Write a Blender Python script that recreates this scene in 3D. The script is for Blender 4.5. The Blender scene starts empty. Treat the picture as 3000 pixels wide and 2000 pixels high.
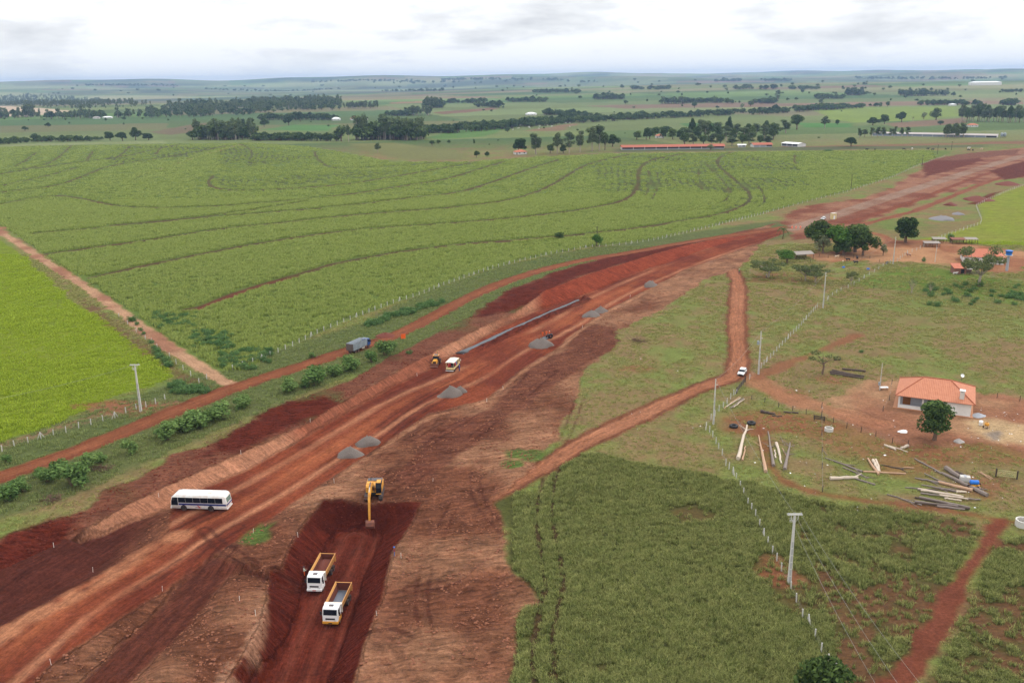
import bpy, bmesh, math, random
import numpy as np
from mathutils import Vector, Matrix
from mathutils.geometry import delaunay_2d_cdt
R = math.radians
random.seed(7); rng = np.random.default_rng(11)
scene = bpy.context.scene
C = scene.collection

# ------------------------------------------------------------------ camera
CAMZ, FPX, TILT, ROLL = 76.0, 2650.0, R(16.16), 0.0131
_f = Vector((0, math.cos(TILT), -math.sin(TILT)))
_u0 = Vector((0, math.sin(TILT), math.cos(TILT))); _r0 = Vector((1, 0, 0))
_r = _r0*math.cos(ROLL) - _u0*math.sin(ROLL)
_u = _u0*math.cos(ROLL) + _r0*math.sin(ROLL)
cam_d = bpy.data.cameras.new('camera'); cam = bpy.data.objects.new('camera', cam_d); C.objects.link(cam)
cam.matrix_world = Matrix(((_r.x, _u.x, -_f.x, 0), (_r.y, _u.y, -_f.y, 0), (_r.z, _u.z, -_f.z, CAMZ), (0, 0, 0, 1)))
cam_d.sensor_width = 36; cam_d.lens = 36*FPX/3000; cam_d.clip_start = 1; cam_d.clip_end = 60000
scene.camera = cam

# ------------------------------------------------------------------ sky and sun
SUN_EL, SUN_AZ = R(46), R(62)          # azimuth from +Y towards +X
world = bpy.data.worlds.new('World'); scene.world = world; world.use_nodes = True
nt = world.node_tree; nt.nodes.clear()
def nd(nt, typ, **kw):
    n = nt.nodes.new(typ)
    for k, v in kw.items():
        if k == 'inp':
            for a, b in v.items():
                n.inputs[a].default_value = b
        else:
            setattr(n, k, v)
    return n
def lk(nt, a, b): nt.links.new(a, b)
def mathn(nt, op, a, b=None, clamp=False):
    n = nt.nodes.new('ShaderNodeMath'); n.operation = op; n.use_clamp = clamp
    for i, v in enumerate((a, b)):
        if v is None: continue
        if isinstance(v, (int, float)): n.inputs[i].default_value = v
        else: nt.links.new(v, n.inputs[i])
    return n.outputs[0]
def mixc(nt, fac, a, b, mode='MIX'):
    n = nt.nodes.new('ShaderNodeMix'); n.data_type = 'RGBA'; n.blend_type = mode
    for i, v in ((0, fac), (6, a), (7, b)):
        if isinstance(v, (int, float)): n.inputs[i].default_value = v
        elif isinstance(v, tuple): n.inputs[i].default_value = v if len(v) == 4 else (*v, 1)
        else: nt.links.new(v, n.inputs[i])
    return n.outputs[2]
def ramp(nt, fac, stops, interp='LINEAR'):
    n = nt.nodes.new('ShaderNodeValToRGB'); cr = n.color_ramp; cr.interpolation = interp
    while len(cr.elements) < len(stops): cr.elements.new(0.5)
    for e, (p, c) in zip(cr.elements, stops):
        e.position = p; e.color = (*c, 1) if len(c) == 3 else c
    nt.links.new(fac, n.inputs[0]); return n.outputs[0]
sky = nd(nt, 'ShaderNodeTexSky', sky_type='NISHITA', sun_disc=False, sun_elevation=SUN_EL, sun_rotation=SUN_AZ, altitude=400)
sky.dust_density = 2.0
geo = nd(nt, 'ShaderNodeTexCoord'); sep = nd(nt, 'ShaderNodeSeparateXYZ'); lk(nt, geo.outputs['Generated'], sep.inputs[0])
cv = nd(nt, 'ShaderNodeVectorMath', operation='MULTIPLY'); lk(nt, geo.outputs['Generated'], cv.inputs[0]); cv.inputs[1].default_value = (5.5, 5.5, 20.0)   # banks of cloud, flattened towards the horizon
off = nd(nt, 'ShaderNodeVectorMath', operation='ADD'); lk(nt, cv.outputs[0], off.inputs[0]); off.inputs[1].default_value = (1.7, 0.4, 2.1)
n1 = nd(nt, 'ShaderNodeTexNoise', inp={'Scale': 1.0, 'Detail': 9.0, 'Roughness': 0.6, 'Distortion': 0.08}); lk(nt, off.outputs[0], n1.inputs['Vector'])
cv2 = nd(nt, 'ShaderNodeVectorMath', operation='MULTIPLY'); lk(nt, geo.outputs['Generated'], cv2.inputs[0]); cv2.inputs[1].default_value = (1.6, 1.6, 11.0)
n2 = nd(nt, 'ShaderNodeTexNoise', inp={'Scale': 1.0, 'Detail': 3.0, 'Roughness': 0.5}); lk(nt, cv2.outputs[0], n2.inputs['Vector'])
body = mathn(nt, 'ADD', mathn(nt, 'MULTIPLY', n1.outputs[0], 0.68), mathn(nt, 'MULTIPLY', n2.outputs[0], 0.32))
cloudcol = ramp(nt, body, [(0.36, (9.4, 9.7, 10.2)), (0.43, (11.4, 11.4, 11.4)), (0.51, (11.1, 11.1, 11.1)), (0.56, (9.6, 9.7, 9.85)), (0.66, (7.2, 7.35, 7.7))])
skyc = mixc(nt, 0.93, sky.outputs[0], cloudcol)
hor = mathn(nt, 'MULTIPLY', mathn(nt, 'SUBTRACT', 1.0, mathn(nt, 'MULTIPLY', sep.outputs[2], 22.0, True), True), 0.55)
skyc = mixc(nt, hor, skyc, (10.0, 10.3, 10.7, 1))
lum = mathn(nt, 'ADD', 1.0, mathn(nt, 'MULTIPLY', mathn(nt, 'MAXIMUM', sep.outputs[2], 0.0), 0.8))   # an overcast sky brightens towards the zenith
sv = nd(nt, 'ShaderNodeVectorMath', operation='SCALE'); lk(nt, skyc, sv.inputs[0]); lk(nt, lum, sv.inputs['Scale']); skyc = sv.outputs[0]
bg = nd(nt, 'ShaderNodeBackground'); lk(nt, skyc, bg.inputs[0]); bg.inputs[1].default_value = 0.1
wo = nd(nt, 'ShaderNodeOutputWorld'); lk(nt, bg.outputs[0], wo.inputs[0])

sun_d = bpy.data.lights.new('sun', 'SUN'); sun_d.energy = 1.5; sun_d.angle = R(10); sun_d.color = (1.0, 0.96, 0.9)
sun = bpy.data.objects.new('sun', sun_d); C.objects.link(sun)
_sd = Vector((math.sin(SUN_AZ)*math.cos(SUN_EL), math.cos(SUN_AZ)*math.cos(SUN_EL), math.sin(SUN_EL)))
sun.rotation_euler = _sd.to_track_quat('Z', 'Y').to_euler()
vs = scene.view_settings; vs.view_transform = 'Standard'; vs.look = 'None'; vs.exposure = 0.0; vs.gamma = 1.0; vs.use_curve_mapping = False
scene.cycles.max_bounces = 6; scene.cycles.diffuse_bounces = 2; scene.cycles.glossy_bounces = 2
scene.cycles.transmission_bounces = 3; scene.cycles.volume_bounces = 0; scene.cycles.transparent_max_bounces = 6
scene.cycles.use_denoising = True; scene.cycles.use_adaptive_sampling = True; scene.cycles.adaptive_threshold = 0.02

# ------------------------------------------------------------------ pixel -> place helpers
def ray(px, py):
    return _f + _r*((px-1500)/FPX) + _u*((1000-py)/FPX)
def G(px, py, z=0.0):
    d = ray(px, py); t = (z-CAMZ)/d.z
    return (d.x*t, d.y*t)
def GL(pts, z=0.0): return np.array([G(p[0], p[1], p[2] if len(p) > 2 else z) for p in pts])
def proj(x, y, z):
    v = Vector((x, y, z-CAMZ)); w = v.dot(_f)
    return (1500+FPX*v.dot(_r)/w, 1000-FPX*v.dot(_u)/w, w)

# ------------------------------------------------------------------ numpy noise
_T = rng.random((8, 257, 257)); _T[:, 256, :] = _T[:, 0, :]; _T[:, :, 256] = _T[:, :, 0]
def vn(x, y, seed=0):
    xf = np.floor(x); yf = np.floor(y); fx = x-xf; fy = y-yf
    ix = xf.astype(np.int64) % 256; iy = yf.astype(np.int64) % 256
    fx = fx*fx*(3-2*fx); fy = fy*fy*(3-2*fy); t = _T[seed % 8]
    return (t[ix, iy]*(1-fx)+t[ix+1, iy]*fx)*(1-fy)+(t[ix, iy+1]*(1-fx)+t[ix+1, iy+1]*fx)*fy
def fbm(x, y, size, oc=4, seed=0, rough=0.5):
    s = np.zeros_like(x, dtype=float); a = 1.0; tot = 0; x = x/size+37.7*seed; y = y/size+11.3*seed
    for i in range(oc):
        s += a*vn(x, y, seed+i); tot += a; a *= rough; x = x*2.03+5.1; y = y*2.03+9.7
    return s/tot
def sst(a, b, x):
    t = np.clip((x-a)/(b-a), 0, 1); return t*t*(3-2*t)
def lin(r, g, b, k=1.0):
    f = lambda c: (c/255/12.92 if c/255 <= 0.04045 else ((c/255+0.055)/1.055)**2.4)
    return np.array([f(r), f(g), f(b)])*k

# ------------------------------------------------------------------ polylines and regions
def resample(P, step):
    P = np.asarray(P, float); seg = np.hypot(*np.diff(P[:, :2], axis=0).T); s = np.r_[0, np.cumsum(seg)]
    n = max(2, int(s[-1]/step)+1); t = np.linspace(0, s[-1], n)
    return np.stack([np.interp(t, s, P[:, k]) for k in range(P.shape[1])], 1)
def smooth(P, it=2):
    P = np.asarray(P, float)
    for _ in range(it):
        Q = [P[0]]
        for a, b in zip(P[:-1], P[1:]): Q += [a*0.75+b*0.25, a*0.25+b*0.75]
        Q.append(P[-1]); P = np.array(Q)
    return P
def pdist(x, y, P):
    """distance, signed side (+ left of direction), arclength to a polyline"""
    best = np.full(x.shape, 1e18); side = np.zeros(x.shape); arc = np.zeros(x.shape); s0 = 0.0
    for a, b in zip(P[:-1], P[1:]):
        d = b-a; L2 = float(d@d); L = math.sqrt(L2)
        if L2 < 1e-9: continue
        t = np.clip(((x-a[0])*d[0]+(y-a[1])*d[1])/L2, 0, 1)
        ex = x-a[0]-t*d[0]; ey = y-a[1]-t*d[1]; q = ex*ex+ey*ey
        m = q < best
        best = np.where(m, q, best); arc = np.where(m, s0+t*L, arc)
        side = np.where(m, d[0]*ey-d[1]*ex, side); s0 += L
    d = np.sqrt(best); return d, np.where(side >= 0, d, -d), arc
def inside(x, y, P):
    c = np.zeros(x.shape, bool); j = len(P)-1
    for i in range(len(P)):
        xi, yi = P[i]; xj, yj = P[j]
        if yi != yj:
            c ^= ((yi > y) != (yj > y)) & (x < (xj-xi)*(y-yi)/(yj-yi)+xi)
        j = i
    return c
def sdf(x, y, P, pad=25):
    """signed distance, positive inside; far points just -pad"""
    out = np.full(x.shape, -float(pad))
    lo = P.min(0)-pad; hi = P.max(0)+pad
    m = (x > lo[0]) & (x < hi[0]) & (y > lo[1]) & (y < hi[1])
    if m.any():
        Q = np.vstack([P, P[:1]]); d, _, _ = pdist(x[m], y[m], Q)
        out[m] = np.where(inside(x[m], y[m], P), d, -d)
    return out

# breaklines of the earthworks: pixel x, pixel y, level in metres against the natural ground
LA = [(-500, 1760, 0), (-200, 1640, 0), (0, 1570, 0), (120, 1535, 0), (255, 1495, 0), (323, 1431, 0), (408, 1402, 0), (510, 1329, 0), (595, 1308, 0), (663, 1283, 0), (723, 1240, 0), (846, 1181, 0), (893, 1164, 0), (1000, 1125, 0), (1085, 1079, 0), (1204, 1015, 0), (1366, 934, 0), (1489, 851, 0), (1553, 825, 0), (1697, 774, 0), (1850, 740, 0), (2000, 712, 0), (2130, 688, 0), (2270, 655, 0)]
LB = [(-500, 1880, -.3), (-200, 1770, -.3), (0, 1668, -.3), (157, 1598, -.3), (300, 1520, -.3), (451, 1441, -.3), (706, 1326, -.2), (910, 1233, -.2), (1000, 1180, -.1), (1132, 1104, -.1), (1255, 1040, -.1), (1323, 1003, -.1), (1425, 952, 0), (1510, 914, 0), (1561, 880, .7), (1595, 852, 1.4), (1723, 802, 1.5), (1808, 777, 1.3), (1935, 739, .9), (2000, 720, .5), (2150, 688, 0)]
LC = [(-500, 1950, -2.7), (-200, 1820, -2.7), (0, 1693, -2.7), (170, 1617, -2.6), (298, 1570, -2.5), (400, 1528, -2.3), (502, 1491, -2.2), (553, 1452, -2.2), (723, 1380, -2.2), (914, 1270, -2.2), (1000, 1221, -2.2), (1153, 1134, -2.2), (1255, 1085, -2.2), (1361, 1021, -2.2), (1468, 959, -2.2), (1574, 912, -2.2), (1723, 861, -2.1), (1850, 806, -1.8), (2000, 754, -1.2), (2150, 704, -.5), (2290, 664, 0)]
LH1 = [(-500, 2130, -2.7), (-200, 1920, -2.6), (0, 1804, -2.6), (140, 1740, -2.6), (272, 1672, -2.5), (383, 1600, -2.3), (480, 1550, -2.1)]
LH2 = [(-500, 2170, -1.6), (-200, 1960, -1.6), (0, 1836, -1.6), (150, 1757, -1.6), (290, 1683, -1.6), (400, 1613, -1.7), (500, 1560, -1.8)]
LD = [(-150, 2220, -1.6), (85, 2000, -1.6), (149, 1944, -1.6), (298, 1842, -1.6), (476, 1727, -1.6), (595, 1638, -1.8), (714, 1570, -1.9), (829, 1493, -2), (957, 1413, -2), (1000, 1380, -2), (1106, 1312, -2), (1255, 1210, -2), (1425, 1172, -2), (1531, 1079, -2), (1629, 1023, -2), (1702, 960, -2), (1778, 908, -2), (1900, 848, -1.8), (2000, 793, -1.4), (2130, 745, -.9), (2220, 712, -.5), (2310, 680, 0)]
LD2 = [(770, 1560, -1.1), (850, 1500, -1.1), (975, 1422, -1.1), (1025, 1388, -1.0), (1120, 1325, -1.1), (1270, 1230, -1.2), (1440, 1180, -1.3), (1545, 1085, -1.2), (1642, 1030, -1.1), (1715, 966, -1.0), (1790, 915, -.9), (1910, 855, -.8), (2010, 800, -.5), (2120, 762, -.2)]
LE = [(60, 2220, -2.7), (238, 2000, -2.7), (340, 1902, -2.7), (425, 1834, -2.7), (489, 1775, -2.6), (553, 1690, -2.5), (616, 1640, -2.3)]
LF = [(200, 2220, -2.7), (383, 2000, -2.7), (459, 1919, -2.7), (553, 1829, -2.7), (616, 1749, -2.7), (663, 1690, -2.6), (720, 1672, -2.7), (790, 1700, -3.0)]
LF2 = [(260, 2220, -1.4), (430, 2000, -1.4), (500, 1925, -1.4), (590, 1830, -1.4), (650, 1750, -1.5), (690, 1712, -1.7)]
LGl = [(560, 2220, -1.2), (680, 1990, -1.2), (731, 1902, -1.2), (765, 1825, -1.2), (778, 1768, -1.5)]
LGu = [(660, 1640, -1.4), (700, 1655, -1.5), (790, 1668, -1.6), (833, 1655, -1.3), (871, 1561, -1.2), (944, 1464, -1.1), (1000, 1461, -1.1), (1080, 1482, -1.1), (1130, 1474, -1.1), (1230, 1472, -1.0), (1205, 1531, -.9), (1154, 1607, -.9), (1122, 1722, -.9), (1084, 1837, -.9), (1033, 2000, -.9), (960, 2220, -.9)]
LFl = [(620, 2260, -5.7), (775, 2000, -5.7), (840, 1880, -5.6), (885, 1765, -5.5), (918, 1690, -5.4), (968, 1590, -5.3), (996, 1560, -5.2)]
LFr = [(880, 2240, -5.7), (956, 2000, -5.7), (1012, 1849, -5.6), (1062, 1696, -5.4), (1108, 1585, -5.3), (1092, 1560, -5.2), (1040, 1556, -5.2), (996, 1560, -5.2)]
LHr = [(1480, 2240, 0), (1502, 2000, 0), (1506, 1838, 0), (1523, 1783, 0), (1587, 1766, 0), (1527, 1689, 0), (1480, 1651, 0), (1489, 1557, 0), (1434, 1464, 0), (1540, 1400, 0), (1600, 1330, 0), (1650, 1270, 0), (1638, 1232, 0), (1680, 1198, 0), (1701, 1138, 0), (1714, 1079, 0), (1752, 1057, 0), (1803, 1002, 0), (1799, 972, 0), (1852, 949, 0), (1900, 927, 0), (1940, 906, 0), (2000, 868, 0), (2064, 820, 0), (2115, 803, 0), (2180, 780, 0), (2300, 720, 0), (2400, 690, 0)]
def L3(L): return np.array([[*G(p[0], p[1], p[2]), p[2]] for p in L])
LINES = [resample(L3(L), 4.0) for L in (LA, LB, LC, LH1, LH2, LD, LD2, LE, LF, LF2, LGl, LGu, LFl, LFr, LHr)]
_cv = np.vstack(LINES); _ce = []; _o = 0
for L in LINES:
    _ce += [(_o+i, _o+i+1) for i in range(len(L)-1)]; _o += len(L)
_res = delaunay_2d_cdt([Vector((a[0], a[1])) for a in _cv], _ce, [], 0, 1e-4)
_tv = np.array([[v.x, v.y] for v in _res[0]]); _tz = np.zeros(len(_tv))
for i, ov in enumerate(_res[3]):
    _tz[i] = _cv[ov[0], 2] if ov else _cv[np.argmin(((_cv[:, :2]-_tv[i])**2).sum(1)), 2]
_tris = [t for t in _res[2] if abs(_tz[list(t)]).max() > 1e-6]
CB0 = _tv.min(0); CB1 = _tv.max(0)
_TA = np.array([[*_tv[t[0]], *_tv[t[1]], *_tv[t[2]], *_tz[list(t)]] for t in _tris])
_TD = (_TA[:, 3]-_TA[:, 5])*(_TA[:, 0]-_TA[:, 4])+(_TA[:, 4]-_TA[:, 2])*(_TA[:, 1]-_TA[:, 5]); _TA = _TA[abs(_TD) > 1e-9]; _TD = _TD[abs(_TD) > 1e-9]
def tin1(x, y):
    A = _TA
    w0 = ((A[:, 3]-A[:, 5])*(x-A[:, 4])+(A[:, 4]-A[:, 2])*(y-A[:, 5]))/_TD; w1 = ((A[:, 5]-A[:, 1])*(x-A[:, 4])+(A[:, 0]-A[:, 4])*(y-A[:, 5]))/_TD; w2 = 1-w0-w1
    k = np.nonzero((w0 >= -1e-6) & (w1 >= -1e-6) & (w2 >= -1e-6))[0]
    return float(w0[k[0]]*A[k[0], 6]+w1[k[0]]*A[k[0], 7]+w2[k[0]]*A[k[0], 8]) if len(k) else 0.0
def tin(x, y):
    z = np.zeros(x.shape)
    m0 = np.nonzero((x > CB0[0]) & (x < CB1[0]) & (y > CB0[1]) & (y < CB1[1]))[0]
    if not len(m0): return z
    if len(m0) < 40:
        z[m0] = [tin1(x[i], y[i]) for i in m0]; return z
    xs = x[m0]; ys = y[m0]; zs = np.zeros(len(m0))
    order = np.argsort(ys); ysrt = ys[order]
    for t in _tris:
        a, b, c = _tv[t[0]], _tv[t[1]], _tv[t[2]]
        ylo = min(a[1], b[1], c[1]); yhi = max(a[1], b[1], c[1])
        i0, i1 = np.searchsorted(ysrt, (ylo, yhi)); idx = order[i0:i1]
        if not len(idx): continue
        px = xs[idx]; py = ys[idx]
        den = (b[1]-c[1])*(a[0]-c[0])+(c[0]-b[0])*(a[1]-c[1])
        if abs(den) < 1e-9: continue
        w0 = ((b[1]-c[1])*(px-c[0])+(c[0]-b[0])*(py-c[1]))/den
        w1 = ((c[1]-a[1])*(px-c[0])+(a[0]-c[0])*(py-c[1]))/den
        w2 = 1-w0-w1; m = (w0 >= -1e-6) & (w1 >= -1e-6) & (w2 >= -1e-6)
        zs[idx[m]] = w0[m]*_tz[t[0]]+w1[m]*_tz[t[1]]+w2[m]*_tz[t[2]]
    z[m0] = zs; return z

PIPE = GL([(1345, 1036), (1400, 1010), (1468, 978), (1530, 950), (1574, 930), (1640, 902), (1695, 880)], -2.3)
PIPE = smooth(PIPE, 2)
def hfar(x, y):
    yy = np.maximum(y, 0)
    side = 1/(1+np.exp(-(x-0.02*yy)/(250+0.12*yy)))
    h = -9*sst(1000, 1900, yy)+12*sst(2200, 3600, yy)+sst(2600, 5200, yy)*(30*side-4)+sst(6200, 12500, yy)*92
    amp = 9*sst(1500, 3800, yy)+17*sst(5000, 9500, yy)
    w = np.sin(x/930+1.3+np.sin(yy/1500))*0.6+np.sin(yy/760+0.8*np.sin(x/1300)+x/2100)*0.7+np.sin(x/2700-yy/2300+2.0)*0.9
    w = w+sst(5000, 9000, yy)*(.35*np.sin(x/410+yy/900)+.25*np.sin(x/230+2.0))
    return h+amp*w
def height(x, y):
    x = np.atleast_1d(np.asarray(x, float)); y = np.atleast_1d(np.asarray(y, float))
    z = hfar(x, y)
    m = np.nonzero((y < 900) & (x > CB0[0]-5) & (x < CB1[0]+5))[0]
    if len(m):
        xs, ys = x[m], y[m]; t = tin(xs, ys)
        dist = np.clip(-t*1.2, 0, 1)
        rough = (fbm(xs, ys, 2.6, 4, 3)-.5)*0.55*dist+(fbm(xs, ys, 9, 2, 5)-.5)*0.5*dist
        d, sd, arc = pdist(xs, ys, PIPE)
        ditch = -0.55*np.exp(-(d/0.9)**2)+1.0*np.exp(-((-sd-3.0)/1.3)**2)*(sd < 0)*(0.5+fbm(xs, ys, 3, 3, 2))
        endm = (d < 12)
        z[m] += t+rough*0.55+ditch*endm*sst(0, 14, arc+4)
    return z
def hz(x, y): return float(height(np.array([x]), np.array([y]))[0])
def T3(px, py, z0=None):
    """point of the terrain seen at a pixel"""
    d = ray(px, py)
    if py > 428:
        z = 0.0
        for _ in range(7):
            t = (z-CAMZ)/d.z; z = .5*z+.5*hz(d.x*t, d.y*t) if _ < 6 else hz(d.x*t, d.y*t)
        return Vector((d.x*t, d.y*t, z))
    ts = np.geomspace(700, 20000, 260); X = d.x*ts; Y = d.y*ts; Z = CAMZ+d.z*ts
    H = hfar(X, Y); k = np.nonzero(Z < H)[0]
    if not len(k): k = [len(ts)-1]
    k = k[0]; a, b = ts[max(k-1, 0)], ts[k]
    h1 = lambda m: float(hfar(np.array([d.x*m]), np.array([d.y*m]))[0])
    for _ in range(12):
        m = (a+b)/2
        if CAMZ+d.z*m < h1(m): b = m
        else: a = m
    return Vector((d.x*b, d.y*b, h1(b)))
# ------------------------------------------------------------------ land cover
K = 0.57
def c(r, g, b): return lin(r, g, b, K)
CANE = GL([(-900, 500), (-300, 500), (0, 657), (70, 703), (160, 768), (265, 838), (385, 928), (480, 1003), (560, 1055), (640, 1088), (720, 1085), (770, 1055), (800, 1036), (1027, 934), (1224, 864), (1358, 813), (1531, 762), (1722, 724), (1913, 702), (2092, 660), (2245, 622), (2360, 590), (2487, 558), (2615, 517), (2691, 482), (2775, 452), (2790, 443), (2700, 441), (2400, 442), (2100, 447), (1830, 449), (1600, 458), (1480, 466), (1380, 474), (1150, 474), (1000, 446), (900, 428), (700, 414), (300, 419), (0, 428), (-400, 442), (-900, 455)])
GAPS_PX = [
 [(0, 600), (47, 589), (157, 572), (225, 579), (298, 596), (366, 608), (510, 611), (723, 600), (1000, 574), (1179, 545), (1298, 528), (1383, 502), (1476, 474)],
 [(625, 515), (608, 536), (621, 549), (659, 557), (766, 558), (1000, 543), (1145, 519), (1319, 489), (1383, 477)],
 [(102, 685), (255, 672), (425, 655), (723, 628), (1000, 606), (1179, 583), (1340, 566), (1425, 540), (1553, 494), (1638, 468)],
 [(140, 745), (298, 723), (468, 700), (638, 672), (851, 651), (1000, 634), (1136, 623), (1340, 608), (1502, 587), (1608, 549), (1680, 502), (1732, 477), (1842, 453)],
 [(276, 813), (425, 779), (553, 753), (723, 719), (893, 693), (1000, 678), (1213, 662), (1425, 647), (1638, 625), (1787, 600), (1842, 583), (1872, 545), (1868, 502), (1897, 470), (2000, 451)],
 [(549, 908), (587, 902), (723, 847), (893, 800), (1000, 768), (1213, 732), (1383, 713), (1553, 702), (1723, 685), (1851, 672), (2000, 647), (2098, 632), (2166, 610), (2200, 587), (2193, 561), (2150, 525), (2102, 485), (2102, 464), (2140, 447)],
 [(0, 510), (213, 477), (361, 460), (440, 440), (530, 420)],
 [(0, 564), (170, 545), (238, 519), (319, 485), (468, 464), (595, 442), (663, 425)],
 [(8, 502), (115, 489), (166, 468), (196, 438), (210, 422)], [(42, 489), (80, 468), (106, 447)], [(255, 470), (272, 442)], [(345, 462), (370, 440), (380, 425)], [(455, 452), (475, 430)],
 [(706, 421), (736, 438), (738, 459), (728, 470)], [(919, 442), (931, 468), (961, 489), (1000, 494), (1170, 487), (1306, 472)],
 [(0, 545), (120, 520), (230, 490)], [(330, 660), (560, 640), (700, 622), (900, 590)], [(2330, 455), (2325, 470), (2332, 480)],
 [(2060, 560), (2045, 520), (2050, 490)], [(2128, 590), (2140, 560), (2110, 520), (2070, 480)], [(2235, 600), (2240, 570), (2215, 540)], [(1890, 575), (1905, 540), (1900, 500)], [(1910, 585), (1930, 545), (1925, 505)]]
GAPS = [smooth(GL(g), 1) for g in GAPS_PX]
GRUNS = []      # stretches of the field gaps with a width: wider where they lie across the line of sight, as terrace banks do
for i_, g_ in enumerate(GAPS):
    run = [g_[0]]; pr_ = []
    for a_, b_ in zip(g_[:-1], g_[1:]):
        d_ = (b_-a_)/max(np.hypot(*(b_-a_)), 1e-6); v_ = (a_+b_)/2; v_ = v_/np.hypot(*v_); p_ = abs(d_[0]*v_[1]-d_[1]*v_[0]); cls_ = int(p_*3)
        if pr_ and cls_ != int(pr_[-1]*3) and len(run) > 1:
            GRUNS.append((np.array(run), np.mean(pr_), i_)); run = [run[-1]]; pr_ = []
        run.append(b_); pr_.append(p_)
    GRUNS.append((np.array(run), np.mean(pr_), i_))
ROWZ = [(GL([(1730, 470), (1760, 600), (1900, 620), (2100, 640), (2260, 600), (2400, 560), (2330, 480), (2150, 450), (1900, 455)]), GAPS[5], 5.2), (GL([(640, 440), (640, 505), (900, 500), (930, 450), (720, 424)]), GAPS[13], 5.5), (GL([(300, 440), (320, 480), (520, 470), (640, 430), (420, 425)]), GAPS[8], 6.0), (GL([(625, 520), (650, 552), (1000, 535), (1250, 495), (900, 505)]), GAPS[1], 5.0)]
PALE = smooth(GL([(-260, 545), (-100, 620), (0, 678), (64, 720), (153, 778), (255, 842), (370, 925), (472, 1001), (561, 1058), (638, 1107), (690, 1128)]), 1)
MEADOW = GL([(-400, 600), (-200, 620), (0, 700), (40, 725), (140, 820), (230, 893), (330, 965), (420, 1033), (500, 1083), (512, 1105), (450, 1135), (357, 1155), (255, 1199), (128, 1256), (0, 1297), (-200, 1370), (-600, 1500)])
MEADOW_R = GL([(2560, 715), (2640, 705), (2760, 690), (2865, 660), (2876, 640), (2866, 600), (2905, 575), (3000, 545), (3250, 480), (3300, 700), (3000, 720), (2850, 715), (2700, 720)])
GREEN_R = GL([(2480, 830), (2600, 790), (2700, 778), (2800, 795), (2900, 812), (3050, 830), (3200, 880), (3000, 893), (2850, 872), (2680, 855), (2560, 842)])
TALL = GL([(1434, 1464), (1500, 1440), (1580, 1440), (1625, 1370), (1690, 1325), (1760, 1330), (1850, 1350), (1950, 1372), (2060, 1385), (2120, 1400), (2200, 1410), (2300, 1440), (2420, 1470), (2560, 1485), (2700, 1500), (2840, 1530), (2880, 1560), (2850, 1620), (2790, 1720), (2740, 1830), (2660, 1960), (2560, 2240), (1480, 2240), (1502, 2000), (1506, 1838), (1523, 1783), (1587, 1766), (1527, 1689), (1480, 1651), (1489, 1557)])
BAREZ = GL([(2180, 1400), (2300, 1470), (2420, 1750), (2520, 2300), (3800, 2300), (3300, 1480), (2850, 1500)])
TALL2 = GL([(2900, 1580), (3200, 1560), (3400, 1800), (3300, 2240), (2640, 2240), (2720, 2000), (2830, 1800)])
SERV = smooth(GL([(-300, 1500), (0, 1397), (191, 1333), (383, 1256), (574, 1180), (714, 1125), (893, 1069), (1008, 1031), (1084, 1008), (1173, 976), (1275, 925), (1352, 880), (1467, 829), (1594, 788), (1722, 759), (1850, 740), (1990, 714), (2105, 695), (2232, 676), (2300, 666)]), 1)
FTRACK = smooth(GL([(2130, 770), (2150, 795), (2165, 830), (2160, 900), (2158, 960), (2162, 1020), (2165, 1070), (2150, 1105), (2090, 1122), (1990, 1161), (1850, 1231), (1722, 1288), (1633, 1340), (1545, 1395), (1470, 1432), (1400, 1462)]), 1)
FTRACK2 = smooth(GL([(2165, 1095), (2200, 1105), (2240, 1130), (2300, 1165), (2400, 1195), (2480, 1215), (2560, 1240)]), 1)
FTRACK3 = smooth(GL([(2220, 1110), (2270, 1080), (2340, 1052), (2420, 1020), (2510, 982)]), 1)
PATH_R = smooth(GL([(2935, 1525), (2890, 1590), (2830, 1680), (2780, 1760), (2740, 1850), (2690, 1930), (2620, 2010), (2540, 2120)]), 1)
PATH_M = smooth(GL([(2222, 1250), (2240, 1310), (2258, 1370), (2300, 1415), (2400, 1445), (2520, 1465), (2640, 1480), (2780, 1495), (2930, 1525), (3050, 1540)]), 1)
YARD = GL([(2480, 1150), (2540, 1115), (2620, 1120), (2900, 1150), (3200, 1185), (3300, 1330), (3150, 1380), (3000, 1340), (2900, 1310), (2780, 1310), (2650, 1320), (2560, 1290), (2480, 1260), (2420, 1215)])
YARD2 = GL([(2340, 745), (2440, 735), (2600, 700), (2700, 700), (2860, 715), (2980, 735), (3060, 770), (2980, 800), (2860, 795), (2780, 775), (2690, 765), (2560, 765), (2440, 770)])
GREYRD = smooth(GL([(2310, 672), (2400, 645), (2530, 603), (2660, 560), (2800, 516), (2900, 484), (3000, 456), (3150, 418)]), 1)
SIDE1 = smooth(GL([(2440, 665), (2560, 628), (2680, 590), (2790, 545), (2900, 505), (3050, 470)]), 1)
SIDE2 = smooth(GL([(2480, 668), (2600, 640), (2700, 612), (2800, 570), (2900, 530), (2990, 505)]), 1)
SIDE3 = smooth(GL([(2440, 700), (2520, 675), (2590, 690), (2620, 712)]), 1)
DIRT_UR = GL([(2290, 650), (2345, 606), (2500, 585), (2590, 560), (2690, 500), (2760, 465), (2850, 448), (3000, 432), (3250, 400), (3300, 470), (3000, 520), (2860, 540), (2700, 590), (2560, 640), (2420, 690), (2330, 700)])
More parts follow.
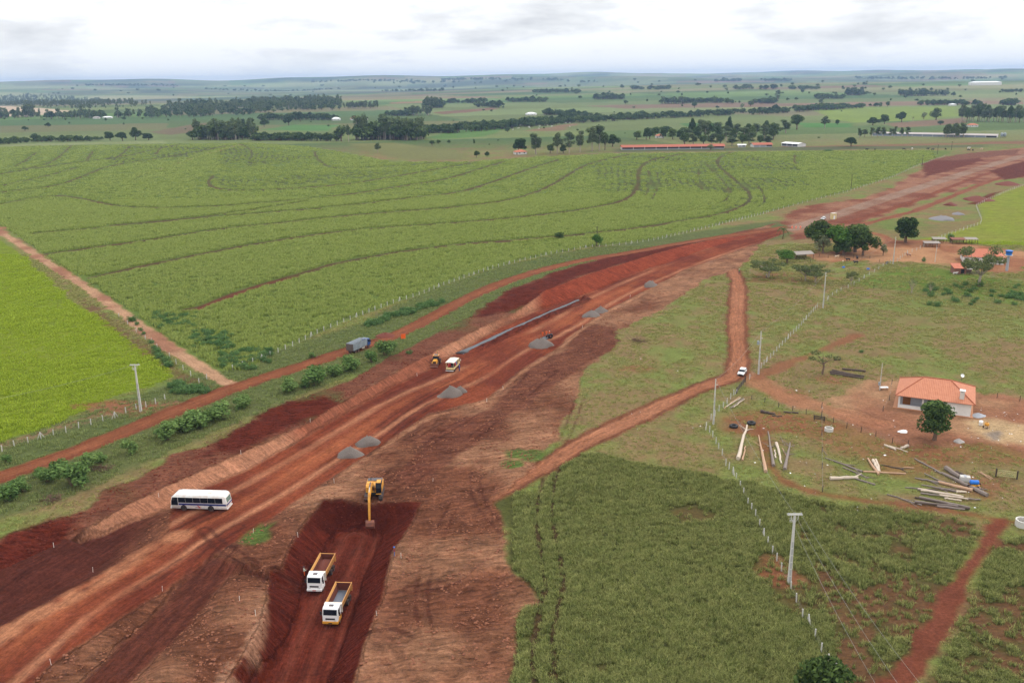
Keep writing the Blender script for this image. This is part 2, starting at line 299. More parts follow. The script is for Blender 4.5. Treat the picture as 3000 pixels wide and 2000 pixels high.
MAINC = smooth(GL([(-150, 2080, -1.7), (40, 1920, -1.7), (224, 1765, -1.7), (400, 1665, -1.7), (548, 1560, -1.9), (776, 1435, -2), (1000, 1300, -2), (1200, 1172, -2), (1390, 1095, -2), (1500, 1018, -2), (1640, 960, -2), (1750, 885, -2), (1875, 826, -1.8), (2000, 774, -1.3), (2140, 725, -.7), (2260, 690, -.3), (2400, 645, 0)]), 1)
TRC = smooth(GL([(760, 2240, -5.7), (865, 2000, -5.7), (926, 1850, -5.6), (990, 1693, -5.4), (1040, 1575, -5.3)]), 1)
def polyL(*parts):
    return np.vstack([np.array([G(*p) for p in q]) for q in parts])
MAIN_P = polyL(LC[6:], LD[::-1], LH2)
HAUL_P = polyL(LC[:8], LH2[::-1])
CUT_P = polyL(LB, LC[::-1])
SPOIL_P = polyL(LA, LB[::-1])
TRENCH_P = polyL(LGu[2:], [(560, 2300, -1)], LGl[:])
TFLOOR_P = polyL(LFl, LFr[::-1])
CORR_P = polyL(LA, LHr[::-1][2:], [(1300, 2500, 0), (-900, 2500, 0), (-1100, 1900, 0)])
HAUL2_P = polyL(LE, LF[::-1])
DARKSP = GL([(1383, 927), (1489, 851), (1553, 825), (1697, 774), (1850, 740), (2000, 712), (2130, 688), (2150, 690), (2000, 723), (1808, 783), (1723, 808), (1595, 859), (1561, 885), (1500, 905), (1430, 925)], .3)
DARKSP2 = GL([(640, 1290), (723, 1240), (846, 1181), (960, 1165), (985, 1180), (930, 1215), (800, 1280), (706, 1320), (640, 1330), (560, 1345)], -.1)
DARKSP3 = GL([(-300, 1660), (0, 1565), (120, 1530), (200, 1520), (225, 1540), (160, 1590), (60, 1640), (-60, 1700), (-400, 1850)], -.2)
SPUR = GL([(1702, 965), (1745, 945), (1800, 965), (1810, 1000), (1760, 1050), (1700, 1080), (1560, 1170), (1440, 1260), (1330, 1360), (1200, 1420), (1150, 1400), (1270, 1260), (1440, 1190), (1545, 1090), (1645, 1032)], -.8)
MIXBARE = [(2220, 1235, 9, 4), (2190, 1250, 7, 3), (2350, 1235, 8, 3), (2330, 1160, 6, 4), (2440, 1110, 7, 3), (2470, 1290, 10, 5), (2330, 1700, 6, 3), (2290, 1690, 4, 4), (2880, 1420, 9, 4), (2700, 1350, 12, 4), (2330, 820, 22, 3), (2290, 805, 14, 3), (2890, 1320, 14, 6), (2600, 600, 20, 6), (1600, 1205, 6, 3), (1860, 1080, 6, 2), (420, 1195, 16, 3), (320, 1190, 14, 2)]

TRACKS = [(smooth(GL(p, z), 1), hw, d) for p, z, hw, d in [
 ([(640, 1600), (600, 1640), (560, 1700), (500, 1780), (430, 1860), (330, 1980), (250, 2080)], -2.6, .35, 1), ([(680, 1620), (640, 1660), (600, 1720), (540, 1800), (470, 1890), (380, 2010)], -2.6, .3, 1),
 ([(1100, 1420), (1220, 1330), (1330, 1250), (1450, 1180), (1540, 1090)], -1.1, .3, 1), ([(980, 1440), (1080, 1370), (1180, 1300), (1290, 1235)], -1.1, .28, 1), ([(1160, 1440), (1260, 1370), (1380, 1290), (1500, 1190), (1620, 1090)], -.8, .25, 1),
 ([(1085, 1850), (1120, 1860), (1160, 1900), (1215, 2010), (1240, 2060)], -.9, .8, 0), ([(1090, 1870), (1125, 1920), (1165, 2010), (1180, 2060)], -.9, .7, 0), ([(1060, 1855), (1110, 1843), (1170, 1850), (1210, 1870)], -.9, .5, 0),
 ([(1590, 1400), (1640, 1310), (1670, 1250), (1700, 1160)], 0, .25, 1), ([(1480, 1560), (1420, 1500), (1390, 1430), (1400, 1360)], -.3, .25, 1), ([(850, 1690), (790, 1682), (720, 1660), (650, 1610), (600, 1560)], -2.4, .4, 1), ([(640, 1500), (560, 1540), (480, 1590), (380, 1650), (250, 1730), (60, 1830)], -2.3, .4, 1), ([(700, 1540), (620, 1590), (540, 1640), (420, 1720)], -1.8, .3, 1),
 ([(900, 1440), (1000, 1380), (1120, 1290), (1250, 1190), (1400, 1110)], -2, .3, 1), ([(860, 1440), (980, 1350), (1100, 1260), (1260, 1150), (1420, 1070)], -2, .3, 1), ([(1330, 1480), (1290, 1560), (1250, 1650), (1230, 1760), (1260, 1900)], -.7, .22, 1), ([(1400, 1650), (1340, 1700), (1280, 1720), (1200, 1720)], -.6, .22, 1),
 ([(1000, 1720), (985, 1780), (950, 1850), (905, 1950), (870, 2060)], -4.6, .35, 1), ([(1050, 1600), (1020, 1660), (980, 1740), (930, 1830)], -4.4, .35, 1)]]
PALEM = smooth(GL([(-200, 1985, -1.6), (0, 1862, -1.6), (150, 1780, -1.6), (290, 1705, -1.6), (400, 1636, -1.7), (520, 1570, -1.8)]), 1)
PALEM2 = smooth(GL([(960, 1418, -1.5), (1106, 1318, -1.5), (1255, 1220, -1.6), (1425, 1177, -1.6), (1531, 1083, -1.5), (1629, 1027, -1.5), (1702, 963, -1.4), (1778, 912, -1.4), (1900, 852, -1.2)]), 1)
CLS = ['pasture', 'cane_field', 'meadow', 'far_plain', 'grass_verge', 'rough_grassland', 'stripped_ground', 'spoil_bank', 'cut_bank', 'main_road', 'haul_road', 'excavation', 'service_road', 'farm_track', 'cane_track', 'farmyard', 'paved_road', 'side_track', 'footpath']
CI = {n: i for i, n in enumerate(CLS)}
FARP = [  # far fields seen as pixel outlines: outline, colour
 ([(-60, 308), (60, 314), (130, 318), (215, 326), (150, 334), (90, 340), (0, 342), (-60, 342)], (222, 196, 168)),
 ([(2380, 318), (2560, 314), (2800, 312), (2810, 340), (2700, 352), (2500, 360), (2420, 345)], (140, 158, 72)),
 ([(2600, 362), (2720, 353), (2830, 345), (2830, 360), (2720, 370), (2620, 375)], (146, 118, 94)),
 ([(1260, 330), (1440, 316), (1460, 320), (1300, 336)], (142, 108, 84)), ([(440, 386), (560, 366), (640, 355), (610, 378), (500, 396)], (128, 112, 84)),
 ([(750, 382), (860, 366), (1000, 366), (960, 384)], (98, 140, 72)), ([(1240, 402), (1340, 382), (1500, 372), (1420, 400), (1300, 408)], (104, 138, 70)),
 ([(1150, 300), (1260, 296), (1270, 302), (1140, 304)], (168, 130, 100)), ([(2330, 360), (2500, 362), (2500, 374), (2350, 374)], (92, 140, 66)),
 ([(2000, 362), (2100, 360), (2120, 370), (2010, 372)], (86, 128, 66)), ([(1520, 385), (1650, 365), (1700, 360), (1640, 385)], (150, 120, 90)),
 ([(2300, 430), (2500, 426), (3100, 412), (3100, 418), (2500, 432), (2300, 436)], (150, 108, 84)),
 ([(1800, 436), (2300, 432), (2900, 424), (2900, 432), (2300, 440), (1800, 446)], (104, 108, 74)),
 ([(1000, 420), (1160, 418), (1380, 452), (1380, 470), (1200, 468), (1060, 440)], (132, 132, 80))]
def far_poly(pts):
    return np.array([[*T3(p[0], p[1]).xy] for p in pts])
FARP = [(far_poly(p), c(*k)) for p, k in FARP]

def paint(x, y):
    """land cover at world points: class, albedo, flow coords, (streak, grain, disturbed)"""
    n = len(x); f1 = fbm(x, y, 14, 4, 1); f2 = fbm(x, y, 55, 3, 2); f3 = fbm(x, y, 3.5, 3, 4); f4 = fbm(x, y, 1.3, 2, 6)
    def L(a, b, t): return a[None]*(1-t[:, None])+b[None]*t[:, None]
    col = L(c(132, 142, 76), c(150, 126, 88), sst(.32, .62, f1*.6+f3*.4))
    col = col*(1-sst(.5, .8, f2)[:, None]*.45)+c(106, 128, 58)[None]*sst(.5, .8, f2)[:, None]*.45
    cls = np.zeros(n, np.int32); flow = np.stack([x, y], 1); mx = np.zeros((n, 3)); mx[:, 1] = 1.0
    far = sst(900, 1300, y)
    if (y > 880).any():
        wx = x+220*(fbm(x, y, 900, 2, 3)-.5)+0.35*y; wy = y+300*(fbm(x, y, 1100, 2, 5)-.5)-0.22*x
        ci = np.floor(wx/620).astype(int); cj = np.floor(wy/(260+0*wy)+(ci % 7)*.37).astype(int)
        hsh = _T[2][ci % 256, cj % 256]; hs2 = _T[3][ci % 256, cj % 256]
        pal = np.array([c(128, 140, 84), c(142, 150, 98), c(108, 128, 74), c(136, 134, 88), c(96, 122, 72), c(120, 150, 82), c(150, 142, 104), c(132, 146, 92), c(152, 124, 100)])
        fc = pal[(hsh*len(pal)).astype(int) % len(pal)]*(0.88+.24*hs2[:, None])*(0.86+.28*fbm(x, y, 120, 3, 4)[:, None])
        wd_ = (sst(.56, .64, fbm(x+.3*y, y*2.2, 900, 3, 6))*sst(3500, 6000, y))[:, None]*.8; fc = fc*(1-wd_)+c(70, 88, 66)[None]*wd_; sunny = (sst(.6, .7, fbm(x, y*1.6, 1500, 2, 1))*sst(3000, 4500, y))[:, None]*.5; fc = fc*(1-sunny)+c(196, 200, 140)[None]*sunny  # sunlit patches painted into the colour of the far fields
        col = col*(1-far[:, None])+fc*far[:, None]
        cls[y > 1150] = CI['far_plain']
        for P, k in FARP:
            m = sst(-6, 6, sdf(x, y, P, 60)+(fbm(x, y, 60, 2, 1)-.5)*20)
            col = col*(1-m[:, None])+k[None]*(0.85+.3*f2[:, None])*m[:, None]
    def put(m, k, name=None, streak=None, grain=None, dist=None):
        nonlocal col
        if np.ndim(k) == 1: k = k[None]
        col = col*(1-m[:, None])+k*m[:, None]
        h = m > .5
        if name: cls[h] = CI[name]
        for i, v in enumerate((streak, grain, dist)):
            if v is not None: mx[:, i] = mx[:, i]*(1-m)+v*m
    def area(P, edge=.7, amp=1.2, seed=1, pad=25):
        return sst(-edge, edge, sdf(x, y, P, pad)+(f1-.5)*3*amp+(f3-.5)*2.2*amp)
    def road(P, hw, edge=.5, amp=.5, fl=True):
        lo = P.min(0)-hw-8; hi = P.max(0)+hw+8; m = np.zeros(n)
        q = np.nonzero((x > lo[0]) & (x < hi[0]) & (y > lo[1]) & (y < hi[1]))[0]
        if len(q):
            d, sd, arc = pdist(x[q], y[q], P)
            m[q] = sst(-edge, edge, hw-d+(f3[q]-.5)*2*amp+(f1[q]-.5)*2*amp)
            if fl:
                h = q[m[q] > .02]; hh = m[q] > .02
                flow[h, 0] = arc[hh]; flow[h, 1] = sd[hh]+50
        return m
    # cane
    m = area(CANE, 1.2, 1.0, pad=40); put(m, L(c(106, 126, 58), c(122, 138, 66), f2)*(0.86+.28*f3[:, None]), 'cane_field', grain=1.0)
    incane = m
    for g, pr_, i in GRUNS:
        hw_ = (1.2+1.7*pr_)*(1 if i < 8 else .8 if i < 18 else .45)
        mg = road(g, hw_, .8, .7, fl=False)*incane
        put(mg, L(c(86, 78, 46), c(112, 84, 58), f1))
    for Z, g, sp in ROWZ:
        q = np.nonzero(inside(x, y, Z))[0]
        if len(q):
            d_, sd_, ar_ = pdist(x[q], y[q], g); w_ = np.zeros(n); ph = sd_/sp+.25*(f1[q]-.5)*2; w_[q] = sst(.32, .2, np.abs(ph-np.round(ph)))*sst(.35, .55, fbm(x[q], y[q], 40, 2, 3))*.75; put(w_*incane, c(84, 82, 48))
    put(road(smooth(GL([(383, 521), (468, 498), (553, 468), (638, 442), (702, 421)]), 1), 2.2, 1.2, .8)*incane, c(158, 128, 84))
    put(road(smooth(GL([(575, 908), (640, 880), (723, 850), (800, 825), (870, 812)]), 1), 1.4, .4, .5)*incane, c(118, 66, 50))
    put(area(MEADOW, .8, 1.4), L(c(124, 144, 34), c(142, 154, 50), f1)*(0.8+.35*f3[:, None]), 'meadow')
    put(area(MEADOW_R, 1, 1.4), L(c(140, 156, 48), c(150, 150, 66), f1)*(0.8+.35*f3[:, None]), 'meadow')
    put(area(GREEN_R, 2.5, 2.0), L(c(104, 128, 46), c(122, 140, 62), f1)*(0.8+.35*f3[:, None]), 'pasture')
    # verge along the service road
    vm = road(SERV, 19, 2.5, 2.5, fl=False)*(1-incane)
    put(vm, L(c(96, 112, 62), c(118, 118, 74), f1), 'grass_verge')
    strip = road(smooth(GL([(-40, 1320), (120, 1270), (300, 1215), (420, 1190), (500, 1180)]), 1), 2.2, .8, 1.0, fl=False); put(strip, L(c(160, 124, 96), c(124, 112, 74), f3))
    bare_ = np.where(inside(x, y, BAREZ), sst(.42, .6, f1*.5+f3*.5), sst(.62, .8, f1)*.5); put(area(TALL, 1.2, 1.0), L(c(92, 94, 50), c(118, 86, 60), bare_), 'rough_grassland')
    put(area(TALL2, 1.5, 1.0), L(c(92, 94, 50), c(118, 86, 60), sst(.42, .6, f1*.5+f3*.5)), 'rough_grassland')
    for (px, py, rx, ry) in MIXBARE:
        gx, gy = G(px, py); r = np.hypot((x-gx)/rx, (y-gy)/(ry*2))
        mm = sst(.25, -.35, r-.8+(f1-.5)*1.3+(f3-.5)*.9); put(mm*.65, L(c(146, 88, 62), c(166, 112, 84), f3))
    # tracks
    put(road(PALE, 2.3, .7, .9), L(c(200, 156, 122), c(170, 120, 94), sst(.4, .7, f1)), 'cane_track', streak=.5, grain=.3)
    put(road(smooth(GL([(0, 668), (40, 668), (75, 672)]), 1), 3, 1, 1)*.9, c(176, 120, 92))
    pd = road(smooth(PALE+np.array([-7.5, -1.0]), 0), 2.0, 1.2, 1.2, fl=False)*(y < 330)*.75; put(pd, L(c(110, 88, 58), c(128, 92, 66), f3))
    put(area(YARD, 2.2, 2.2), L(c(168, 116, 88), c(190, 146, 110), sst(.35, .7, f1))*(0.85+.3*f3[:, None]), 'farmyard', streak=.0, grain=.4, dist=.3)
    put(area(GL([(2850, 1240), (2920, 1225), (3020, 1240), (3050, 1290), (2950, 1310), (2860, 1290)]), 2, 2)*.9, c(214, 182, 138))
    put(area(GL([(2880, 1270), (2930, 1262), (2945, 1290), (2900, 1300)]), 1, 1)*.8, c(150, 138, 130))
    put(area(YARD2, 3, 3.0), L(c(164, 108, 78), c(196, 146, 106), sst(.35, .7, f1)), 'farmyard', grain=.4)
    sc = .8*sst(.25, .7, f3*.4+f1*.6)
    put(road(FTRACK2, 3.6, 1.6, 1.4)*.9, L(c(172, 112, 82), c(188, 138, 104), f1), 'farm_track', streak=.7, grain=.2)
    put(road(FTRACK3, 1.6, 1.2, 1.0)*.8, c(152, 98, 70), 'farm_track', streak=.5)
    put(road(FTRACK, 3.4, .8, .7), L(c(122, 74, 54), c(140, 88, 62), f1), 'farm_track', streak=.5, grain=.2, dist=.5)
    put(road(FTRACK, 2.1, .5, .5), L(c(176, 112, 80), c(188, 130, 98), f1), 'farm_track', streak=.8, grain=.2)
    put(road(PATH_R, 1.6, .8, 1.0)*sst(.2, .45, f3*.5+f1*.5+.12), L(c(136, 78, 58), c(124, 70, 52), f3), 'footpath', grain=.4)
    put(road(PATH_M, 1.2, 1.0, .9)*.7, c(140, 80, 56), 'footpath', grain=.4)
    # earthworks
    put(area(DIRT_UR, 2.0, 2.5), L(c(172, 122, 96), c(140, 84, 64), sst(.35, .7, f1)), 'stripped_ground', streak=.3, dist=.4)
    put(road(SIDE2, 2.6, .8, .9), L(c(140, 76, 56), c(168, 110, 82), f1), 'side_track', streak=.7)
    put(road(SIDE1, 2.6, .8, .9), L(c(160, 96, 70), c(130, 70, 52), f1), 'side_track', streak=.7)
    put(road(SIDE3, 2.2, .8, .9), c(168, 108, 78), 'side_track', streak=.5)
    put(road(GREYRD, 5.2, .6, .5), L(c(170, 138, 118), c(156, 116, 94), sst(.4, .7, f1)), 'paved_road', streak=.8, grain=.2)
    for P, k in ((GL([(2700, 480), (2760, 462), (2860, 452), (2880, 470), (2780, 500), (2710, 520)]), c(122, 66, 52)), (GL([(2900, 500), (3000, 472), (3100, 470), (3060, 505), (2940, 530)]), c(116, 60, 46)), (GL([(2835, 598), (2890, 570), (2926, 562), (2900, 585), (2860, 600)]), c(120, 64, 48)), (GL([(2700, 470), (2850, 447), (2990, 437), (2980, 452), (2800, 470)]), c(140, 92, 74))):
        put(area(P, 1.5, 1.5), k, 'spoil_bank', dist=1)
    g = area(CORR_P, .6, .9); put(g, L(c(172, 124, 94), c(130, 82, 60), sst(.36, .62, f1*.6+f2*.4))*(0.66+.68*f3[:, None]), 'stripped_ground', streak=.25, grain=.1, dist=1.0)
    h = g > .05
    flow[h, 0] = x[h]+.25*y[h]+6*(f2[h]-.5)*8; flow[h, 1] = y[h]-.15*x[h]+7*(f1[h]-.5)
    put(area(SPUR, 1.0, 1.2)*.85, L(c(116, 66, 50), c(132, 82, 62), f3), dist=1.2)
    m = area(SPOIL_P, .6, .8); put(m, L(c(142, 92, 70), c(120, 70, 54), f1), 'spoil_bank', streak=.5, dist=.7)
    gr = m*sst(.52, .66, f1*.5+f2*.5)*(y < 330)*sst(140, 190, y); put(gr*.8, c(100, 110, 62))
    for P in (DARKSP, DARKSP2, DARKSP3): put(area(P, 1.8, 2.2), L(c(100, 40, 28), c(116, 52, 36), f3), 'spoil_bank', streak=.2, dist=1.3)
    m = area(CUT_P, .35, .25); put(m, L(c(196, 136, 104), c(166, 100, 74), sst(.4, .6, fbm(x, y, 30, 2, 7))), 'cut_bank', streak=0.0, dist=.5)
    redcut = m*sst(178, 186, y+0*x)*(x > 10); px_, _, _ = 0, 0, 0
    put(m*sst(-2, 4, x-G(1565, 885, -1)[0]), L(c(160, 78, 52), c(146, 66, 44), f1))
    d, sd, arc = pdist(x[h], y[h], MAINC); fm = np.zeros(n); 
    cutm = m > .3
    if cutm.any(): dd, ss, aa = pdist(x[cutm], y[cutm], MAINC); flow[cutm, 0] = ss; flow[cutm, 1] = aa
    mx[cutm, 0] = .9
    def mainflow(m):
        q = m > .03
        if q.any():
            dd, ss, aa = pdist(x[q], y[q], MAINC); flow[q, 0] = aa; flow[q, 1] = ss+50
        return m
    m = mainflow(area(HAUL_P, .6, .4)); m = m*(1-.97*sst(G(250, 1660)[0], G(480, 1560)[0], x+(f1-.5)*10)); put(m, L(c(104, 56, 43), c(86, 44, 35), f1), 'haul_road', streak=1.0, dist=.4)
    m = mainflow(area(HAUL2_P, .8, .5)); put(m, L(c(100, 54, 41), c(118, 66, 50), f1), 'haul_road', streak=1.0, dist=.5)
    m = mainflow(area(MAIN_P, .5, .35)); put(m, L(c(150, 78, 52), c(124, 60, 42), sst(.35, .65, f1)), 'main_road', streak=.85, dist=.15)
    q = np.nonzero(m > .3)[0]
    if len(q):
        dd, ss, aa = pdist(x[q], y[q], MAINC); w = fbm(aa, ss*3.5, 40, 3, 5)
        lt = np.zeros(n); lt[q] = np.exp(-((ss-1.0+3*(w-.5))/2.2)**2)*.8*sst(.3, .6, w); put(lt*m, c(184, 108, 72))
        lt[q] = (np.exp(-((ss-5.4)/1.2)**2)+np.exp(-((ss+4.6)/1.0)**2))*sst(.3, .5, w)*.85; put(lt*m, c(196, 134, 100))
        lt[q] = np.exp(-((ss-7.5)/1.6)**2)*.6*sst(.4, .6, w); put(lt*m, c(112, 56, 42))
    dp, sp, ap = pdist(x, y, PIPE); put(sst(5.5, 4, dp)*(sp < 1)*sst(2, 8, ap)*m*.9, L(c(100, 46, 34), c(116, 54, 40), f3), dist=1.3)
    m = area(TRENCH_P, .4, .3); put(m, L(c(94, 36, 24), c(108, 46, 32), f1), 'excavation', streak=.9, dist=.8)  # fresh red soil, its wall colour darkened further to stand for pit shade
    q = np.nonzero(m > .03)[0]
    if len(q): dd, ss, aa = pdist(x[q], y[q], TRC); flow[q, 0] = dd; flow[q, 1] = aa*.8
    m = area(TFLOOR_P, .8, .5); put(m, L(c(120, 54, 38), c(102, 44, 31), f1), 'excavation', streak=1.0, dist=.3)
    q = np.nonzero(m > .03)[0]
    if len(q):
        dd, ss, aa = pdist(x[q], y[q], TRC); flow[q, 0] = aa; flow[q, 1] = ss+50
        lt = np.zeros(n); lt[q] = (np.exp(-((ss-1.9)/.8)**2)+np.exp(-((ss+1.6)/.6)**2)+np.exp(-((ss+4.2)/.5)**2))*.55; put(lt*m, c(140, 76, 58))
    for (px, py, rx, ry) in ((1530, 1345, 5, 2.2), (1500, 1362, 3, 1.5), (752, 1560, 3.2, 2.2), (770, 1545, 2, 2), (620, 1640, .1, .1)):
        gx_, gy_ = G(px, py, -1); r_2 = np.hypot((x-gx_)/rx, (y-gy_)/(ry*2)); put(sst(.3, -.3, r_2-.8+(f3-.5)*1.4)*.85, c(96, 122, 58))
    for tr, hw_, dbl in TRACKS:
        for o_ in ((-1, 1) if dbl else (0,)):
            d_, sd_, ar_ = None, None, None
            lo = tr.min(0)-4; hi = tr.max(0)+4; q = np.nonzero((x > lo[0]) & (x < hi[0]) & (y > lo[1]) & (y < hi[1]))[0]
            if len(q): d_, sd_, ar_ = pdist(x[q], y[q], tr); w_ = np.zeros(n); w_[q] = sst(.22, -.15, np.abs(sd_-o_*.95)-hw_+(f3[q]-.5)*.5)*(.12+.5*sst(.35, .65, f1[q])); put(w_, c(86, 46, 36))
    pm = road(PALEM, 1.7, 1.0, 1.0, fl=False)*sst(.3, .55, f3*.5+f1*.5)*.8; put(pm, c(196, 134, 98))
    pm = road(PALEM2, .9, .7, .7, fl=False)*sst(.3, .5, f3*.5+f1*.5)*.8; put(pm, c(196, 140, 106))
    lip = np.zeros(n); lipL = GL([(640, 2060, -1.2), (676, 1985, -1.2), (727, 1895, -1.2), (760, 1828, -1.2), (774, 1765, -1.2)]); put(road(lipL, .8, .7, 1.2, fl=False)*.7*sst(.4, .55, f3), c(196, 146, 116), dist=1)
    put(road(SERV, 3.3, .6, .5), L(c(150, 88, 60), c(132, 74, 52), f1), 'service_road', streak=1.0, grain=.0, dist=.2)
    q = road(SERV, 1.5, 1.0, .4)*.6; put(q, c(166, 104, 72))
    # wheel tracks through the tall grass
    for tr in ([(1590, 1400), (1578, 1470), (1568, 1530), (1580, 1590), (1592, 1660), (1600, 1720), (1580, 1800), (1566, 1880), (1558, 2000), (1550, 2100)], [(1640, 1370), (1622, 1430), (1616, 1520), (1632, 1590), (1648, 1680), (1656, 1710), (1640, 1760), (1622, 1850), (1620, 1930), (1622, 2000), (1620, 2100)]):
        put(road(smooth(GL(tr), 1), .55, .3, .35, fl=False)*.9, c(92, 70, 48), dist=.5)
    return cls, col, flow, mx, incane

# ------------------------------------------------------------------ terrain sheet
rows = [58.0]
while rows[-1] < 17500: rows.append(rows[-1]*(1+.0024*(1+rows[-1]/600)))
rows = np.array(rows)
tc = np.r_[-np.geomspace(3.2, .70, 10), np.linspace(-.68, .68, 575), np.geomspace(.70, 3.2, 10)]
GX = (tc[None, :]*rows[:, None]); GY = np.repeat(rows[:, None], len(tc), 1)
gx = GX.ravel(); gy = GY.ravel(); gz = height(gx, gy)
cls, colr, flow, mx, _ = paint(gx, gy)
# fine relief where the soil is churned
near = gy < 420
_n = np.clip(mx[near, 2], 0, 1.3); gz[near] += (fbm(gx[near], gy[near], 1.5, 3, 2)-.5)*.55*_n+(fbm(flow[near, 0]*.3, flow[near, 1], 1.6, 2, 4)-.5)*.5*_n*(cls[near] == CI['stripped_ground'])
nr, nc = GX.shape; ii = np.arange(nr*nc).reshape(nr, nc)
quads = np.stack([ii[:-1, :-1], ii[:-1, 1:], ii[1:, 1:], ii[1:, :-1]], -1).reshape(-1, 4)
fcls = cls[quads[:, 0]]
def mesh_np(name, V, F):
    me = bpy.data.meshes.new(name); k = F.shape[1]
    me.vertices.add(len(V)); me.vertices.foreach_set('co', np.ascontiguousarray(V, np.float32).ravel())
    me.loops.add(F.size); me.loops.foreach_set('vertex_index', np.ascontiguousarray(F, np.int32).ravel())
    me.polygons.add(len(F)); me.polygons.foreach_set('loop_start', np.arange(0, F.size, k, dtype=np.int32))
    me.update(calc_edges=True); return me

def terrain_material():
    m = bpy.data.materials.new('land_surface'); m.use_nodes = True; nt = m.node_tree; nt.nodes.clear()
    out = nd(nt, 'ShaderNodeOutputMaterial'); b = nd(nt, 'ShaderNodeBsdfPrincipled', inp={'Roughness': .92}); lk(nt, b.outputs[0], out.inputs[0])
    b.inputs['Specular IOR Level'].default_value = .04
    col = nd(nt, 'ShaderNodeAttribute', attribute_name='soil').outputs['Color']
    mix = nd(nt, 'ShaderNodeAttribute', attribute_name='mix'); sm = nd(nt, 'ShaderNodeSeparateXYZ'); lk(nt, mix.outputs['Vector'], sm.inputs[0])
    fl = nd(nt, 'ShaderNodeAttribute', attribute_name='flow').outputs['Vector']
    pos = nd(nt, 'ShaderNodeNewGeometry').outputs['Position']
    def noise(vec, scale, det=3, rough=.55, sv=None):
        if sv:
            v = nd(nt, 'ShaderNodeVectorMath', operation='MULTIPLY'); lk(nt, vec, v.inputs[0]); v.inputs[1].default_value = sv; vec = v.outputs[0]
        t = nd(nt, 'ShaderNodeTexNoise', inp={'Scale': scale, 'Detail': det, 'Roughness': rough}); lk(nt, vec, t.inputs['Vector']); return t.outputs[0]
    fine = noise(pos, 1.6, 5, .65); mid = noise(pos, .22, 4, .6)
    st = noise(fl, 1.0, 4, .65, (.05, 1.1, 0)); st2 = noise(fl, 1.0, 3, .65, (.3, 3.6, 0))
    def around(n, amp):   # 1 +/- amp
        return mathn(nt, 'ADD', 1.0, mathn(nt, 'MULTIPLY', mathn(nt, 'SUBTRACT', n, .5), amp))
    grit = noise(pos, 5.5, 3, .7); k = around(fine, 1.5); k = mathn(nt, 'MULTIPLY', k, around(mid, .8)); k = mathn(nt, 'MAXIMUM', mathn(nt, 'MULTIPLY', k, around(grit, 1.1)), .25)
    sA = mathn(nt, 'MULTIPLY', mathn(nt, 'MULTIPLY', mathn(nt, 'SUBTRACT', st, .5), 1.25), sm.outputs[0])
    sB = mathn(nt, 'MULTIPLY', mathn(nt, 'MULTIPLY', mathn(nt, 'SUBTRACT', st2, .5), 1.1), sm.outputs[0])
    k = mathn(nt, 'MULTIPLY', k, mathn(nt, 'MAXIMUM', mathn(nt, 'ADD', 1.0, mathn(nt, 'ADD', sA, sB)), .35))
    # dozer scrapes on churned soil
    wv = noise(fl, 1.0, 4, .65, (.3, 1.25, 0))
    sc = mathn(nt, 'MULTIPLY', mathn(nt, 'MULTIPLY', mathn(nt, 'SUBTRACT', wv, .5), 2.6), mathn(nt, 'MINIMUM', sm.outputs[2], 1.0))
    k = mathn(nt, 'MULTIPLY', k, mathn(nt, 'ADD', 1.0, sc))
    cc = nd(nt, 'ShaderNodeVectorMath', operation='SCALE'); lk(nt, col, cc.inputs[0]); lk(nt, k, cc.inputs['Scale'])
    # short grass: dark streaks painted in as the shading of tufts
    g2 = noise(pos, 1.0, 4, .7, (.9, 2.6, 1)); gm = mathn(nt, 'MULTIPLY', mathn(nt, 'MULTIPLY', mathn(nt, 'SUBTRACT', g2, .50), 4.5, True), sm.outputs[1])
    dk = nd(nt, 'ShaderNodeVectorMath', operation='MULTIPLY'); lk(nt, cc.outputs[0], dk.inputs[0]); dk.inputs[1].default_value = (.48, .5, .46)
    fin = mixc(nt, gm, cc.outputs[0], dk.outputs[0]); lk(nt, fin, b.inputs['Base Color'])
    bump = nd(nt, 'ShaderNodeBump', inp={'Strength': .9, 'Distance': .4})
    hgt = mathn(nt, 'ADD', mathn(nt, 'MULTIPLY', fine, mathn(nt, 'ADD', .35, sm.outputs[2])), mathn(nt, 'MULTIPLY', wv, mathn(nt, 'MULTIPLY', sm.outputs[2], 1.4)))
    hgt = mathn(nt, 'ADD', hgt, mathn(nt, 'MULTIPLY', st2, mathn(nt, 'MULTIPLY', sm.outputs[0], .8)))
    lk(nt, hgt, bump.inputs['Height']); lk(nt, bump.outputs[0], b.inputs['Normal'])
    return m
LAND = terrain_material()
NAMES = {'far_plain': 'rolling_farmland', 'pasture': 'pasture', 'meadow': 'meadow', 'cane_field': 'cane_field_soil'}
LABELS = {'pasture': 'olive and brown grazed pasture around the farm', 'cane_field': 'green ground under the sugarcane', 'meadow': 'bright lime green meadow', 'far_plain': 'rolling green farmland reaching the hazy horizon', 'grass_verge': 'green grass verge beside the dirt service road', 'rough_grassland': 'dark ground under the tall rough grass', 'stripped_ground': 'pinkish brown ground stripped by bulldozers', 'spoil_bank': 'dark red bank of dumped spoil', 'cut_bank': 'scored pale red earth slope cut above the new road', 'main_road': 'wide red earth carriageway under construction', 'haul_road': 'dark red haul road rutted by trucks', 'excavation': 'deep dark red excavated pit with truck ruts', 'service_road': 'orange dirt service road along the cane fence', 'farm_track': 'orange dirt farm track to the house', 'cane_track': 'pale sandy track between meadow and sugarcane', 'farmyard': 'bare trodden earth of the farmyard', 'paved_road': 'greyish gravelled finished stretch of the new road', 'side_track': 'red dirt track beside the gravelled road', 'footpath': 'worn red footpath through the rough grass'}
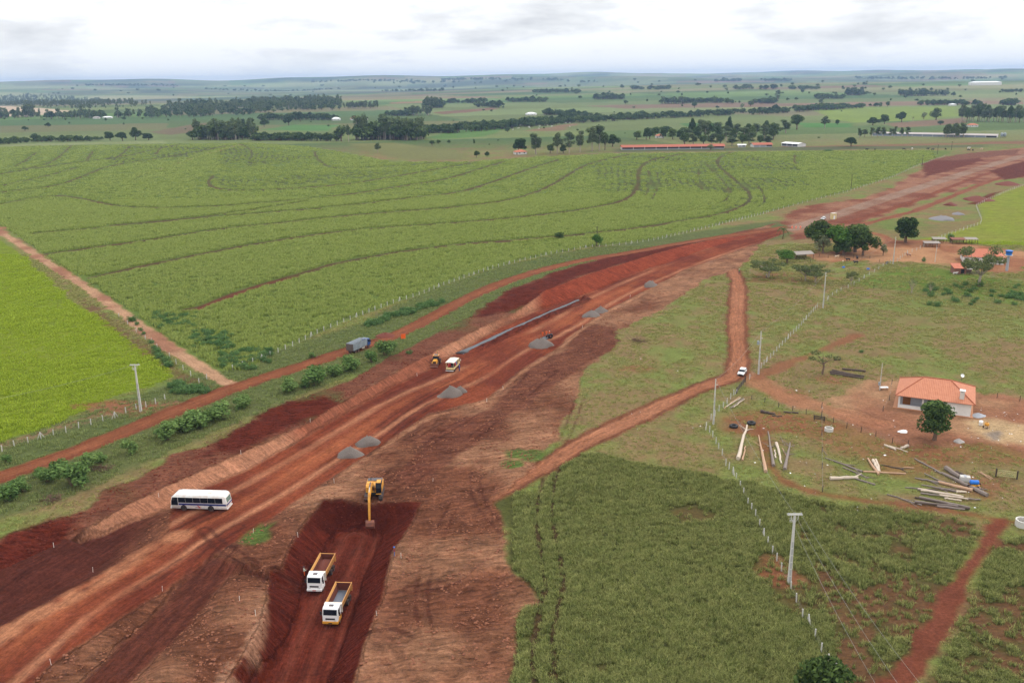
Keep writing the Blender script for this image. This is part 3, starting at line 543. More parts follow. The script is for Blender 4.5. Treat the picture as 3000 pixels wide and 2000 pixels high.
for k, nm in enumerate(CLS):
    Fq = quads[fcls == k]
    if not len(Fq): continue
    u, inv = np.unique(Fq, return_inverse=True); inv = inv.reshape(Fq.shape)
    me = mesh_np(nm, np.stack([gx[u], gy[u], gz[u]], 1), inv)
    a = me.attributes.new('soil', 'FLOAT_COLOR', 'POINT'); a.data.foreach_set('color', np.c_[np.clip(colr[u], 0, 1), np.ones(len(u))].astype(np.float32).ravel())
    a = me.attributes.new('mix', 'FLOAT_VECTOR', 'POINT'); a.data.foreach_set('vector', mx[u].astype(np.float32).ravel())
    a = me.attributes.new('flow', 'FLOAT_VECTOR', 'POINT'); a.data.foreach_set('vector', np.c_[flow[u], np.zeros(len(u))].astype(np.float32).ravel())
    me.materials.append(LAND); me.polygons.foreach_set('use_smooth', np.ones(len(Fq), bool))
    o = bpy.data.objects.new(NAMES.get(nm, nm), me); C.objects.link(o); o['kind'] = 'structure'; o['label'] = LABELS[nm]
# ------------------------------------------------------------------ mesh and material helpers
class MB:
    def __init__(s): s.v = []; s.f = []; s.m = []; s.cur = 0
    def add(s, V, F):
        o = len(s.v); s.v += [tuple(p) for p in V]; s.f += [tuple(i+o for i in f) for f in F]; s.m += [s.cur]*len(F); return s
    def box(s, x0, x1, y0, y1, z0, z1):
        V = [(x, y, z) for z in (z0, z1) for y in (y0, y1) for x in (x0, x1)]
        return s.add(V, [(0, 2, 3, 1), (4, 5, 7, 6), (0, 1, 5, 4), (2, 6, 7, 3), (0, 4, 6, 2), (1, 3, 7, 5)])
    def prism(s, prof, y0, y1, inset=0.0):
        """profile of (x,z) points extruded along y; inset shrinks the end caps a little for rounded shoulders"""
        n = len(prof); cx = sum(p[0] for p in prof)/n; cz = sum(p[1] for p in prof)/n
        rings = []
        if inset:
            sh = lambda k: [(cx+(p[0]-cx)*k, cz+(p[1]-cz)*k) for p in prof]
            w = max(abs(p[0]-cx) for p in prof); k = 1-inset/w
            rings = [(y0, sh(k)), (y0+inset, prof), (y1-inset, prof), (y1, sh(k))]
        else: rings = [(y0, prof), (y1, prof)]
        V = [(p[0], y, p[1]) for y, pr in rings for p in pr]; F = []
        for r in range(len(rings)-1):
            for i in range(n):
                j = (i+1) % n; F.append((r*n+i, r*n+j, (r+1)*n+j, (r+1)*n+i))
        F += [tuple(range(n-1, -1, -1)), tuple(range((len(rings)-1)*n, len(rings)*n))]
        return s.add(V, F)
    def tube(s, pts, rad, n=6, cap=True):
        pts = [Vector(p) for p in pts]; V = []; F = []
        if not hasattr(rad, '__len__'): rad = [rad]*len(pts)
        for i, p in enumerate(pts):
            t = (pts[min(i+1, len(pts)-1)]-pts[max(i-1, 0)]).normalized()
            a = t.cross(Vector((0, 0, 1)) if abs(t.z) < .9 else Vector((1, 0, 0))).normalized(); b = t.cross(a)
            for k in range(n):
                w = 2*math.pi*k/n; V.append(p+(a*math.cos(w)+b*math.sin(w))*rad[i])
        for i in range(len(pts)-1):
            for k in range(n):
                q = (k+1) % n; F.append((i*n+k, i*n+q, (i+1)*n+q, (i+1)*n+k))
        if cap: F += [tuple(range(n-1, -1, -1)), tuple(range((len(pts)-1)*n, len(pts)*n))]
        return s.add(V, F)
    def cyl(s, p0, p1, r0, r1=None, n=12): return s.tube([p0, p1], [r0, r0 if r1 is None else r1], n)
    def lathe(s, prof, n=16, c=(0, 0, 0), axis='z'):
        V = []; F = []
        for r, h in prof:
            for k in range(n):
                w = 2*math.pi*k/n; a, b = r*math.cos(w), r*math.sin(w)
                V.append((c[0]+a, c[1]+b, c[2]+h) if axis == 'z' else (c[0]+a, c[1]+h, c[2]+b))
        for i in range(len(prof)-1):
            for k in range(n):
                q = (k+1) % n; F.append((i*n+k, i*n+q, (i+1)*n+q, (i+1)*n+k))
        return s.add(V, F)
    def torus(s, c, R_, r, axis='y', n=18, k=8):
        V = []; F = []
        for i in range(n):
            a = 2*math.pi*i/n
            for j in range(k):
                b = 2*math.pi*j/k; q = R_+r*math.cos(b); h = r*math.sin(b)
                V.append((c[0]+q*math.cos(a), c[1]+h, c[2]+q*math.sin(a)) if axis == 'y' else (c[0]+q*math.cos(a), c[1]+q*math.sin(a), c[2]+h))
        for i in range(n):
            for j in range(k): F.append((i*k+j, ((i+1) % n)*k+j, ((i+1) % n)*k+(j+1) % k, i*k+(j+1) % k))
        return s.add(V, F)
    def quad(s, *p): return s.add(p, [tuple(range(len(p)))])
    def mesh(s, name, mats, smooth=False):
        me = bpy.data.meshes.new(name); me.from_pydata(s.v, [], s.f)
        for m in (mats if isinstance(mats, (list, tuple)) else [mats]): me.materials.append(m)
        if any(s.m): me.polygons.foreach_set('material_index', s.m)
        if smooth: me.polygons.foreach_set('use_smooth', [True]*len(s.f))
        me.update(); return me
    def build(s, name, mats, parent=None, smooth=False, bevel=0, loc=None, auto=False):
        me = s.mesh(name, mats, smooth)
        bm = bmesh.new(); bm.from_mesh(me); bmesh.ops.recalc_face_normals(bm, faces=bm.faces); bm.to_mesh(me); bm.free()
        o = bpy.data.objects.new(name, me); C.objects.link(o); o.parent = parent
        if loc: o.location = loc
        if bevel:
            b = o.modifiers.new('bevel', 'BEVEL'); b.width = bevel; b.segments = 2; b.limit_method = 'ANGLE'; b.angle_limit = R(40)
        return o
def tag(o, label, cat, group=None):
    o['label'] = label; o['category'] = cat
    if group: o['group'] = group
    return o
def thing(name, label, cat, loc, rz=0.0, group=None, scale=1.0):
    o = bpy.data.objects.new(name, None); C.objects.link(o); o.empty_display_size = .3
    o.location = loc; o.rotation_euler = (0, 0, rz); o.scale = (scale,)*3 if not hasattr(scale, '__len__') else scale
    return tag(o, label, cat, group)
def mat(name, col, rough=.6, metal=0.0, spec=.4, noise=.18, nscale=3.0, dirt=None, dirtamt=.35, coat=0.0, alpha=None):
    m = bpy.data.materials.new(name); m.use_nodes = True; nt = m.node_tree; b = nt.nodes['Principled BSDF']
    b.inputs['Roughness'].default_value = rough; b.inputs['Metallic'].default_value = metal; b.inputs['Specular IOR Level'].default_value = spec
    if coat: b.inputs['Coat Weight'].default_value = coat
    co = nd(nt, 'ShaderNodeTexCoord').outputs['Object']
    t = nd(nt, 'ShaderNodeTexNoise', inp={'Scale': nscale, 'Detail': 4.0, 'Roughness': .6}); lk(nt, co, t.inputs['Vector'])
    k = mathn(nt, 'ADD', 1.0-noise/2, mathn(nt, 'MULTIPLY', t.outputs[0], noise))
    v = nd(nt, 'ShaderNodeVectorMath', operation='SCALE'); v.inputs[0].default_value = tuple(col); lk(nt, k, v.inputs['Scale'])
    o = v.outputs[0]
    if dirt is not None:
        t2 = nd(nt, 'ShaderNodeTexNoise', inp={'Scale': nscale*.45, 'Detail': 5.0, 'Roughness': .65}); lk(nt, co, t2.inputs['Vector'])
        f = mathn(nt, 'MULTIPLY', mathn(nt, 'SUBTRACT', t2.outputs[0], .42), 3.0, True); o = mixc(nt, mathn(nt, 'MULTIPLY', f, dirtamt), o, tuple(dirt))
    lk(nt, o, b.inputs['Base Color'])
    return m
LB = 1.18
def leafmat(name, c1, c2, trans=.3, var=.5):
    m = bpy.data.materials.new(name); m.use_nodes = True; nt = m.node_tree; nt.nodes.clear()
    out = nd(nt, 'ShaderNodeOutputMaterial'); oi = nd(nt, 'ShaderNodeObjectInfo'); ge = nd(nt, 'ShaderNodeNewGeometry')
    r = mathn(nt, 'ADD', mathn(nt, 'MULTIPLY', oi.outputs['Random'], .5), mathn(nt, 'MULTIPLY', ge.outputs['Random Per Island'], .5))
    col = mixc(nt, r, tuple(x*LB for x in c1), tuple(x*LB for x in c2))
    k = mathn(nt, 'ADD', 1-var/2, mathn(nt, 'MULTIPLY', ge.outputs['Random Per Island'], var))
    v = nd(nt, 'ShaderNodeVectorMath', operation='SCALE'); lk(nt, col, v.inputs[0]); lk(nt, k, v.inputs['Scale'])
    d = nd(nt, 'ShaderNodeBsdfDiffuse'); t = nd(nt, 'ShaderNodeBsdfTranslucent'); x = nd(nt, 'ShaderNodeMixShader'); x.inputs[0].default_value = trans
    lk(nt, v.outputs[0], d.inputs[0]); lk(nt, v.outputs[0], t.inputs[0]); lk(nt, d.outputs[0], x.inputs[1]); lk(nt, t.outputs[0], x.inputs[2]); lk(nt, x.outputs[0], out.inputs[0])
    return m
BARK = mat('bark', lin(112, 92, 76), .9, noise=.4, nscale=2); BARKP = mat('pale_bark', lin(168, 154, 138), .9, noise=.35, nscale=1.2)
LEAF = {'mango': leafmat('mango_leaf', lin(36, 58, 34), lin(84, 100, 52), .3, .8), 'euc': leafmat('eucalyptus_leaf', lin(78, 94, 66), lin(104, 114, 76)),
        'acacia': leafmat('acacia_leaf', lin(84, 98, 62), lin(112, 116, 74)), 'bush': leafmat('shrub_leaf', lin(70, 100, 52), lin(116, 136, 78)),
        'round': leafmat('tree_leaf', lin(50, 74, 42), lin(100, 114, 64), .3, .8), 'weed': leafmat('weed_leaf', lin(66, 98, 56), lin(100, 124, 74)),
        'palm': leafmat('palm_leaf', lin(78, 96, 62), lin(110, 122, 80)), 'citrus': leafmat('bright_leaf', lin(60, 96, 40), lin(100, 130, 60)), 'pale': leafmat('grey_green_leaf', lin(106, 116, 84), lin(128, 132, 98))}

def leaves(bl, n, size, seed, shell=.6, flat=.0):
    """n leaf clumps spread through ellipsoids bl=[(c,(rx,ry,rz))]"""
    r = np.random.default_rng(seed); vol = np.array([b[1][0]*b[1][1]+b[1][0]*b[1][2] for b in bl]); pick = r.choice(len(bl), n, p=vol/vol.sum())
    cc = np.array([b[0] for b in bl], float)[pick]; rr = np.array([b[1] for b in bl], float)[pick]
    d = r.normal(size=(n, 3)); d /= np.linalg.norm(d, axis=1)[:, None]
    rad = np.where(r.random(n) < shell, r.uniform(.82, 1.06, n), r.random(n)**.5*.9)
    p = cc+d*rr*rad[:, None]
    nn = d*.7+r.normal(size=(n, 3))*.6; nn[:, 2] += .35; nn /= np.linalg.norm(nn, axis=1)[:, None]
    a = np.cross(nn, r.normal(size=(n, 3))); a /= np.linalg.norm(a, axis=1)[:, None]; b = np.cross(nn, a)
    s = size*r.uniform(.6, 1.4, n)[:, None]
    V = np.stack([p-a*s, p-b*s*.55+nn*s*.12, p+a*s, p+b*s*.55-nn*s*.1], 1).reshape(-1, 3)
    return V, np.arange(4*n).reshape(n, 4)
TREES = {}
def make_tree(key, kind, seed, nleaf, lsize):
    r = random.Random(seed); bl = []; tb = MB()
    def limb(p0, p1, r0, r1, n=6):
        m = tuple((a+b)/2+r.uniform(-.04, .04)*abs(p1[2]-p0[2]) for a, b in zip(p0, p1)); tb.tube([p0, m, p1], [r0, (r0+r1)/2, r1], n)
    if kind in ('mango', 'round', 'citrus', 'pale'):
        H = 10; W = 5.4 if kind == 'mango' else 4.4
        tb.tube([(0, 0, -.3), (.1, 0, 1.2), (0, .1, 2.6), (.1, 0, 4.5)], [.55, .42, .36, .2], 8)
        for i in range(13):
            a = i*2.4+r.random(); q = r.uniform(.35, .84)*W*(1 if i > 2 else .4); z = r.uniform(3.2, 7.8) if i > 2 else 7.6
            q *= (1-.5*max(0, z-6)/2.5); c_ = (q*math.cos(a), q*math.sin(a), z); s = r.uniform(1.1, 2.4)
            bl.append((c_, (s, s, s*.85))); limb((.1, 0, r.uniform(1.8, 3.4)), c_, .2, .05, 5)
        bl.append(((0, 0, 5.4), (W*.45, W*.45, 2.3)))
    elif kind == 'euc':
        tb.tube([(0, 0, -.3), (.15, .1, 5), (-.1, .1, 10), (.1, -.1, 16)], [.34, .28, .2, .05], 7)
        for i in range(15):
            z = r.uniform(6.0, 16.2); a = i*2.4+r.random()*1.5; q = r.uniform(.6, 2.6)*(1-.35*(z-6)/10); c_ = (q*math.cos(a), q*math.sin(a), z); s = r.uniform(.9, 1.7)
            bl.append((c_, (s, s, s*1.1))); limb((0, 0, z-r.uniform(1.2, 2.4)), c_, .1, .03, 4)
    elif kind == 'acacia':
        tb.tube([(0, 0, -.3), (.2, 0, 1.4), (.1, .1, 2.2)], [.34, .28, .24], 7)
        for i in range(13):
            a = i*2.4+r.random()*.6; q = r.uniform(1.2, 4.2); z = 5.6+r.uniform(-1.2, 1.8)-.09*q*q*.6; c_ = (q*math.cos(a), q*math.sin(a), z)
            bl.append((c_, (1.5, 1.5, .75))); limb((.1, .1, 2.1), c_, .16, .04, 5)
            for k in range(2): limb(c_, (c_[0]+r.uniform(-1, 1), c_[1]+r.uniform(-1, 1), z+r.uniform(.2, .8)), .05, .02, 4)
    elif kind == 'sparse':
        tb.tube([(0, 0, -.3), (-.3, .2, 2.2), (-.2, 0, 3.6)], [.36, .28, .22], 7)
        for i in range(8):
            a = i*.9+r.random()*.5; q = r.uniform(1.8, 4.2); z = r.uniform(4.6, 7.2); c_ = (q*math.cos(a), q*math.sin(a)*.7, z); limb((-.2, 0, r.uniform(2.6, 3.6)), c_, .15, .03, 5)
            if i % 8 not in (2, 5): bl.append((c_, (1.25, 1.1, .55)))
            for k in range(3): limb(c_, (c_[0]*1.15+r.uniform(-.8, .8), c_[1]+r.uniform(-.8, .8), z+r.uniform(-.2, 1.2)), .04, .015, 4)
    elif kind in ('bush', 'weed'):
        for i in range(7):
            a = i*2.4+r.random(); q = r.uniform(.2, .75); h = r.uniform(.8, 2.0) if kind == 'bush' else r.uniform(.4, 1.0)
            c_ = (q*math.cos(a), q*math.sin(a), h); s = r.uniform(.45, .7); bl.append((c_, (s, s, s*1.25))); tb.tube([(q*.2*math.cos(a), q*.2*math.sin(a), -.1), c_], [.04, .015], 4)
    elif kind == 'bare':
        tb.tube([(0, 0, -.2), (.1, 0, 1.2)], [.16, .12], 6)
        for i in range(9):
            a = i*2.4; q = r.uniform(.6, 1.6); z = r.uniform(2.6, 4.2); c_ = (q*math.cos(a), q*math.sin(a), z); limb((.05, 0, r.uniform(.5, 1.2)), c_, .07, .015, 4)
            for k in range(3): limb((c_[0]*.6, c_[1]*.6, z*.7), (c_[0]+r.uniform(-.5, .5), c_[1]+r.uniform(-.5, .5), z+r.uniform(-.5, .6)), .03, .01, 3)
            bl.append((c_, (.7, .7, .6)))
    V, F = leaves(bl, nleaf, lsize, seed)
    lm = LEAF['acacia' if kind in ('sparse', 'bare') else kind]
    cm = mesh_np(key+'_crown', V, F); cm.materials.append(lm)
    H = {'mango': 9.6, 'round': 9.6, 'citrus': 9.6, 'pale': 9.6, 'euc': 17.4, 'acacia': 7.6, 'sparse': 7.6, 'bush': 2.6, 'weed': 1.5, 'bare': 4.6}[kind]
    TREES[key] = (cm, tb.mesh(key+'_trunk', BARKP if kind in ('euc', 'bare', 'acacia') else BARK), H, kind)
for i in range(3):
    make_tree(f'mango{i}', 'mango', 10+i, 3600, .38); make_tree(f'euc{i}', 'euc', 20+i, 1700, .42); make_tree(f'round{i}', 'round', 30+i, 2600, .38)
    make_tree(f'bush{i}', 'bush', 50+i, 760, .17); make_tree(f'weed{i}', 'weed', 60+i, 420, .14)
make_tree('acacia0', 'acacia', 41, 2600, .24); make_tree('acacia1', 'acacia', 42, 2400, .25); make_tree('sparse0', 'sparse', 43, 420, .26); make_tree('bare0', 'bare', 44, 160, .16); make_tree('citrus0', 'citrus', 47, 3000, .34); make_tree('pale0', 'pale', 48, 900, .4)
TNAME = {'mango': 'mango_tree', 'euc': 'eucalyptus_tree', 'round': 'broadleaf_tree', 'citrus': 'broadleaf_tree', 'pale': 'broadleaf_tree', 'bush': 'shrub', 'weed': 'shrub', 'acacia': 'acacia_tree', 'sparse': 'acacia_tree', 'bare': 'small_tree'}
_tr = random.Random(99)
def put_tree(pos, hm, key, wf=1.0, label='', group=None, cat=None, rz=None):
    cm, tm, H, kind = TREES[key]; s = hm/H
    e = thing(TNAME[kind], label, cat or ('shrub' if kind in ('bush', 'weed') else 'tree'), pos, _tr.uniform(0, 6.28) if rz is None else rz, group, (s*wf, s*wf, s))
    for nm, me in (('crown' if kind not in ('bush', 'weed') else 'foliage', cm), ('trunk' if kind not in ('bush', 'weed') else 'stem', tm)):
        o = bpy.data.objects.new(nm, me); C.objects.link(o); o.parent = e
    return e
def tree(px, py, hpx, key, wpx=None, label='', group=None, cat=None):
    p = T3(px, py); dep = proj(*p)[2]; hm = hpx*dep/FPX*1.03
    kind = TREES[key][3]; base = {'mango': 1.28, 'round': 1.0, 'citrus': 1.0, 'pale': 1.0, 'euc': .34, 'acacia': 1.3, 'sparse': 1.2, 'bush': 1.0, 'weed': 1.7, 'bare': .95}[kind]
    wf = (wpx/hpx)/base if wpx else _tr.uniform(.9, 1.15)
    return put_tree(p, hm, key, wf, label, group, cat)

# ------------------------------------------------------------------ scattered ground cover (uncountable, one object each)
def blades(n, rad, h0, h1, w, lean, seed, seg=2):
    r = np.random.default_rng(seed); V = []; F = []
    for i in range(n):
        a = r.random()*6.283; q = rad*math.sqrt(r.random()); bx, by = q*math.cos(a), q*math.sin(a); h = r.uniform(h0, h1); d = r.random()*6.283; l = lean*h*r.uniform(.4, 1.3)
        dx, dy = math.cos(d), math.sin(d); ox, oy = -dy*w*.5, dx*w*.5; o = len(V)
        V += [(bx-ox, by-oy, -.03), (bx+ox, by+oy, -.03), (bx+dx*l*.35+ox*.8, by+dy*l*.35+oy*.8, h*.62), (bx+dx*l*.35-ox*.8, by+dy*l*.35-oy*.8, h*.62), (bx+dx*l, by+dy*l, h*r.uniform(.82, 1))]
        F += [(o, o+1, o+2, o+3), (o+3, o+2, o+4)]
    me = bpy.data.meshes.new('blades'); me.from_pydata(V, [], F); return me
PROTO = bpy.data.collections.new('prototypes')
def gn_group(name, coll):
    g = bpy.data.node_groups.new(name, 'GeometryNodeTree'); g.interface.new_socket('Geometry', in_out='INPUT', socket_type='NodeSocketGeometry'); g.interface.new_socket('Geometry', in_out='OUTPUT', socket_type='NodeSocketGeometry')
    i = g.nodes.new('NodeGroupInput'); o = g.nodes.new('NodeGroupOutput'); ip = g.nodes.new('GeometryNodeInstanceOnPoints')
    ci = g.nodes.new('GeometryNodeCollectionInfo'); ci.inputs[0].default_value = coll; ci.inputs['Separate Children'].default_value = True; ci.inputs['Reset Children'].default_value = True
    def at(nm, t): n = g.nodes.new('GeometryNodeInputNamedAttribute'); n.data_type = t; n.inputs[0].default_value = nm; return n.outputs[0]
    g.links.new(i.outputs[0], ip.inputs['Points']); g.links.new(ci.outputs[0], ip.inputs['Instance']); ip.inputs['Pick Instance'].default_value = True
    g.links.new(at('idx', 'INT'), ip.inputs['Instance Index']); g.links.new(at('rot', 'FLOAT_VECTOR'), ip.inputs['Rotation']); g.links.new(at('scl', 'FLOAT_VECTOR'), ip.inputs['Scale'])
    g.links.new(ip.outputs[0], o.inputs[0]); return g
def scatter(name, meshes, P, S, label, cat=None, tilt=0.0):
    coll = bpy.data.collections.new(name+'_kinds')
    for k, me in enumerate(meshes):
        o = bpy.data.objects.new(f'{name}_kind', me); coll.objects.link(o)
    n = len(P); me = bpy.data.meshes.new(name); me.vertices.add(n); me.vertices.foreach_set('co', np.asarray(P, np.float32).ravel())
    r = np.random.default_rng(n); rot = np.zeros((n, 3), np.float32); rot[:, 2] = r.random(n)*6.283; rot[:, :2] = r.normal(0, tilt, (n, 2))
    a = me.attributes.new('idx', 'INT', 'POINT'); a.data.foreach_set('value', r.integers(0, len(meshes), n).astype(np.int32))
    a = me.attributes.new('rot', 'FLOAT_VECTOR', 'POINT'); a.data.foreach_set('vector', rot.ravel())
    a = me.attributes.new('scl', 'FLOAT_VECTOR', 'POINT'); a.data.foreach_set('vector', np.asarray(S, np.float32).ravel())
    o = bpy.data.objects.new(name, me); C.objects.link(o); o['kind'] = 'stuff'; o['label'] = label
    if cat: o['category'] = cat
    md = o.modifiers.new('scatter', 'NODES'); md.node_group = gn_group(name+'_nodes', coll); return o
def fan(n, y0, y1, t0=-.66, t1=.66, p=1.0):
    u = rng.random(n); y = (y0**p+(y1**p-y0**p)*u)**(1/p) if p else y0*(y1/y0)**u
    return rng.uniform(t0, t1, n)*y, y
def addmat(meshes, m):
    for me in meshes: me.materials.append(m)
    return meshes
CANE_K = addmat([blades(46, 1.25, .75, 1.25, .15, .55, 1), blades(46, 1.25, .7, 1.2, .15, .6, 2), blades(46, 1.25, .8, 1.35, .14, .5, 3)], leafmat('cane_leaf', lin(118, 135, 64), lin(150, 157, 88), .4, .5))
MEAD_K = addmat([blades(42, .8, .22, .5, .10, .6, 4), blades(42, .8, .2, .45, .10, .7, 5)], leafmat('meadow_grass', lin(128, 148, 40), lin(154, 166, 60), .4, .45))
TALL_K = addmat([blades(44, .62, .55, 1.15, .075, .6, 6), blades(44, .62, .5, 1.0, .075, .75, 7), blades(34, .5, .6, 1.3, .07, .6, 8)], leafmat('rough_grass', lin(82, 98, 46), lin(146, 144, 90), .3, .95))
PAST_K = addmat([blades(20, .34, .1, .26, .06, .8, 9), blades(20, .34, .1, .3, .06, .9, 10)], leafmat('pasture_grass', lin(106, 118, 58), lin(150, 142, 92), .35, .6))
VERGE_K = addmat([blades(24, .5, .18, .5, .08, .7, 12), blades(24, .5, .15, .4, .08, .8, 13)], leafmat('verge_grass', lin(104, 120, 68), lin(134, 138, 88), .4, .5))
def pick(x, y, want, thin=None):
    cl, co, fl, m, ic = paint(x, y); k = cl == CI[want]
    return k, co
x, y = fan(60000, 205, 620, -.62, .40, 1.6); x2, y2 = fan(34000, 560, 1230, -.62, .46, .3); x = np.r_[x, x2]; y = np.r_[y, y2]
k = inside(x, y, CANE); x, y = x[k], y[k]; ok = sdf(x, y, CANE, 30) > 1.0
gapd = np.full(len(x), 99.0)
for g, pr_, i in GRUNS:
    lo = g.min(0)-9; hi = g.max(0)+9; q = np.nonzero((x > lo[0]) & (x < hi[0]) & (y > lo[1]) & (y < hi[1]))[0]; hw_ = (1.1+1.9*pr_)*(1 if i < 8 else .8 if i < 18 else .4)
    if len(q): gapd[q] = np.minimum(gapd[q], pdist(x[q], y[q], g)[0]-hw_)
for g in (PALE,): gapd = np.minimum(gapd, pdist(x, y, g)[0]-3.0)
gapd = np.minimum(gapd, pdist(x, y, smooth(GL([(575, 908), (640, 880), (723, 850), (800, 825), (870, 812)]), 1))[0]-1.5)
sc = np.clip(y/330, 1, 2.8)
for Z, g, sp in ROWZ:
    q = np.nonzero(inside(x, y, Z))[0]; d_, sd_, ar_ = pdist(x[q], y[q], g); ph = sd_/sp+.25*(fbm(x[q], y[q], 14, 4, 1)-.5)*2; ok[q] &= ~((np.abs(ph-np.round(ph)) < .24) & (fbm(x[q], y[q], 40, 2, 3) > .42)); sc[q] = np.minimum(sc[q], 1.5)
sc = np.where(gapd < 9, np.minimum(sc, 1.4), sc); ok &= gapd > .95*sc
x, y, sc = x[ok], y[ok], sc[ok]; vz = (.75+.55*fbm(x, y, 18, 3, 2))*np.clip(1.15-.2*sc, .7, 1)
scatter('sugarcane', CANE_K, np.stack([x, y, height(x, y)], 1), np.stack([sc, sc, vz], 1), 'waist high green sugarcane filling the terraced field')
x, y = fan(80000, 100, 420, -.66, .66, 2.0)
cl, co, fl, mxx, ic = paint(x, y); zz = height(x, y); f = fbm(x, y, 7, 3, 3)
k = (cl == CI['meadow']); s = rng.uniform(.6, 1.3, k.sum())*(.5+.9*f[k])*(.45+1.1*fbm(x[k], y[k], 16, 3, 6)); scatter('meadow_grass', MEAD_K, np.stack([x, y, zz], 1)[k], np.stack([s*1.3, s*1.3, s], 1), 'lush lime green grass of the meadows')
k = (cl == CI['pasture']) & (f > .36); s = rng.uniform(.7, 1.5, k.sum())*np.clip(y[k]/200, 1, 2); scatter('pasture_grass', PAST_K, np.stack([x, y, zz], 1)[k], np.stack([s*1.2, s*1.2, s*.9], 1), 'short tufty grass of the grazed pasture')
k = (cl == CI['grass_verge']) | ((cl == CI['spoil_bank']) & (co[:, 1] > co[:, 0]*.95)); s = rng.uniform(.7, 1.5, k.sum()); scatter('verge_grass', VERGE_K, np.stack([x, y, zz], 1)[k], np.stack([s, s, s], 1), 'green grass on the verges of the service road')
x, y = fan(95000, 84, 235, .0, .68, 2.0); cl, co, fl, mxx, ic = paint(x, y); zz = height(x, y); f = fbm(x, y, 4, 3, 3); f9 = fbm(x, y, 14, 3, 6); bare = co[:, 0] > co[:, 1]*1.08
k = (cl == CI['rough_grassland']) & (~bare | (rng.random(len(x)) < .1)); s = rng.uniform(.5, 1.05, k.sum())*(.45+.75*f[k]); scatter('rough_grass', TALL_K, np.stack([x, y, zz], 1)[k], np.stack([s*1.1, s*1.1, s*(.7+.5*f9[k])], 1), 'tall olive rough grass in the lower right field', tilt=.06)
# clods of earth on the churned ground
def clod(seed):
    r = np.random.default_rng(seed); bm = bmesh.new(); bmesh.ops.create_icosphere(bm, subdivisions=1, radius=1.0)
    for v in bm.verts: v.co *= r.uniform(.65, 1.25); v.co.z *= .65
    me = bpy.data.meshes.new('clod'); bm.to_mesh(me); bm.free(); return me
CLOD_D = addmat([clod(1), clod(2)], leafmat('dark_clod', lin(92, 44, 34, .55), lin(116, 60, 46, .55), 0, .5)); CLOD_P = addmat([clod(3), clod(4)], leafmat('brown_clod', lin(118, 74, 58, .55), lin(160, 108, 84, .55), 0, .5))
x, y = fan(90000, 84, 330, -.62, .28, 1.2); cl, co, fl, mxx, ic = paint(x, y); f = fbm(x, y, 3, 3, 5); zz = height(x, y)
k = np.isin(cl, [CI['spoil_bank'], CI['excavation']]) & (mxx[:, 2] > .6) & (f > .38); s = (rng.random(k.sum())**3*.26+.06)*np.where(cl[k] == CI['excavation'], .6, 1); scatter('earth_clods', CLOD_D, np.stack([x, y, zz], 1)[k], np.stack([s, s, s*.9], 1), 'dark red clods of loose earth on the spoil')
k = (cl == CI['stripped_ground']) & (mxx[:, 2] > .6) & (f > .42); s = rng.random(k.sum())**3*.24+.06; scatter('earth_clods', CLOD_P, np.stack([x, y, zz], 1)[k], np.stack([s, s, s*.9], 1), 'brown clods of loose earth on the stripped ground')
# ------------------------------------------------------------------ woodland masses (uncountable) far away
def small_tree(kind, seed, n, ls):
    make_tree('tmp', kind, seed, n, ls); cm, tm, H, _ = TREES.pop('tmp')
    bm = bmesh.new(); bm.from_mesh(cm); nf = len(bm.faces); bm.from_mesh(tm)
    bm.faces.ensure_lookup_table()
    for f in bm.faces[nf:]: f.material_index = 1
    bmesh.ops.scale(bm, vec=(9.6/H,)*3 if kind != 'euc' else (13/H,)*3, verts=bm.verts); H = 9.6; me = bpy.data.meshes.new('woodland_tree'); bm.to_mesh(me); bm.free()
    me.materials.append(cm.materials[0]); me.materials.append(tm.materials[0]); return me, H
FR = [small_tree('round', 71+i, 420, .85) for i in range(2)]+[small_tree('mango', 75, 420, .9)]; FE = [small_tree('euc', 81+i, 330, .85) for i in range(3)]
def wood(name, pxs, n, h, protos, label, y_jit=0):
    P = far_poly(pxs); lo = P.min(0); hi = P.max(0); X = rng.uniform(lo[0], hi[0], n*20); Y = rng.uniform(lo[1], hi[1], n*20); k = np.nonzero(inside(X, Y, P) & (fbm(X, Y, 70, 3, 2) > .42))[0][:n]
    X, Y = X[k], Y[k]; s = h/protos[0][1]*rng.uniform(.5, 1.3, len(k))*(.7+.6*fbm(X, Y, 60, 2, 1)); w = s*rng.uniform(.9, 1.4, len(k))
    scatter(name, [p[0] for p in protos], np.stack([X, Y, height(X, Y)-.2], 1), np.stack([w, w, s], 1), label)
wood('distant_forest', [(-60, 284), (90, 281), (200, 287), (290, 296), (360, 304), (450, 309), (380, 318), (300, 325), (215, 325), (100, 316), (-60, 307)], 1500, 13, FE, 'bluish plantation forest beyond the pale bare field')
wood('woodland', [(320, 346), (420, 330), (560, 310), (700, 304), (850, 296), (1000, 300), (1000, 324), (900, 324), (800, 330), (700, 341), (560, 344), (450, 346)], 1000, 15, FR+FE, 'dark belt of woodland across the left middle distance')
wood('woodland', [(-40, 350), (98, 350), (315, 348), (300, 340), (150, 341), (-40, 342)], 130, 14, FE+FR, 'thin grove below the pale bare field')
wood('scrub_belt', [(-60, 434), (0, 425), (100, 418), (200, 417), (300, 414), (300, 410), (200, 411), (100, 412), (0, 417), (-60, 424)], 150, 6.5, FR, 'low scrub along the left crest of the cane field')
wood('scrub_belt', [(740, 413), (860, 413), (1000, 414), (1010, 409), (860, 407), (740, 408)], 170, 9, FR, 'dark scrub belt behind the cane field crest')
wood('woodland', [(1000, 416), (1060, 416), (1200, 414), (1245, 408), (1230, 398), (1100, 396), (1000, 402)], 190, 17, FR+FE, 'dense dark grove behind the olive terraces')
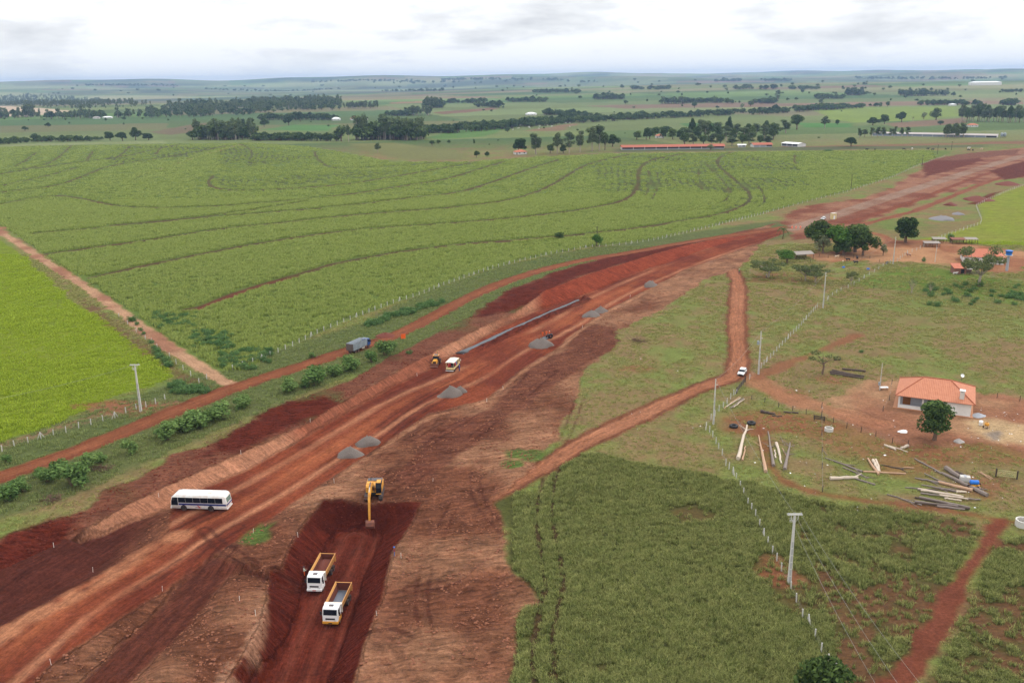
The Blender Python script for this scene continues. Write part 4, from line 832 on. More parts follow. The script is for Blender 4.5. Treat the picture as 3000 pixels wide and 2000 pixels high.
wood('woodland', [(548, 411), (700, 411), (752, 407), (740, 400), (600, 402)], 120, 16, FE+FR, 'grey green eucalyptus grove on the left crest')
wood('riverside_woodland', [(1204, 393), (1340, 391), (1510, 376), (1697, 361), (2000, 345), (2255, 335), (2425, 323), (2580, 316), (2580, 311), (2425, 317), (2255, 328), (2000, 337), (1697, 352), (1510, 367), (1340, 381), (1204, 384)], 900, 11, FR, 'winding line of dark riverside trees across the valley')
for (a, b, yb, n, h, pr, lb) in [(1183, 1268, 339, 45, 15, FE, 'grey eucalyptus stand above the brown field'), (1247, 1383, 317, 110, 17, FE+FR, 'dark block of trees on the central rise'), (1000, 1106, 319, 70, 13, FE, 'thin row of trees left of the brown field'), (1132, 1204, 340, 50, 12, FR, 'rounded dark copse beside the eucalyptus stand'), (1395, 1463, 316, 40, 15, FR, 'dark copse right of the central block'), (1593, 1680, 338, 60, 12, FR, 'dark copse beside the small white farmhouse'), (1480, 1600, 300, 60, 14, FR, 'broken line of trees on the far green slope'), (1740, 1830, 292, 60, 16, FR, 'dark tree belt on the right of the far slope'), (1935, 2010, 305, 50, 15, FE+FR, 'pale trunked stand at the slope edge'), (2000, 2130, 302, 90, 14, FR, 'dark wood left of the lone tall tree'), (2130, 2270, 304, 60, 13, FR, 'scattered dark wood below the far slope'), (2335, 2470, 290, 60, 12, FR, 'low dark hedge of trees on the right slope'), (2480, 2640, 281, 90, 17, FE+FR, 'left half of the tall tree row on the right'), (2645, 2775, 282, 80, 18, FE+FR, 'right half of the tall tree row on the right'), (2690, 2760, 309, 30, 12, FR, 'small copse near the roadside farmhouse'), (2765, 2805, 309, 22, 14, FR, 'upright copse left of the tiny white house'), (2815, 2850, 309, 18, 13, FR, 'round copse right of the tiny white house'), (2850, 2975, 309, 60, 15, FR, 'dark copse at the right edge of the valley'), (2935, 3010, 272, 30, 12, FR, 'distant copse at the right edge'), (2090, 2170, 240, 70, 22, FR, 'hazy wood on the skyline'), (2240, 2320, 239, 50, 20, FR, 'hazy wood right of the skyline gap'), (1700, 1750, 243, 20, 18, FR, 'hazy specks of trees on the centre skyline'), (760, 1010, 353, 70, 13, FR, 'dark copse row below the left valley houses'), (1640, 1760, 346, 60, 11, FR, 'thick bend in the riverside trees'), (1300, 1420, 303, 50, 13, FR, 'copse behind the central block of trees'), (1560, 1700, 273, 70, 15, FR, 'hazy belt on the middle far slope'), (1850, 1990, 263, 70, 15, FR, 'hazy belt left of the skyline woods'), (2150, 2400, 263, 80, 14, FR, 'hazy belt below the skyline woods'), (1120, 1300, 269, 60, 15, FR, 'hazy belt above the brown field strip'), (600, 1000, 263, 110, 15, FR, 'long hazy belt on the far left plain'), (250, 520, 253, 110, 18, FR, 'faint belt near the left skyline'), (900, 1300, 244, 130, 20, FR, 'faint belt on the centre left skyline'), (1300, 1650, 237, 130, 22, FR, 'faint belt on the centre skyline'), (2500, 2950, 232, 140, 20, FR, 'faint belt on the right skyline'), (70, 135, 345, 20, 20, FE, 'tall thin trees before the pale bare field')]:
    wood('woodland', [(a, yb), (b, yb), (b, yb-2.2), (a, yb-2.2)], n, h, pr, lb)

# ------------------------------------------------------------------ trees that can be told apart
M_ = lambda i: f'mango{i % 3}'
for i, (px, py, h, w, lb) in enumerate([
 (74, 384, 14, 22, 'leftmost round dark tree on the pasture beyond the crest'), (142, 373, 13, 19, 'second round dark tree on the pasture beyond the crest'), (323, 412, 25, 36, 'left of two big round mango trees on the crest'), (359, 413, 26, 38, 'right of two big round mango trees on the crest'), (398, 411, 36, 36, 'tall dark tree just right of the two crest mangoes'), (436, 411, 20, 42, 'wide low dark tree right of the crest mangoes'), (106, 414, 23, 34, 'wide dark tree in the scrub on the left crest'), (774, 372, 25, 30, 'round dark tree above the eucalyptus grove'), (712, 365, 16, 22, 'small round tree left of the tall copse'), (846, 368, 26, 34, 'dark tree beside the narrow green field'), (880, 357, 28, 26, 'upright dark tree right of the narrow green field'), (627, 360, 12, 18, 'small greyish tree on the brown field'), (310, 357, 12, 10, 'small tree beside the tiny white roofs'), (364, 352, 10, 14, 'round bush tree right of the tiny white roofs'), (531, 339, 10, 16, 'small round tree below the woodland belt'), (444, 346, 12, 22, 'low broad tree below the woodland belt')]):
    tree(px, py, h, M_(i), w, lb)
for i, (px, py, h, w, key, lb) in enumerate([
 (1266, 427, 16, 22, 'round0', 'rounded tree on the pasture left of the cypress'), (1285, 422, 12, 16, 'round1', 'smaller tree touching the rounded pasture tree'), (1316, 420, 10, 12, 'round2', 'tiny round tree by the far white cattle'), (1396, 462, 20, 22, 'mango0', 'left of two round trees at the cane field top'), (1427, 460, 15, 18, 'mango1', 'right of two round trees at the cane field top'), (1107, 448, 30, 18, 'euc1', 'slender pale trunked tree among the olive terraces'), (1487, 387, 13, 20, 'round1', 'round tree below the riverside trees'), (1389, 424, 17, 6, 'round2', 'narrow dark cypress shaped tree on the pasture'),
 (1519, 446, 38, 56, 'mango2', 'broad dark mango at the left end of the homestead trees'), (1570, 453, 62, 40, 'euc0', 'tall eucalyptus right of the homestead mango'), (1612, 449, 26, 28, 'round1', 'low round tree between homestead eucalyptus trees'), (1633, 450, 62, 28, 'euc1', 'open crowned eucalyptus in the middle of the homestead row'), (1650, 449, 26, 22, 'round2', 'low dark tree under the middle homestead eucalyptus'), (1668, 450, 60, 30, 'euc2', 'leaning airy eucalyptus right of the homestead middle'), (1699, 446, 62, 28, 'euc0', 'slim eucalyptus standing apart in the homestead row'), (1735, 443, 72, 32, 'euc1', 'tallest eucalyptus at the right of the homestead row'), (1756, 442, 72, 34, 'euc2', 'tall twin eucalyptus at the right of the homestead row'), (1772, 440, 52, 30, 'round0', 'full dark tree tucked beside the twin eucalyptus'), (1795, 430, 34, 44, 'mango1', 'rounded mango at the right end of the homestead row'),
 (2334, 380, 44, 42, 'round0', 'big dark tree just right of the farm grove'), (2302, 391, 40, 34, 'euc0', 'pale trunked tree at the right edge of the farm grove'), (2416, 376, 36, 24, 'euc1', 'lone airy tree on the pasture before the bright field'), (2453, 366, 15, 16, 'round1', 'small round tree right of the lone airy tree'), (2493, 429, 27, 41, 'mango0', 'round dark tree alone below the long grey shed'), (2081, 441, 18, 25, 'pale0', 'greyish round tree in front of the long orange roof'), (2557, 367, 22, 44, 'mango1', 'leftmost of the round trees behind the long grey shed'), (2591, 364, 27, 38, 'mango2', 'second round tree behind the long grey shed'), (2641, 358, 30, 38, 'mango0', 'round tree left of the blue drum on the brown field'), (2674, 356, 14, 10, 'bare0', 'tiny thin tree on the brown field'), (2706, 350, 21, 20, 'pale0', 'greyish fan shaped tree at the brown field edge'), (2742, 352, 36, 34, 'round2', 'upright dark tree at the brown field edge'), (2755, 366, 12, 24, 'round1', 'low round tree left of the thin eucalyptus clump'),
 (2034, 318, 20, 20, 'round0', 'rounded tree in the left of the right valley'), (2174, 320, 17, 17, 'pale0', 'greyish tree in the right valley'), (2199, 312, 17, 24, 'round1', 'dark round tree next to the greyish valley tree'), (2278, 297, 30, 16, 'euc2', 'lone tall tree rising above the far slope'), (2101, 319, 9, 14, 'mango0', 'small round tree in the right valley'), (2793, 283, 13, 16, 'mango1', 'lone round tree right of the tall tree row'), (2531, 250, 9, 14, 'mango2', 'lone dark tree near the right skyline'), (1832, 306, 12, 17, 'mango0', 'lone round tree on the bare far slope'), (2463, 320, 12, 9, 'pale0', 'pale greyish tree at the end of the riverside trees'), (2405, 305, 16, 18, 'euc0', 'airy tree above the riverside trees'), (1704, 352, 20, 12, 'euc1', 'tree poking above the riverside line'), (2600, 313, 15, 14, 'round1', 'small tree at the right end of the riverside line')]):
    tree(px, py, h, key, w, lb)
r_ = random.Random(5)
for i in range(30):      # farm grove behind the orange roofed sheds
    px = 2004+i*9.2+r_.uniform(-5, 5); row = i % 3; tree(px, [428, 414, 402][row]-(px-2000)*.012+r_.uniform(-2, 2), r_.uniform(36, 54)*(.8 if row == 0 else 1), ['round0', 'euc1', 'round2', 'euc0', 'mango1', 'euc2'][(i*5) % 6], r_.uniform(24, 36), 'tall dark tree of the grove behind the orange shed roofs', 'grove behind the orange sheds')
for i in range(9): tree(1870+i*17+r_.uniform(-6, 6), 404+r_.uniform(-8, 8), r_.uniform(20, 34), ['round1', 'mango2', 'round0'][i % 3], r_.uniform(26, 38), 'dark tree of the copse behind the left end of the orange roof', 'copse left of the farm grove')
for i in range(9): tree(2520+i*17+r_.uniform(-4, 4), 401+r_.uniform(-3, 4), r_.uniform(20, 34), f'euc{i % 3}', r_.uniform(10, 20), 'thin pale eucalyptus before the left half of the grey shed', 'eucalyptus before the grey shed, left')
for i in range(10): tree(2768+i*6+r_.uniform(-2, 2), 404+r_.uniform(-3, 3), r_.uniform(32, 46), f'euc{i % 3}', r_.uniform(12, 20), 'eucalyptus of the clump before the right half of the grey shed', 'eucalyptus clump before the grey shed')
for i in range(24): tree(2812+i*8+r_.uniform(-4, 4), 358+r_.uniform(-4, 3), r_.uniform(34, 52), ['euc0', 'euc1', 'round0', 'euc2'][i % 4], r_.uniform(16, 26), 'tall tree of the eucalyptus row behind the white farmhouse', 'tree row behind the white farmhouse')
ZONES = [(1080, 1260, 'above the brown field strip'), (1260, 1440, 'above the central block of trees'), (1440, 1620, 'above the homestead trees'), (1620, 1800, 'above the tall homestead eucalyptus'), (1800, 1980, 'above the orange barn roof'), (1980, 2160, 'above the farm grove'), (2160, 2340, 'around the lone tall valley tree'), (2340, 2520, 'above the bright green field'), (2520, 2700, 'above the tall tree row'), (2700, 2990, 'near the long white skyline building')]
for za, zb, zl_ in ZONES:
    n = 0
    while n < 12:
        px, py = r_.uniform(za, zb), r_.uniform(236, 300)
        if py > 262 and px < 1450: continue
        tree(px, py, r_.uniform(5, 9), ['round0', 'mango1', 'round2'][n % 3], r_.uniform(6, 15), 'tiny hazy tree on the far hillside '+zl_, 'far hillside trees '+zl_); n += 1
for i in range(24): tree(r_.uniform(150, 1000), r_.uniform(250, 283), r_.uniform(3, 6), 'round1', r_.uniform(5, 14), 'hazy speck of a tree on the far left plain', 'far left plain trees')
for i in range(26):
    px = r_.uniform(0, 1400); py = r_.uniform(350, 398)
    tree(px, py, r_.uniform(3, 8), f'round{i % 3}', r_.uniform(4, 12), 'small bush dotted over the left valley pasture', 'left valley bushes', 'bush')
for i in range(26):
    px = r_.uniform(1300, 2600); py = r_.uniform(310, 345) if i % 2 else r_.uniform(376, 425)
    tree(px, py, r_.uniform(3, 7), f'round{i % 3}', r_.uniform(4, 11), 'small bush dotted over the right valley pasture', 'right valley bushes', 'bush')

# near trees on the farm side
for a in [(2400, 735, 92, 'mango0', 96, 'biggest dark mango at the back left of the farm clump'), (2452, 742, 84, 'citrus0', 92, 'yellowish green tree in the middle of the farm clump'), (2505, 738, 84, 'round0', 96, 'grey green tree at the back right of the farm clump'), (2528, 748, 74, 'mango1', 88, 'darkest tree at the front right of the farm clump'), (2410, 742, 56, 'pale0', 58, 'greyish low tree at the front left of the farm clump'), (2470, 748, 48, 'round2', 66, 'low dark tree at the front of the farm clump'),
          (2653, 710, 74, 'mango2', 106, 'large lone mango tree right of the farm clump'), (2306, 770, 38, 'citrus0', 52, 'low dense green tree left of the corral hut'), (2251, 813, 52, 'acacia0', 94, 'leftmost spreading acacia near the farm track'), (2359, 822, 46, 'acacia1', 72, 'left of two touching acacias below the corral'), (2388, 827, 48, 'acacia0', 74, 'right of two touching acacias below the corral'), (2493, 834, 38, 'acacia1', 36, 'small single acacia on the fence line'), (2670, 858, 42, 'bare0', 40, 'nearly leafless shrub tree on the green paddock'), (2725, 863, 38, 'bare0', 28, 'thin pale sapling on the green paddock'), (2868, 838, 112, 'acacia0', 122, 'big airy acacia in front of the brick shed'), (2587, 748, 34, 'pale0', 26, 'small grey green tree beside the yard track'), (2408, 1096, 74, 'sparse0', 86, 'gnarled half bare tree on the brown pasture'), (2737, 1288, 122, 'round1', 122, 'dark leafy tree in front of the new house'), (1748, 722, 36, 'citrus0', 34, 'round green tree at the cane fence'), (1638, 700, 20, 'round1', 34, 'low round bush tree in the cane field'), (2405, 2080, 175, 'mango2', 236, 'dark green treetop rising at the bottom edge')]:
    tree(a[0], a[1], a[2], a[3], a[4], a[5])
# palm
def palm(px, py, hpx, label):
    p = T3(px, py); H = hpx*proj(*p)[2]/FPX; e = thing('palm_tree', label, 'palm', p)
    MB().tube([(0, 0, -.2), (.15, 0, H*.3), (.05, 0, H*.62)], [.28, .2, .16], 8).build('trunk', BARK, e, True)
    fr = MB(); rr = random.Random(3)
    for i in range(16):
        a = i*2.399; up = rr.uniform(.1, 1.0); L = H*.42; P = [Vector((math.cos(a)*L*t, math.sin(a)*L*t, H*.62+L*(up*t*1.6-1.35*t*t))) for t in (0, .25, .5, .75, 1)]
        sd = Vector((-math.sin(a), math.cos(a), 0))
        for q, s in zip(P[:-1], P[1:]):
            for k in range(3):
                m = q.lerp(s, k/3); dv = (s-q).normalized()
                for sg in (1, -1): t = m+sd*sg*L*.3+dv*L*.12-Vector((0, 0, L*.1)); fr.add([m, m+dv*.16, t], [(0, 1, 2)])
        fr.tube(P, [.05, .04, .03, .03, .02], 4)
    fr.build('fronds', LEAF['palm'], e)
palm(2293, 700, 46, 'lone palm tree beside the red road')

# shrubs along the service road
for i, (x_, y_, h_) in enumerate([(60, 1330, 130), (160, 1270, 90), (330, 1200, 90), (400, 1130, 95), (510, 1230, 175), (610, 1120, 120), (700, 1060, 60), (900, 1010, 100), (1160, 910, 125), (1280, 850, 110), (1350, 830, 115), (1410, 800, 90), (1510, 770, 115), (1650, 700, 75), (1690, 685, 85), (2000, 580, 95), (2100, 550, 60), (2180, 530, 125), (2300, 470, 85), (50, 1070, 60), (270, 1160, 60), (120, 1240, 70), (560, 1200, 70), (1120, 890, 70), (2422, 430, 100), (2562, 380, 85), (2652, 330, 105), (2700, 300, 70)]):
    tree(x_/2.352, 900+y_/2.352, h_/2.352, f'bush{i % 3}', h_/2.352*r_.uniform(1.05, 1.9), 'leafy green shrub along the edge of the service road', 'roadside shrubs')
for (x0, y0, x1, y1, n, lb, g) in [(565, 975, 680, 1025, 34, 'dense leafy weeds at the cane field corner', 'weed patch at the cane corner'), (640, 1025, 800, 1085, 34, 'leafy weeds on the slope below the cane corner', 'weed patch below the cane corner'), (450, 915, 575, 962, 22, 'leafy weeds beside the pale track', 'weeds beside the pale track'), (505, 1128, 610, 1155, 20, 'leafy weeds at the pale track mouth', 'weeds at the track mouth'), (1072, 925, 1140, 958, 16, 'leafy weeds on the verge above the cattle truck', 'verge weeds near the cattle truck'), (1119, 905, 1215, 928, 16, 'leafy weeds on the middle verge below the fence', 'middle verge weeds'), (1225, 872, 1300, 904, 16, 'leafy weeds on the verge at the road bend', 'verge weeds at the bend'), (2710, 835, 3000, 900, 26, 'leafy weeds on the rough paddock below the water tank', 'paddock weeds'), (380, 930, 500, 1080, 12, 'weeds in the ditch between meadow and pale track', 'ditch weeds')]:
    PP = []
    for i in range(int(n*1.6)):
        t = r_.random(); px = x0+(x1-x0)*t
        if 'ditch' in g: py = y0+(y1-y0)*t+r_.uniform(-8, 8)
        elif g in ('verge weeds near the cattle truck', 'verge weeds at the bend', 'middle verge weeds'): py = y1-(y1-y0)*t*.6+r_.uniform(-8, 6)
        else: py = r_.uniform(y0, y1)
        PP.append(tuple(T3(px, py)))
    S_ = rng.uniform(.6, 1.15, (len(PP), 1)); scatter('weed_thicket', [TREES[f'weed{i}'][0] for i in range(3)], PP, S_*np.array([[1.25, 1.25, 1.0]]), lb)
for (px, py, h, w, lb) in [(2280, 742, 10, 22, 'low shrub at the spoil edge by the clump'), (2787, 705, 20, 30, 'round shrub behind the animal huts'), (2706, 766, 12, 16, 'small dark shrub in the far yard'), (2868, 838, 18, 28, 'dark bush at the foot of the big acacia'), (505, 1150, 12, 24, 'shrub beside the last meadow fence post'), (915, 1047, 16, 26, 'low shrub on the upper verge by the cane fence'), (2525, 1032, 8, 22, 'low dry bush on the brown pasture'), (2428, 444, 6, 30, 'dark low hedge bush at the cane field top'), (1200, 1035, 10, 26, 'dry shrub on the bank above the cut slope')]:
    tree(px, py, h, 'weed0' if h < 14 else 'bush1', w, lb)
# ------------------------------------------------------------------ vehicles
RED_DUST = lin(150, 84, 58)
WHITE = mat('white_paint', (.78, .77, .74), .35, noise=.1, dirt=lin(196, 158, 126), dirtamt=.5, coat=.3); CLEANW = mat('clean_white_paint', (.85, .85, .84), .3, noise=.05, coat=.3)
DUSTY = mat('dusty_white_paint', (.72, .66, .58), .5, noise=.15, dirt=lin(190, 140, 105), dirtamt=.7)
YELLOW = mat('machine_yellow', lin(226, 160, 56, .9), .45, noise=.15, dirt=RED_DUST, dirtamt=.5); BEDY = mat('ochre_bed_paint', lin(222, 164, 92, .9), .55, noise=.2, dirt=lin(190, 120, 76), dirtamt=.6)
CREAM = mat('cream_paint', lin(226, 208, 150, .9), .5, noise=.15, dirt=lin(170, 110, 78), dirtamt=.5); CANVAS = mat('canvas_top', lin(222, 210, 196, .9), .8, noise=.1)
GLASS = mat('dark_glass', (.008, .011, .018), .12, spec=.22, noise=.3); TYRE = mat('tyre_rubber', (.03, .027, .026), .85, noise=.3, dirt=lin(120, 72, 54), dirtamt=.8); RIM = mat('dusty_rim', lin(150, 110, 88), .6, noise=.3)
BLACK = mat('black_paint', (.018, .018, .02), .5); DGREY = mat('dark_grey_steel', (.07, .072, .078), .5, dirt=RED_DUST, dirtamt=.4); GREYST = mat('galvanised_slats', lin(168, 178, 188, .8), .5, noise=.25, nscale=1.5, dirt=lin(110, 100, 96), dirtamt=.5)
NAVY = mat('navy_paint', lin(28, 40, 104), .35, noise=.1); BLUECAB = mat('blue_cab_paint', lin(40, 72, 132), .3, noise=.1, coat=.3); SOIL = mat('loose_red_soil', lin(112, 56, 42, .7), .95, noise=.6, nscale=2.5); CHROME = mat('steel_bar', (.5, .5, .5), .35, metal=.7)
REDP = mat('red_paint', lin(190, 36, 34), .45); REDL = mat('red_lamp', lin(180, 24, 24), .3); LAMP = mat('headlamp', (.7, .72, .72), .15, spec=.6); ORANGE = mat('orange_panel', lin(235, 96, 30), .5, noise=.08); BUCKET = mat('worn_bucket_steel', lin(116, 72, 58, .7), .6, noise=.4, dirt=RED_DUST, dirtamt=.8)
def wheel(parent, x, y, r, w, z=None):
    z = r if z is None else z; s = 1 if y > 0 else -1
    o = MB().lathe([(r*.55, -w/2), (r*.93, -w/2), (r, -w*.36), (r, w*.36), (r*.93, w/2), (r*.55, w/2), (r*.55, -w/2)], 20, (0, 0, 0), 'y').build('wheel', TYRE, parent, True, loc=(x, y, z))
    MB().lathe([(.01, w*.2), (r*.2, w*.28), (r*.24, w*.12), (r*.5, w*.1), (r*.56, w*.3)], 16, (0, 0, 0), 'y').build('rim', RIM, o, True).scale = (1, s, 1)
    return o
def heading(a, b, z):
    p = Vector((*G(a[0], a[1], z), 0)); q = Vector((*G(b[0], b[1], z), 0)); d = p-q; return math.atan2(d.y, d.x)
def at(px, py): return T3(px, py)

# bus ---------------------------------------------------------------
bp = T3(592, 1487); bh = heading((533, 1502), (612, 1504.5), -2)
bus = thing('bus', 'white bus with navy stripe crossing the red dirt road', 'bus', bp, bh)
L = 5.5
prof = [(-L+.05, .42), (-L-.05, .9), (-L-.02, 1.7), (-L+.12, 2.75), (-L+.35, 3.12), (-L+.8, 3.28), (L-1.5, 3.28), (L-.75, 3.16), (L-.25, 2.75), (L+.03, 1.7), (L+.08, .9), (L, .42)]
body = MB().prism(prof, -1.25, 1.25, .14).build('body', WHITE, bus, True)
for sd in (1, -1):
    y0 = 1.255*sd
    for k in range(6):
        xa = -4.75+k*1.46; w_ = MB().box(xa, xa+1.43, min(y0-.02*sd, y0+.012*sd), max(y0-.02*sd, y0+.012*sd), 1.66, 2.72).build('window', GLASS, bus)
    MB().prism([(4.05, 1.1), (4.05, 2.72), (5.05, 2.72), (5.35, 1.9), (5.42, 1.1)], min(y0-.02*sd, y0+.012*sd), max(y0-.02*sd, y0+.012*sd)).build('cab_window', GLASS, bus)
    MB().box(-5.38, 3.95, min(y0, y0+.012*sd), max(y0, y0+.012*sd), 1.16, 1.54).build('side_stripe', NAVY, bus)
    MB().prism([(-.4, .62), (-.15, .62), (.35, 1.12), (.1, 1.12)], min(y0, y0+.012*sd), max(y0, y0+.012*sd)).build('red_flash', REDP, bus)
    MB().prism([(.6, .9), (1.6, 1.12), (-.1, .62), (-.2, .7)], min(y0, y0+.008*sd), max(y0, y0+.008*sd)).build('navy_flash', NAVY, bus)
    for xx in (-2.35, 3.0): MB().lathe([(.01, 0), (.62, 0), (.62, -.2)], 20, (xx, y0+.006*sd, .55), 'y').build('wheel_arch', BLACK, bus)
    for xx in (-2.35, 3.0): wheel(bus, xx, 1.14*sd, .5, .3)
    MB().box(L-.9, L-.55, sd*1.3, sd*1.55, 2.2, 2.75).build('mirror', BLACK, bus)
    MB().lathe([(.01, 0), (.13, .0), (.13, .05)], 10, (-L-.03, sd*.95, .95), 'y').build('tail_lamp', REDL, bus)
MB().prism([(L-.72, 3.14), (L-.2, 2.72), (L+.06, 1.65), (L+.02, 1.6), (L-.26, 2.68), (L-.78, 3.08)], -1.05, 1.05).build('windscreen', GLASS, bus)
MB().prism([(-L-.03, 1.75), (-L+.1, 2.7), (-L+.14, 2.68), (-L+.02, 1.75)], -.95, .95).build('rear_window', mat('tinted_glass', (.16, .24, .2), .1), bus)
MB().box(-L-.07, -L+.03, -1.2, 1.2, 1.22, 1.5).build('rear_stripe', NAVY, bus); MB().box(-L-.12, -L+.1, -1.2, 1.2, .42, .72).build('rear_bumper', WHITE, bus, bevel=.04); MB().box(L-.1, L+.16, -1.2, 1.2, .36, .75).build('front_bumper', WHITE, bus, bevel=.04)
for xx in (-2.0, 1.6): MB().box(xx-.4, xx+.4, -.4, .4, 3.27, 3.36).build('roof_hatch', DUSTY, bus, bevel=.03)

# dump trucks ---------------------------------------------------------
def dump_truck(px, py, hd, label, bump, low, load):
    p = at(px, py); t = thing('dump_truck', label, 'truck', p, hd, None, 1.07)
    MB().box(-3.9, 3.3, -.45, .45, .6, .95).build('chassis', DGREY, t)
    cab = MB().prism([(2.2, .75), (2.2, 2.75), (2.35, 2.9), (3.55, 2.86), (3.72, 2.7), (3.98, 1.85), (4.02, .75)], -1.15, 1.15, .1).build('cab', CLEANW, t)
    MB().prism([(3.72, 2.62), (3.96, 1.86), (4.0, 1.86), (3.78, 2.64)], -1.0, 1.0).build('windscreen', GLASS, cab)
    for s in (1, -1):
        MB().box(2.85, 3.65, min(s*1.155, s*1.13), max(s*1.155, s*1.13), 1.85, 2.55).build('side_window', GLASS, cab)
        MB().box(3.7, 3.85, min(s*1.3, s*1.5), max(s*1.3, s*1.5), 1.75, 2.3).build('mirror', BLACK, cab); MB().cyl((3.75, s*1.15, 2.2), (3.77, s*1.4, 2.2), .025).build('mirror_arm', BLACK, cab)
        MB().box(4.0, 4.06, s*.72-.2, s*.72+.2, .92, 1.1).build('headlight', LAMP, cab)
        MB().prism([(2.3, .55), (2.3, .95), (2.6, 1.25), (3.3, 1.25), (3.6, .95), (3.6, .55)], min(s*1.0, s*1.2), max(s*1.0, s*1.2)).build('mudguard', low, cab)
        wheel(t, 2.95, s*1.02, .5, .3)
        for xx in (-1.7, -2.95): wheel(t, xx, s*.98, .5, .52)
    MB().box(3.98, 4.05, -.7, .7, 1.15, 1.38).build('grille', BLACK, cab); MB().box(3.75, 4.16, -1.18, 1.18, .5, .88).build('bumper', bump, t, bevel=.05); MB().box(4.155, 4.17, -.28, .28, .58, .72).build('number_plate', REDP if bump is CLEANW else BLACK, t)
    MB().box(2.75, 3.25, -.35, .35, 2.86, 2.94).build('roof_vent', DGREY, cab, bevel=.03)
    bed = MB()
    z0, z1 = 1.1, 2.55
    for s in (1, -1):
        bed.add([(-4.0, s*.95, z0), (1.75, s*.95, z0), (1.75, s*1.28, z1), (-4.1, s*1.28, z1), (-4.0, s*.87, z0), (1.75, s*.87, z0), (1.75, s*1.2, z1), (-4.1, s*1.2, z1)], [(0, 1, 2, 3), (4, 7, 6, 5), (3, 2, 6, 7), (0, 3, 7, 4), (1, 5, 6, 2), (0, 4, 5, 1)])
        for k in range(5): xx = -3.6+k*1.25; bed.add([(xx, s*1.0, z0), (xx+.1, s*1.0, z0), (xx+.1, s*1.33, z1-.05), (xx, s*1.33, z1-.05)], [(0, 1, 2, 3)])
    bed.box(-4.0, 1.75, -.93, .93, z0-.1, z0)
    b = bed.build('dump_bed', BEDY, t)
    MB().box(-4.14, -4.04, -1.24, 1.24, z0-.05, z1-.12).build('tailgate', BEDY, b)
    MB().box(1.75, 1.85, -1.28, 1.28, z0, z1+.12).build('front_board', DUSTY, b); MB().box(1.82, 2.35, -1.3, 1.3, z1+.06, z1+.14).build('cab_guard', DUSTY, b, bevel=.02)
    li = MB()
    for s in (1, -1): li.add([(-3.98, s*.865, z0+.02), (1.73, s*.865, z0+.02), (1.73, s*1.19, z1-.06), (-4.05, s*1.19, z1-.06)], [(0, 1, 2, 3)])
    li.add([(1.74, -.86, z0), (1.74, .86, z0), (1.74, 1.18, z1), (1.74, -1.18, z1)], [(0, 1, 2, 3)]); li.add([(-4.03, -.86, z0), (-4.03, .86, z0), (-4.03, 1.18, z1-.16), (-4.03, -1.18, z1-.16)], [(0, 1, 2, 3)]); li.build('bed_liner', SOIL, b)
    if load:
        n = 14; ld = MB(); V = []; F = []; rr = random.Random(4)
        for i in range(n):
            for j in range(8):
                u = i/(n-1); v = j/7; V.append((-3.95+u*5.6, -1.1+2.2*v, 1.55+.5*math.sin(math.pi*v)*math.sin(math.pi*min(1, u*1.15))+rr.uniform(-.06, .06)))
        for i in range(n-1):
            for j in range(7): F.append((i*8+j, i*8+8+j, i*8+9+j, i*8+j+1))
        ld.add(V, F); ld.build('soil_load', SOIL, b, True)
    else:
        fl = MB().box(-3.95, 1.72, -.92, .92, z0+.003, z0+.02).build('bed_floor', mat('scoured_steel', (.16, .18, .22), .4, metal=.3, noise=.5), b)
    return t
hd1 = heading((924, 1740), (968, 1655), -5.4); dump_truck(943, 1697, hd1, 'upper white dump truck loaded with red soil in the pit', CLEANW, CLEANW, True)
hd2 = heading((968, 1835), (1012, 1740), -5.6); dump_truck(990, 1788, hd2, 'lower white dump truck with yellow bumper and empty bed', YELLOW, YELLOW, False)

# excavator -----------------------------------------------------------
eh = heading((1092, 1500), (1106, 1440), -1.1); ep = at(1098, 1452)
ex = thing('excavator', 'yellow crawler excavator digging from the edge of the pit', 'excavator', ep, eh, None, 1.1)
for s in (1, -1):
    tr = MB().prism([(-2.1, .15), (-2.3, .45), (-2.1, .8), (-1.7, .92), (1.7, .92), (2.1, .8), (2.3, .45), (2.1, .15), (1.8, .02), (-1.8, .02)], s*1.25-.3, s*1.25+.3).build('track', TYRE, ex)
    for k in range(9): MB().box(-1.9+k*.46, -1.72+k*.46, s*1.25-.31, s*1.25+.31, .9, .96).build('track_pad', DGREY, tr)
MB().cyl((0, 0, .5), (0, 0, 1.1), .75, n=16).build('turntable', BLACK, ex)
hb_ = MB().prism([(-2.5, 1.05), (-2.6, 1.3), (-2.6, 2.0), (-2.35, 2.25), (.4, 2.25), (.75, 2.0), (.75, 1.05)], -1.4, 1.4, .08).build('superstructure', YELLOW, ex)
MB().box(-2.45, -1.25, -1.3, 1.3, 2.25, 2.38).build('engine_hood', DGREY, hb_, bevel=.04); MB().prism([(-2.95, 1.1), (-3.0, 1.5), (-2.95, 2.0), (-2.6, 2.1), (-2.6, 1.1)], -1.4, 1.4, .1).build('counterweight', DGREY, hb_); MB().box(-1.15, -.2, .25, 1.3, 2.25, 2.33).build('side_panel', DGREY, hb_)
MB().box(-1.2, -.15, -1.3, -.2, 2.25, 2.32).build('tank_cover', YELLOW, hb_); MB().cyl((-1.6, -.7, 2.35), (-1.6, -.7, 2.8), .07).build('exhaust', BLACK, hb_)
cb = MB().prism([(-.2, 1.15), (-.25, 2.9), (-.1, 3.0), (1.25, 3.0), (1.6, 2.2), (1.65, 1.15)], .42, 1.36, .05).build('cab', GLASS, ex)
MB().box(-.2, 1.15, .5, 1.28, 3.0, 3.07).build('cab_roof', YELLOW, cb, bevel=.03); MB().box(1.5, 1.7, .42, 1.36, 1.1, 1.25).build('cab_sill', YELLOW, cb); MB().box(-.15, .9, 1.36, 1.40, 1.15, 1.6).build('cab_door', YELLOW, cb)
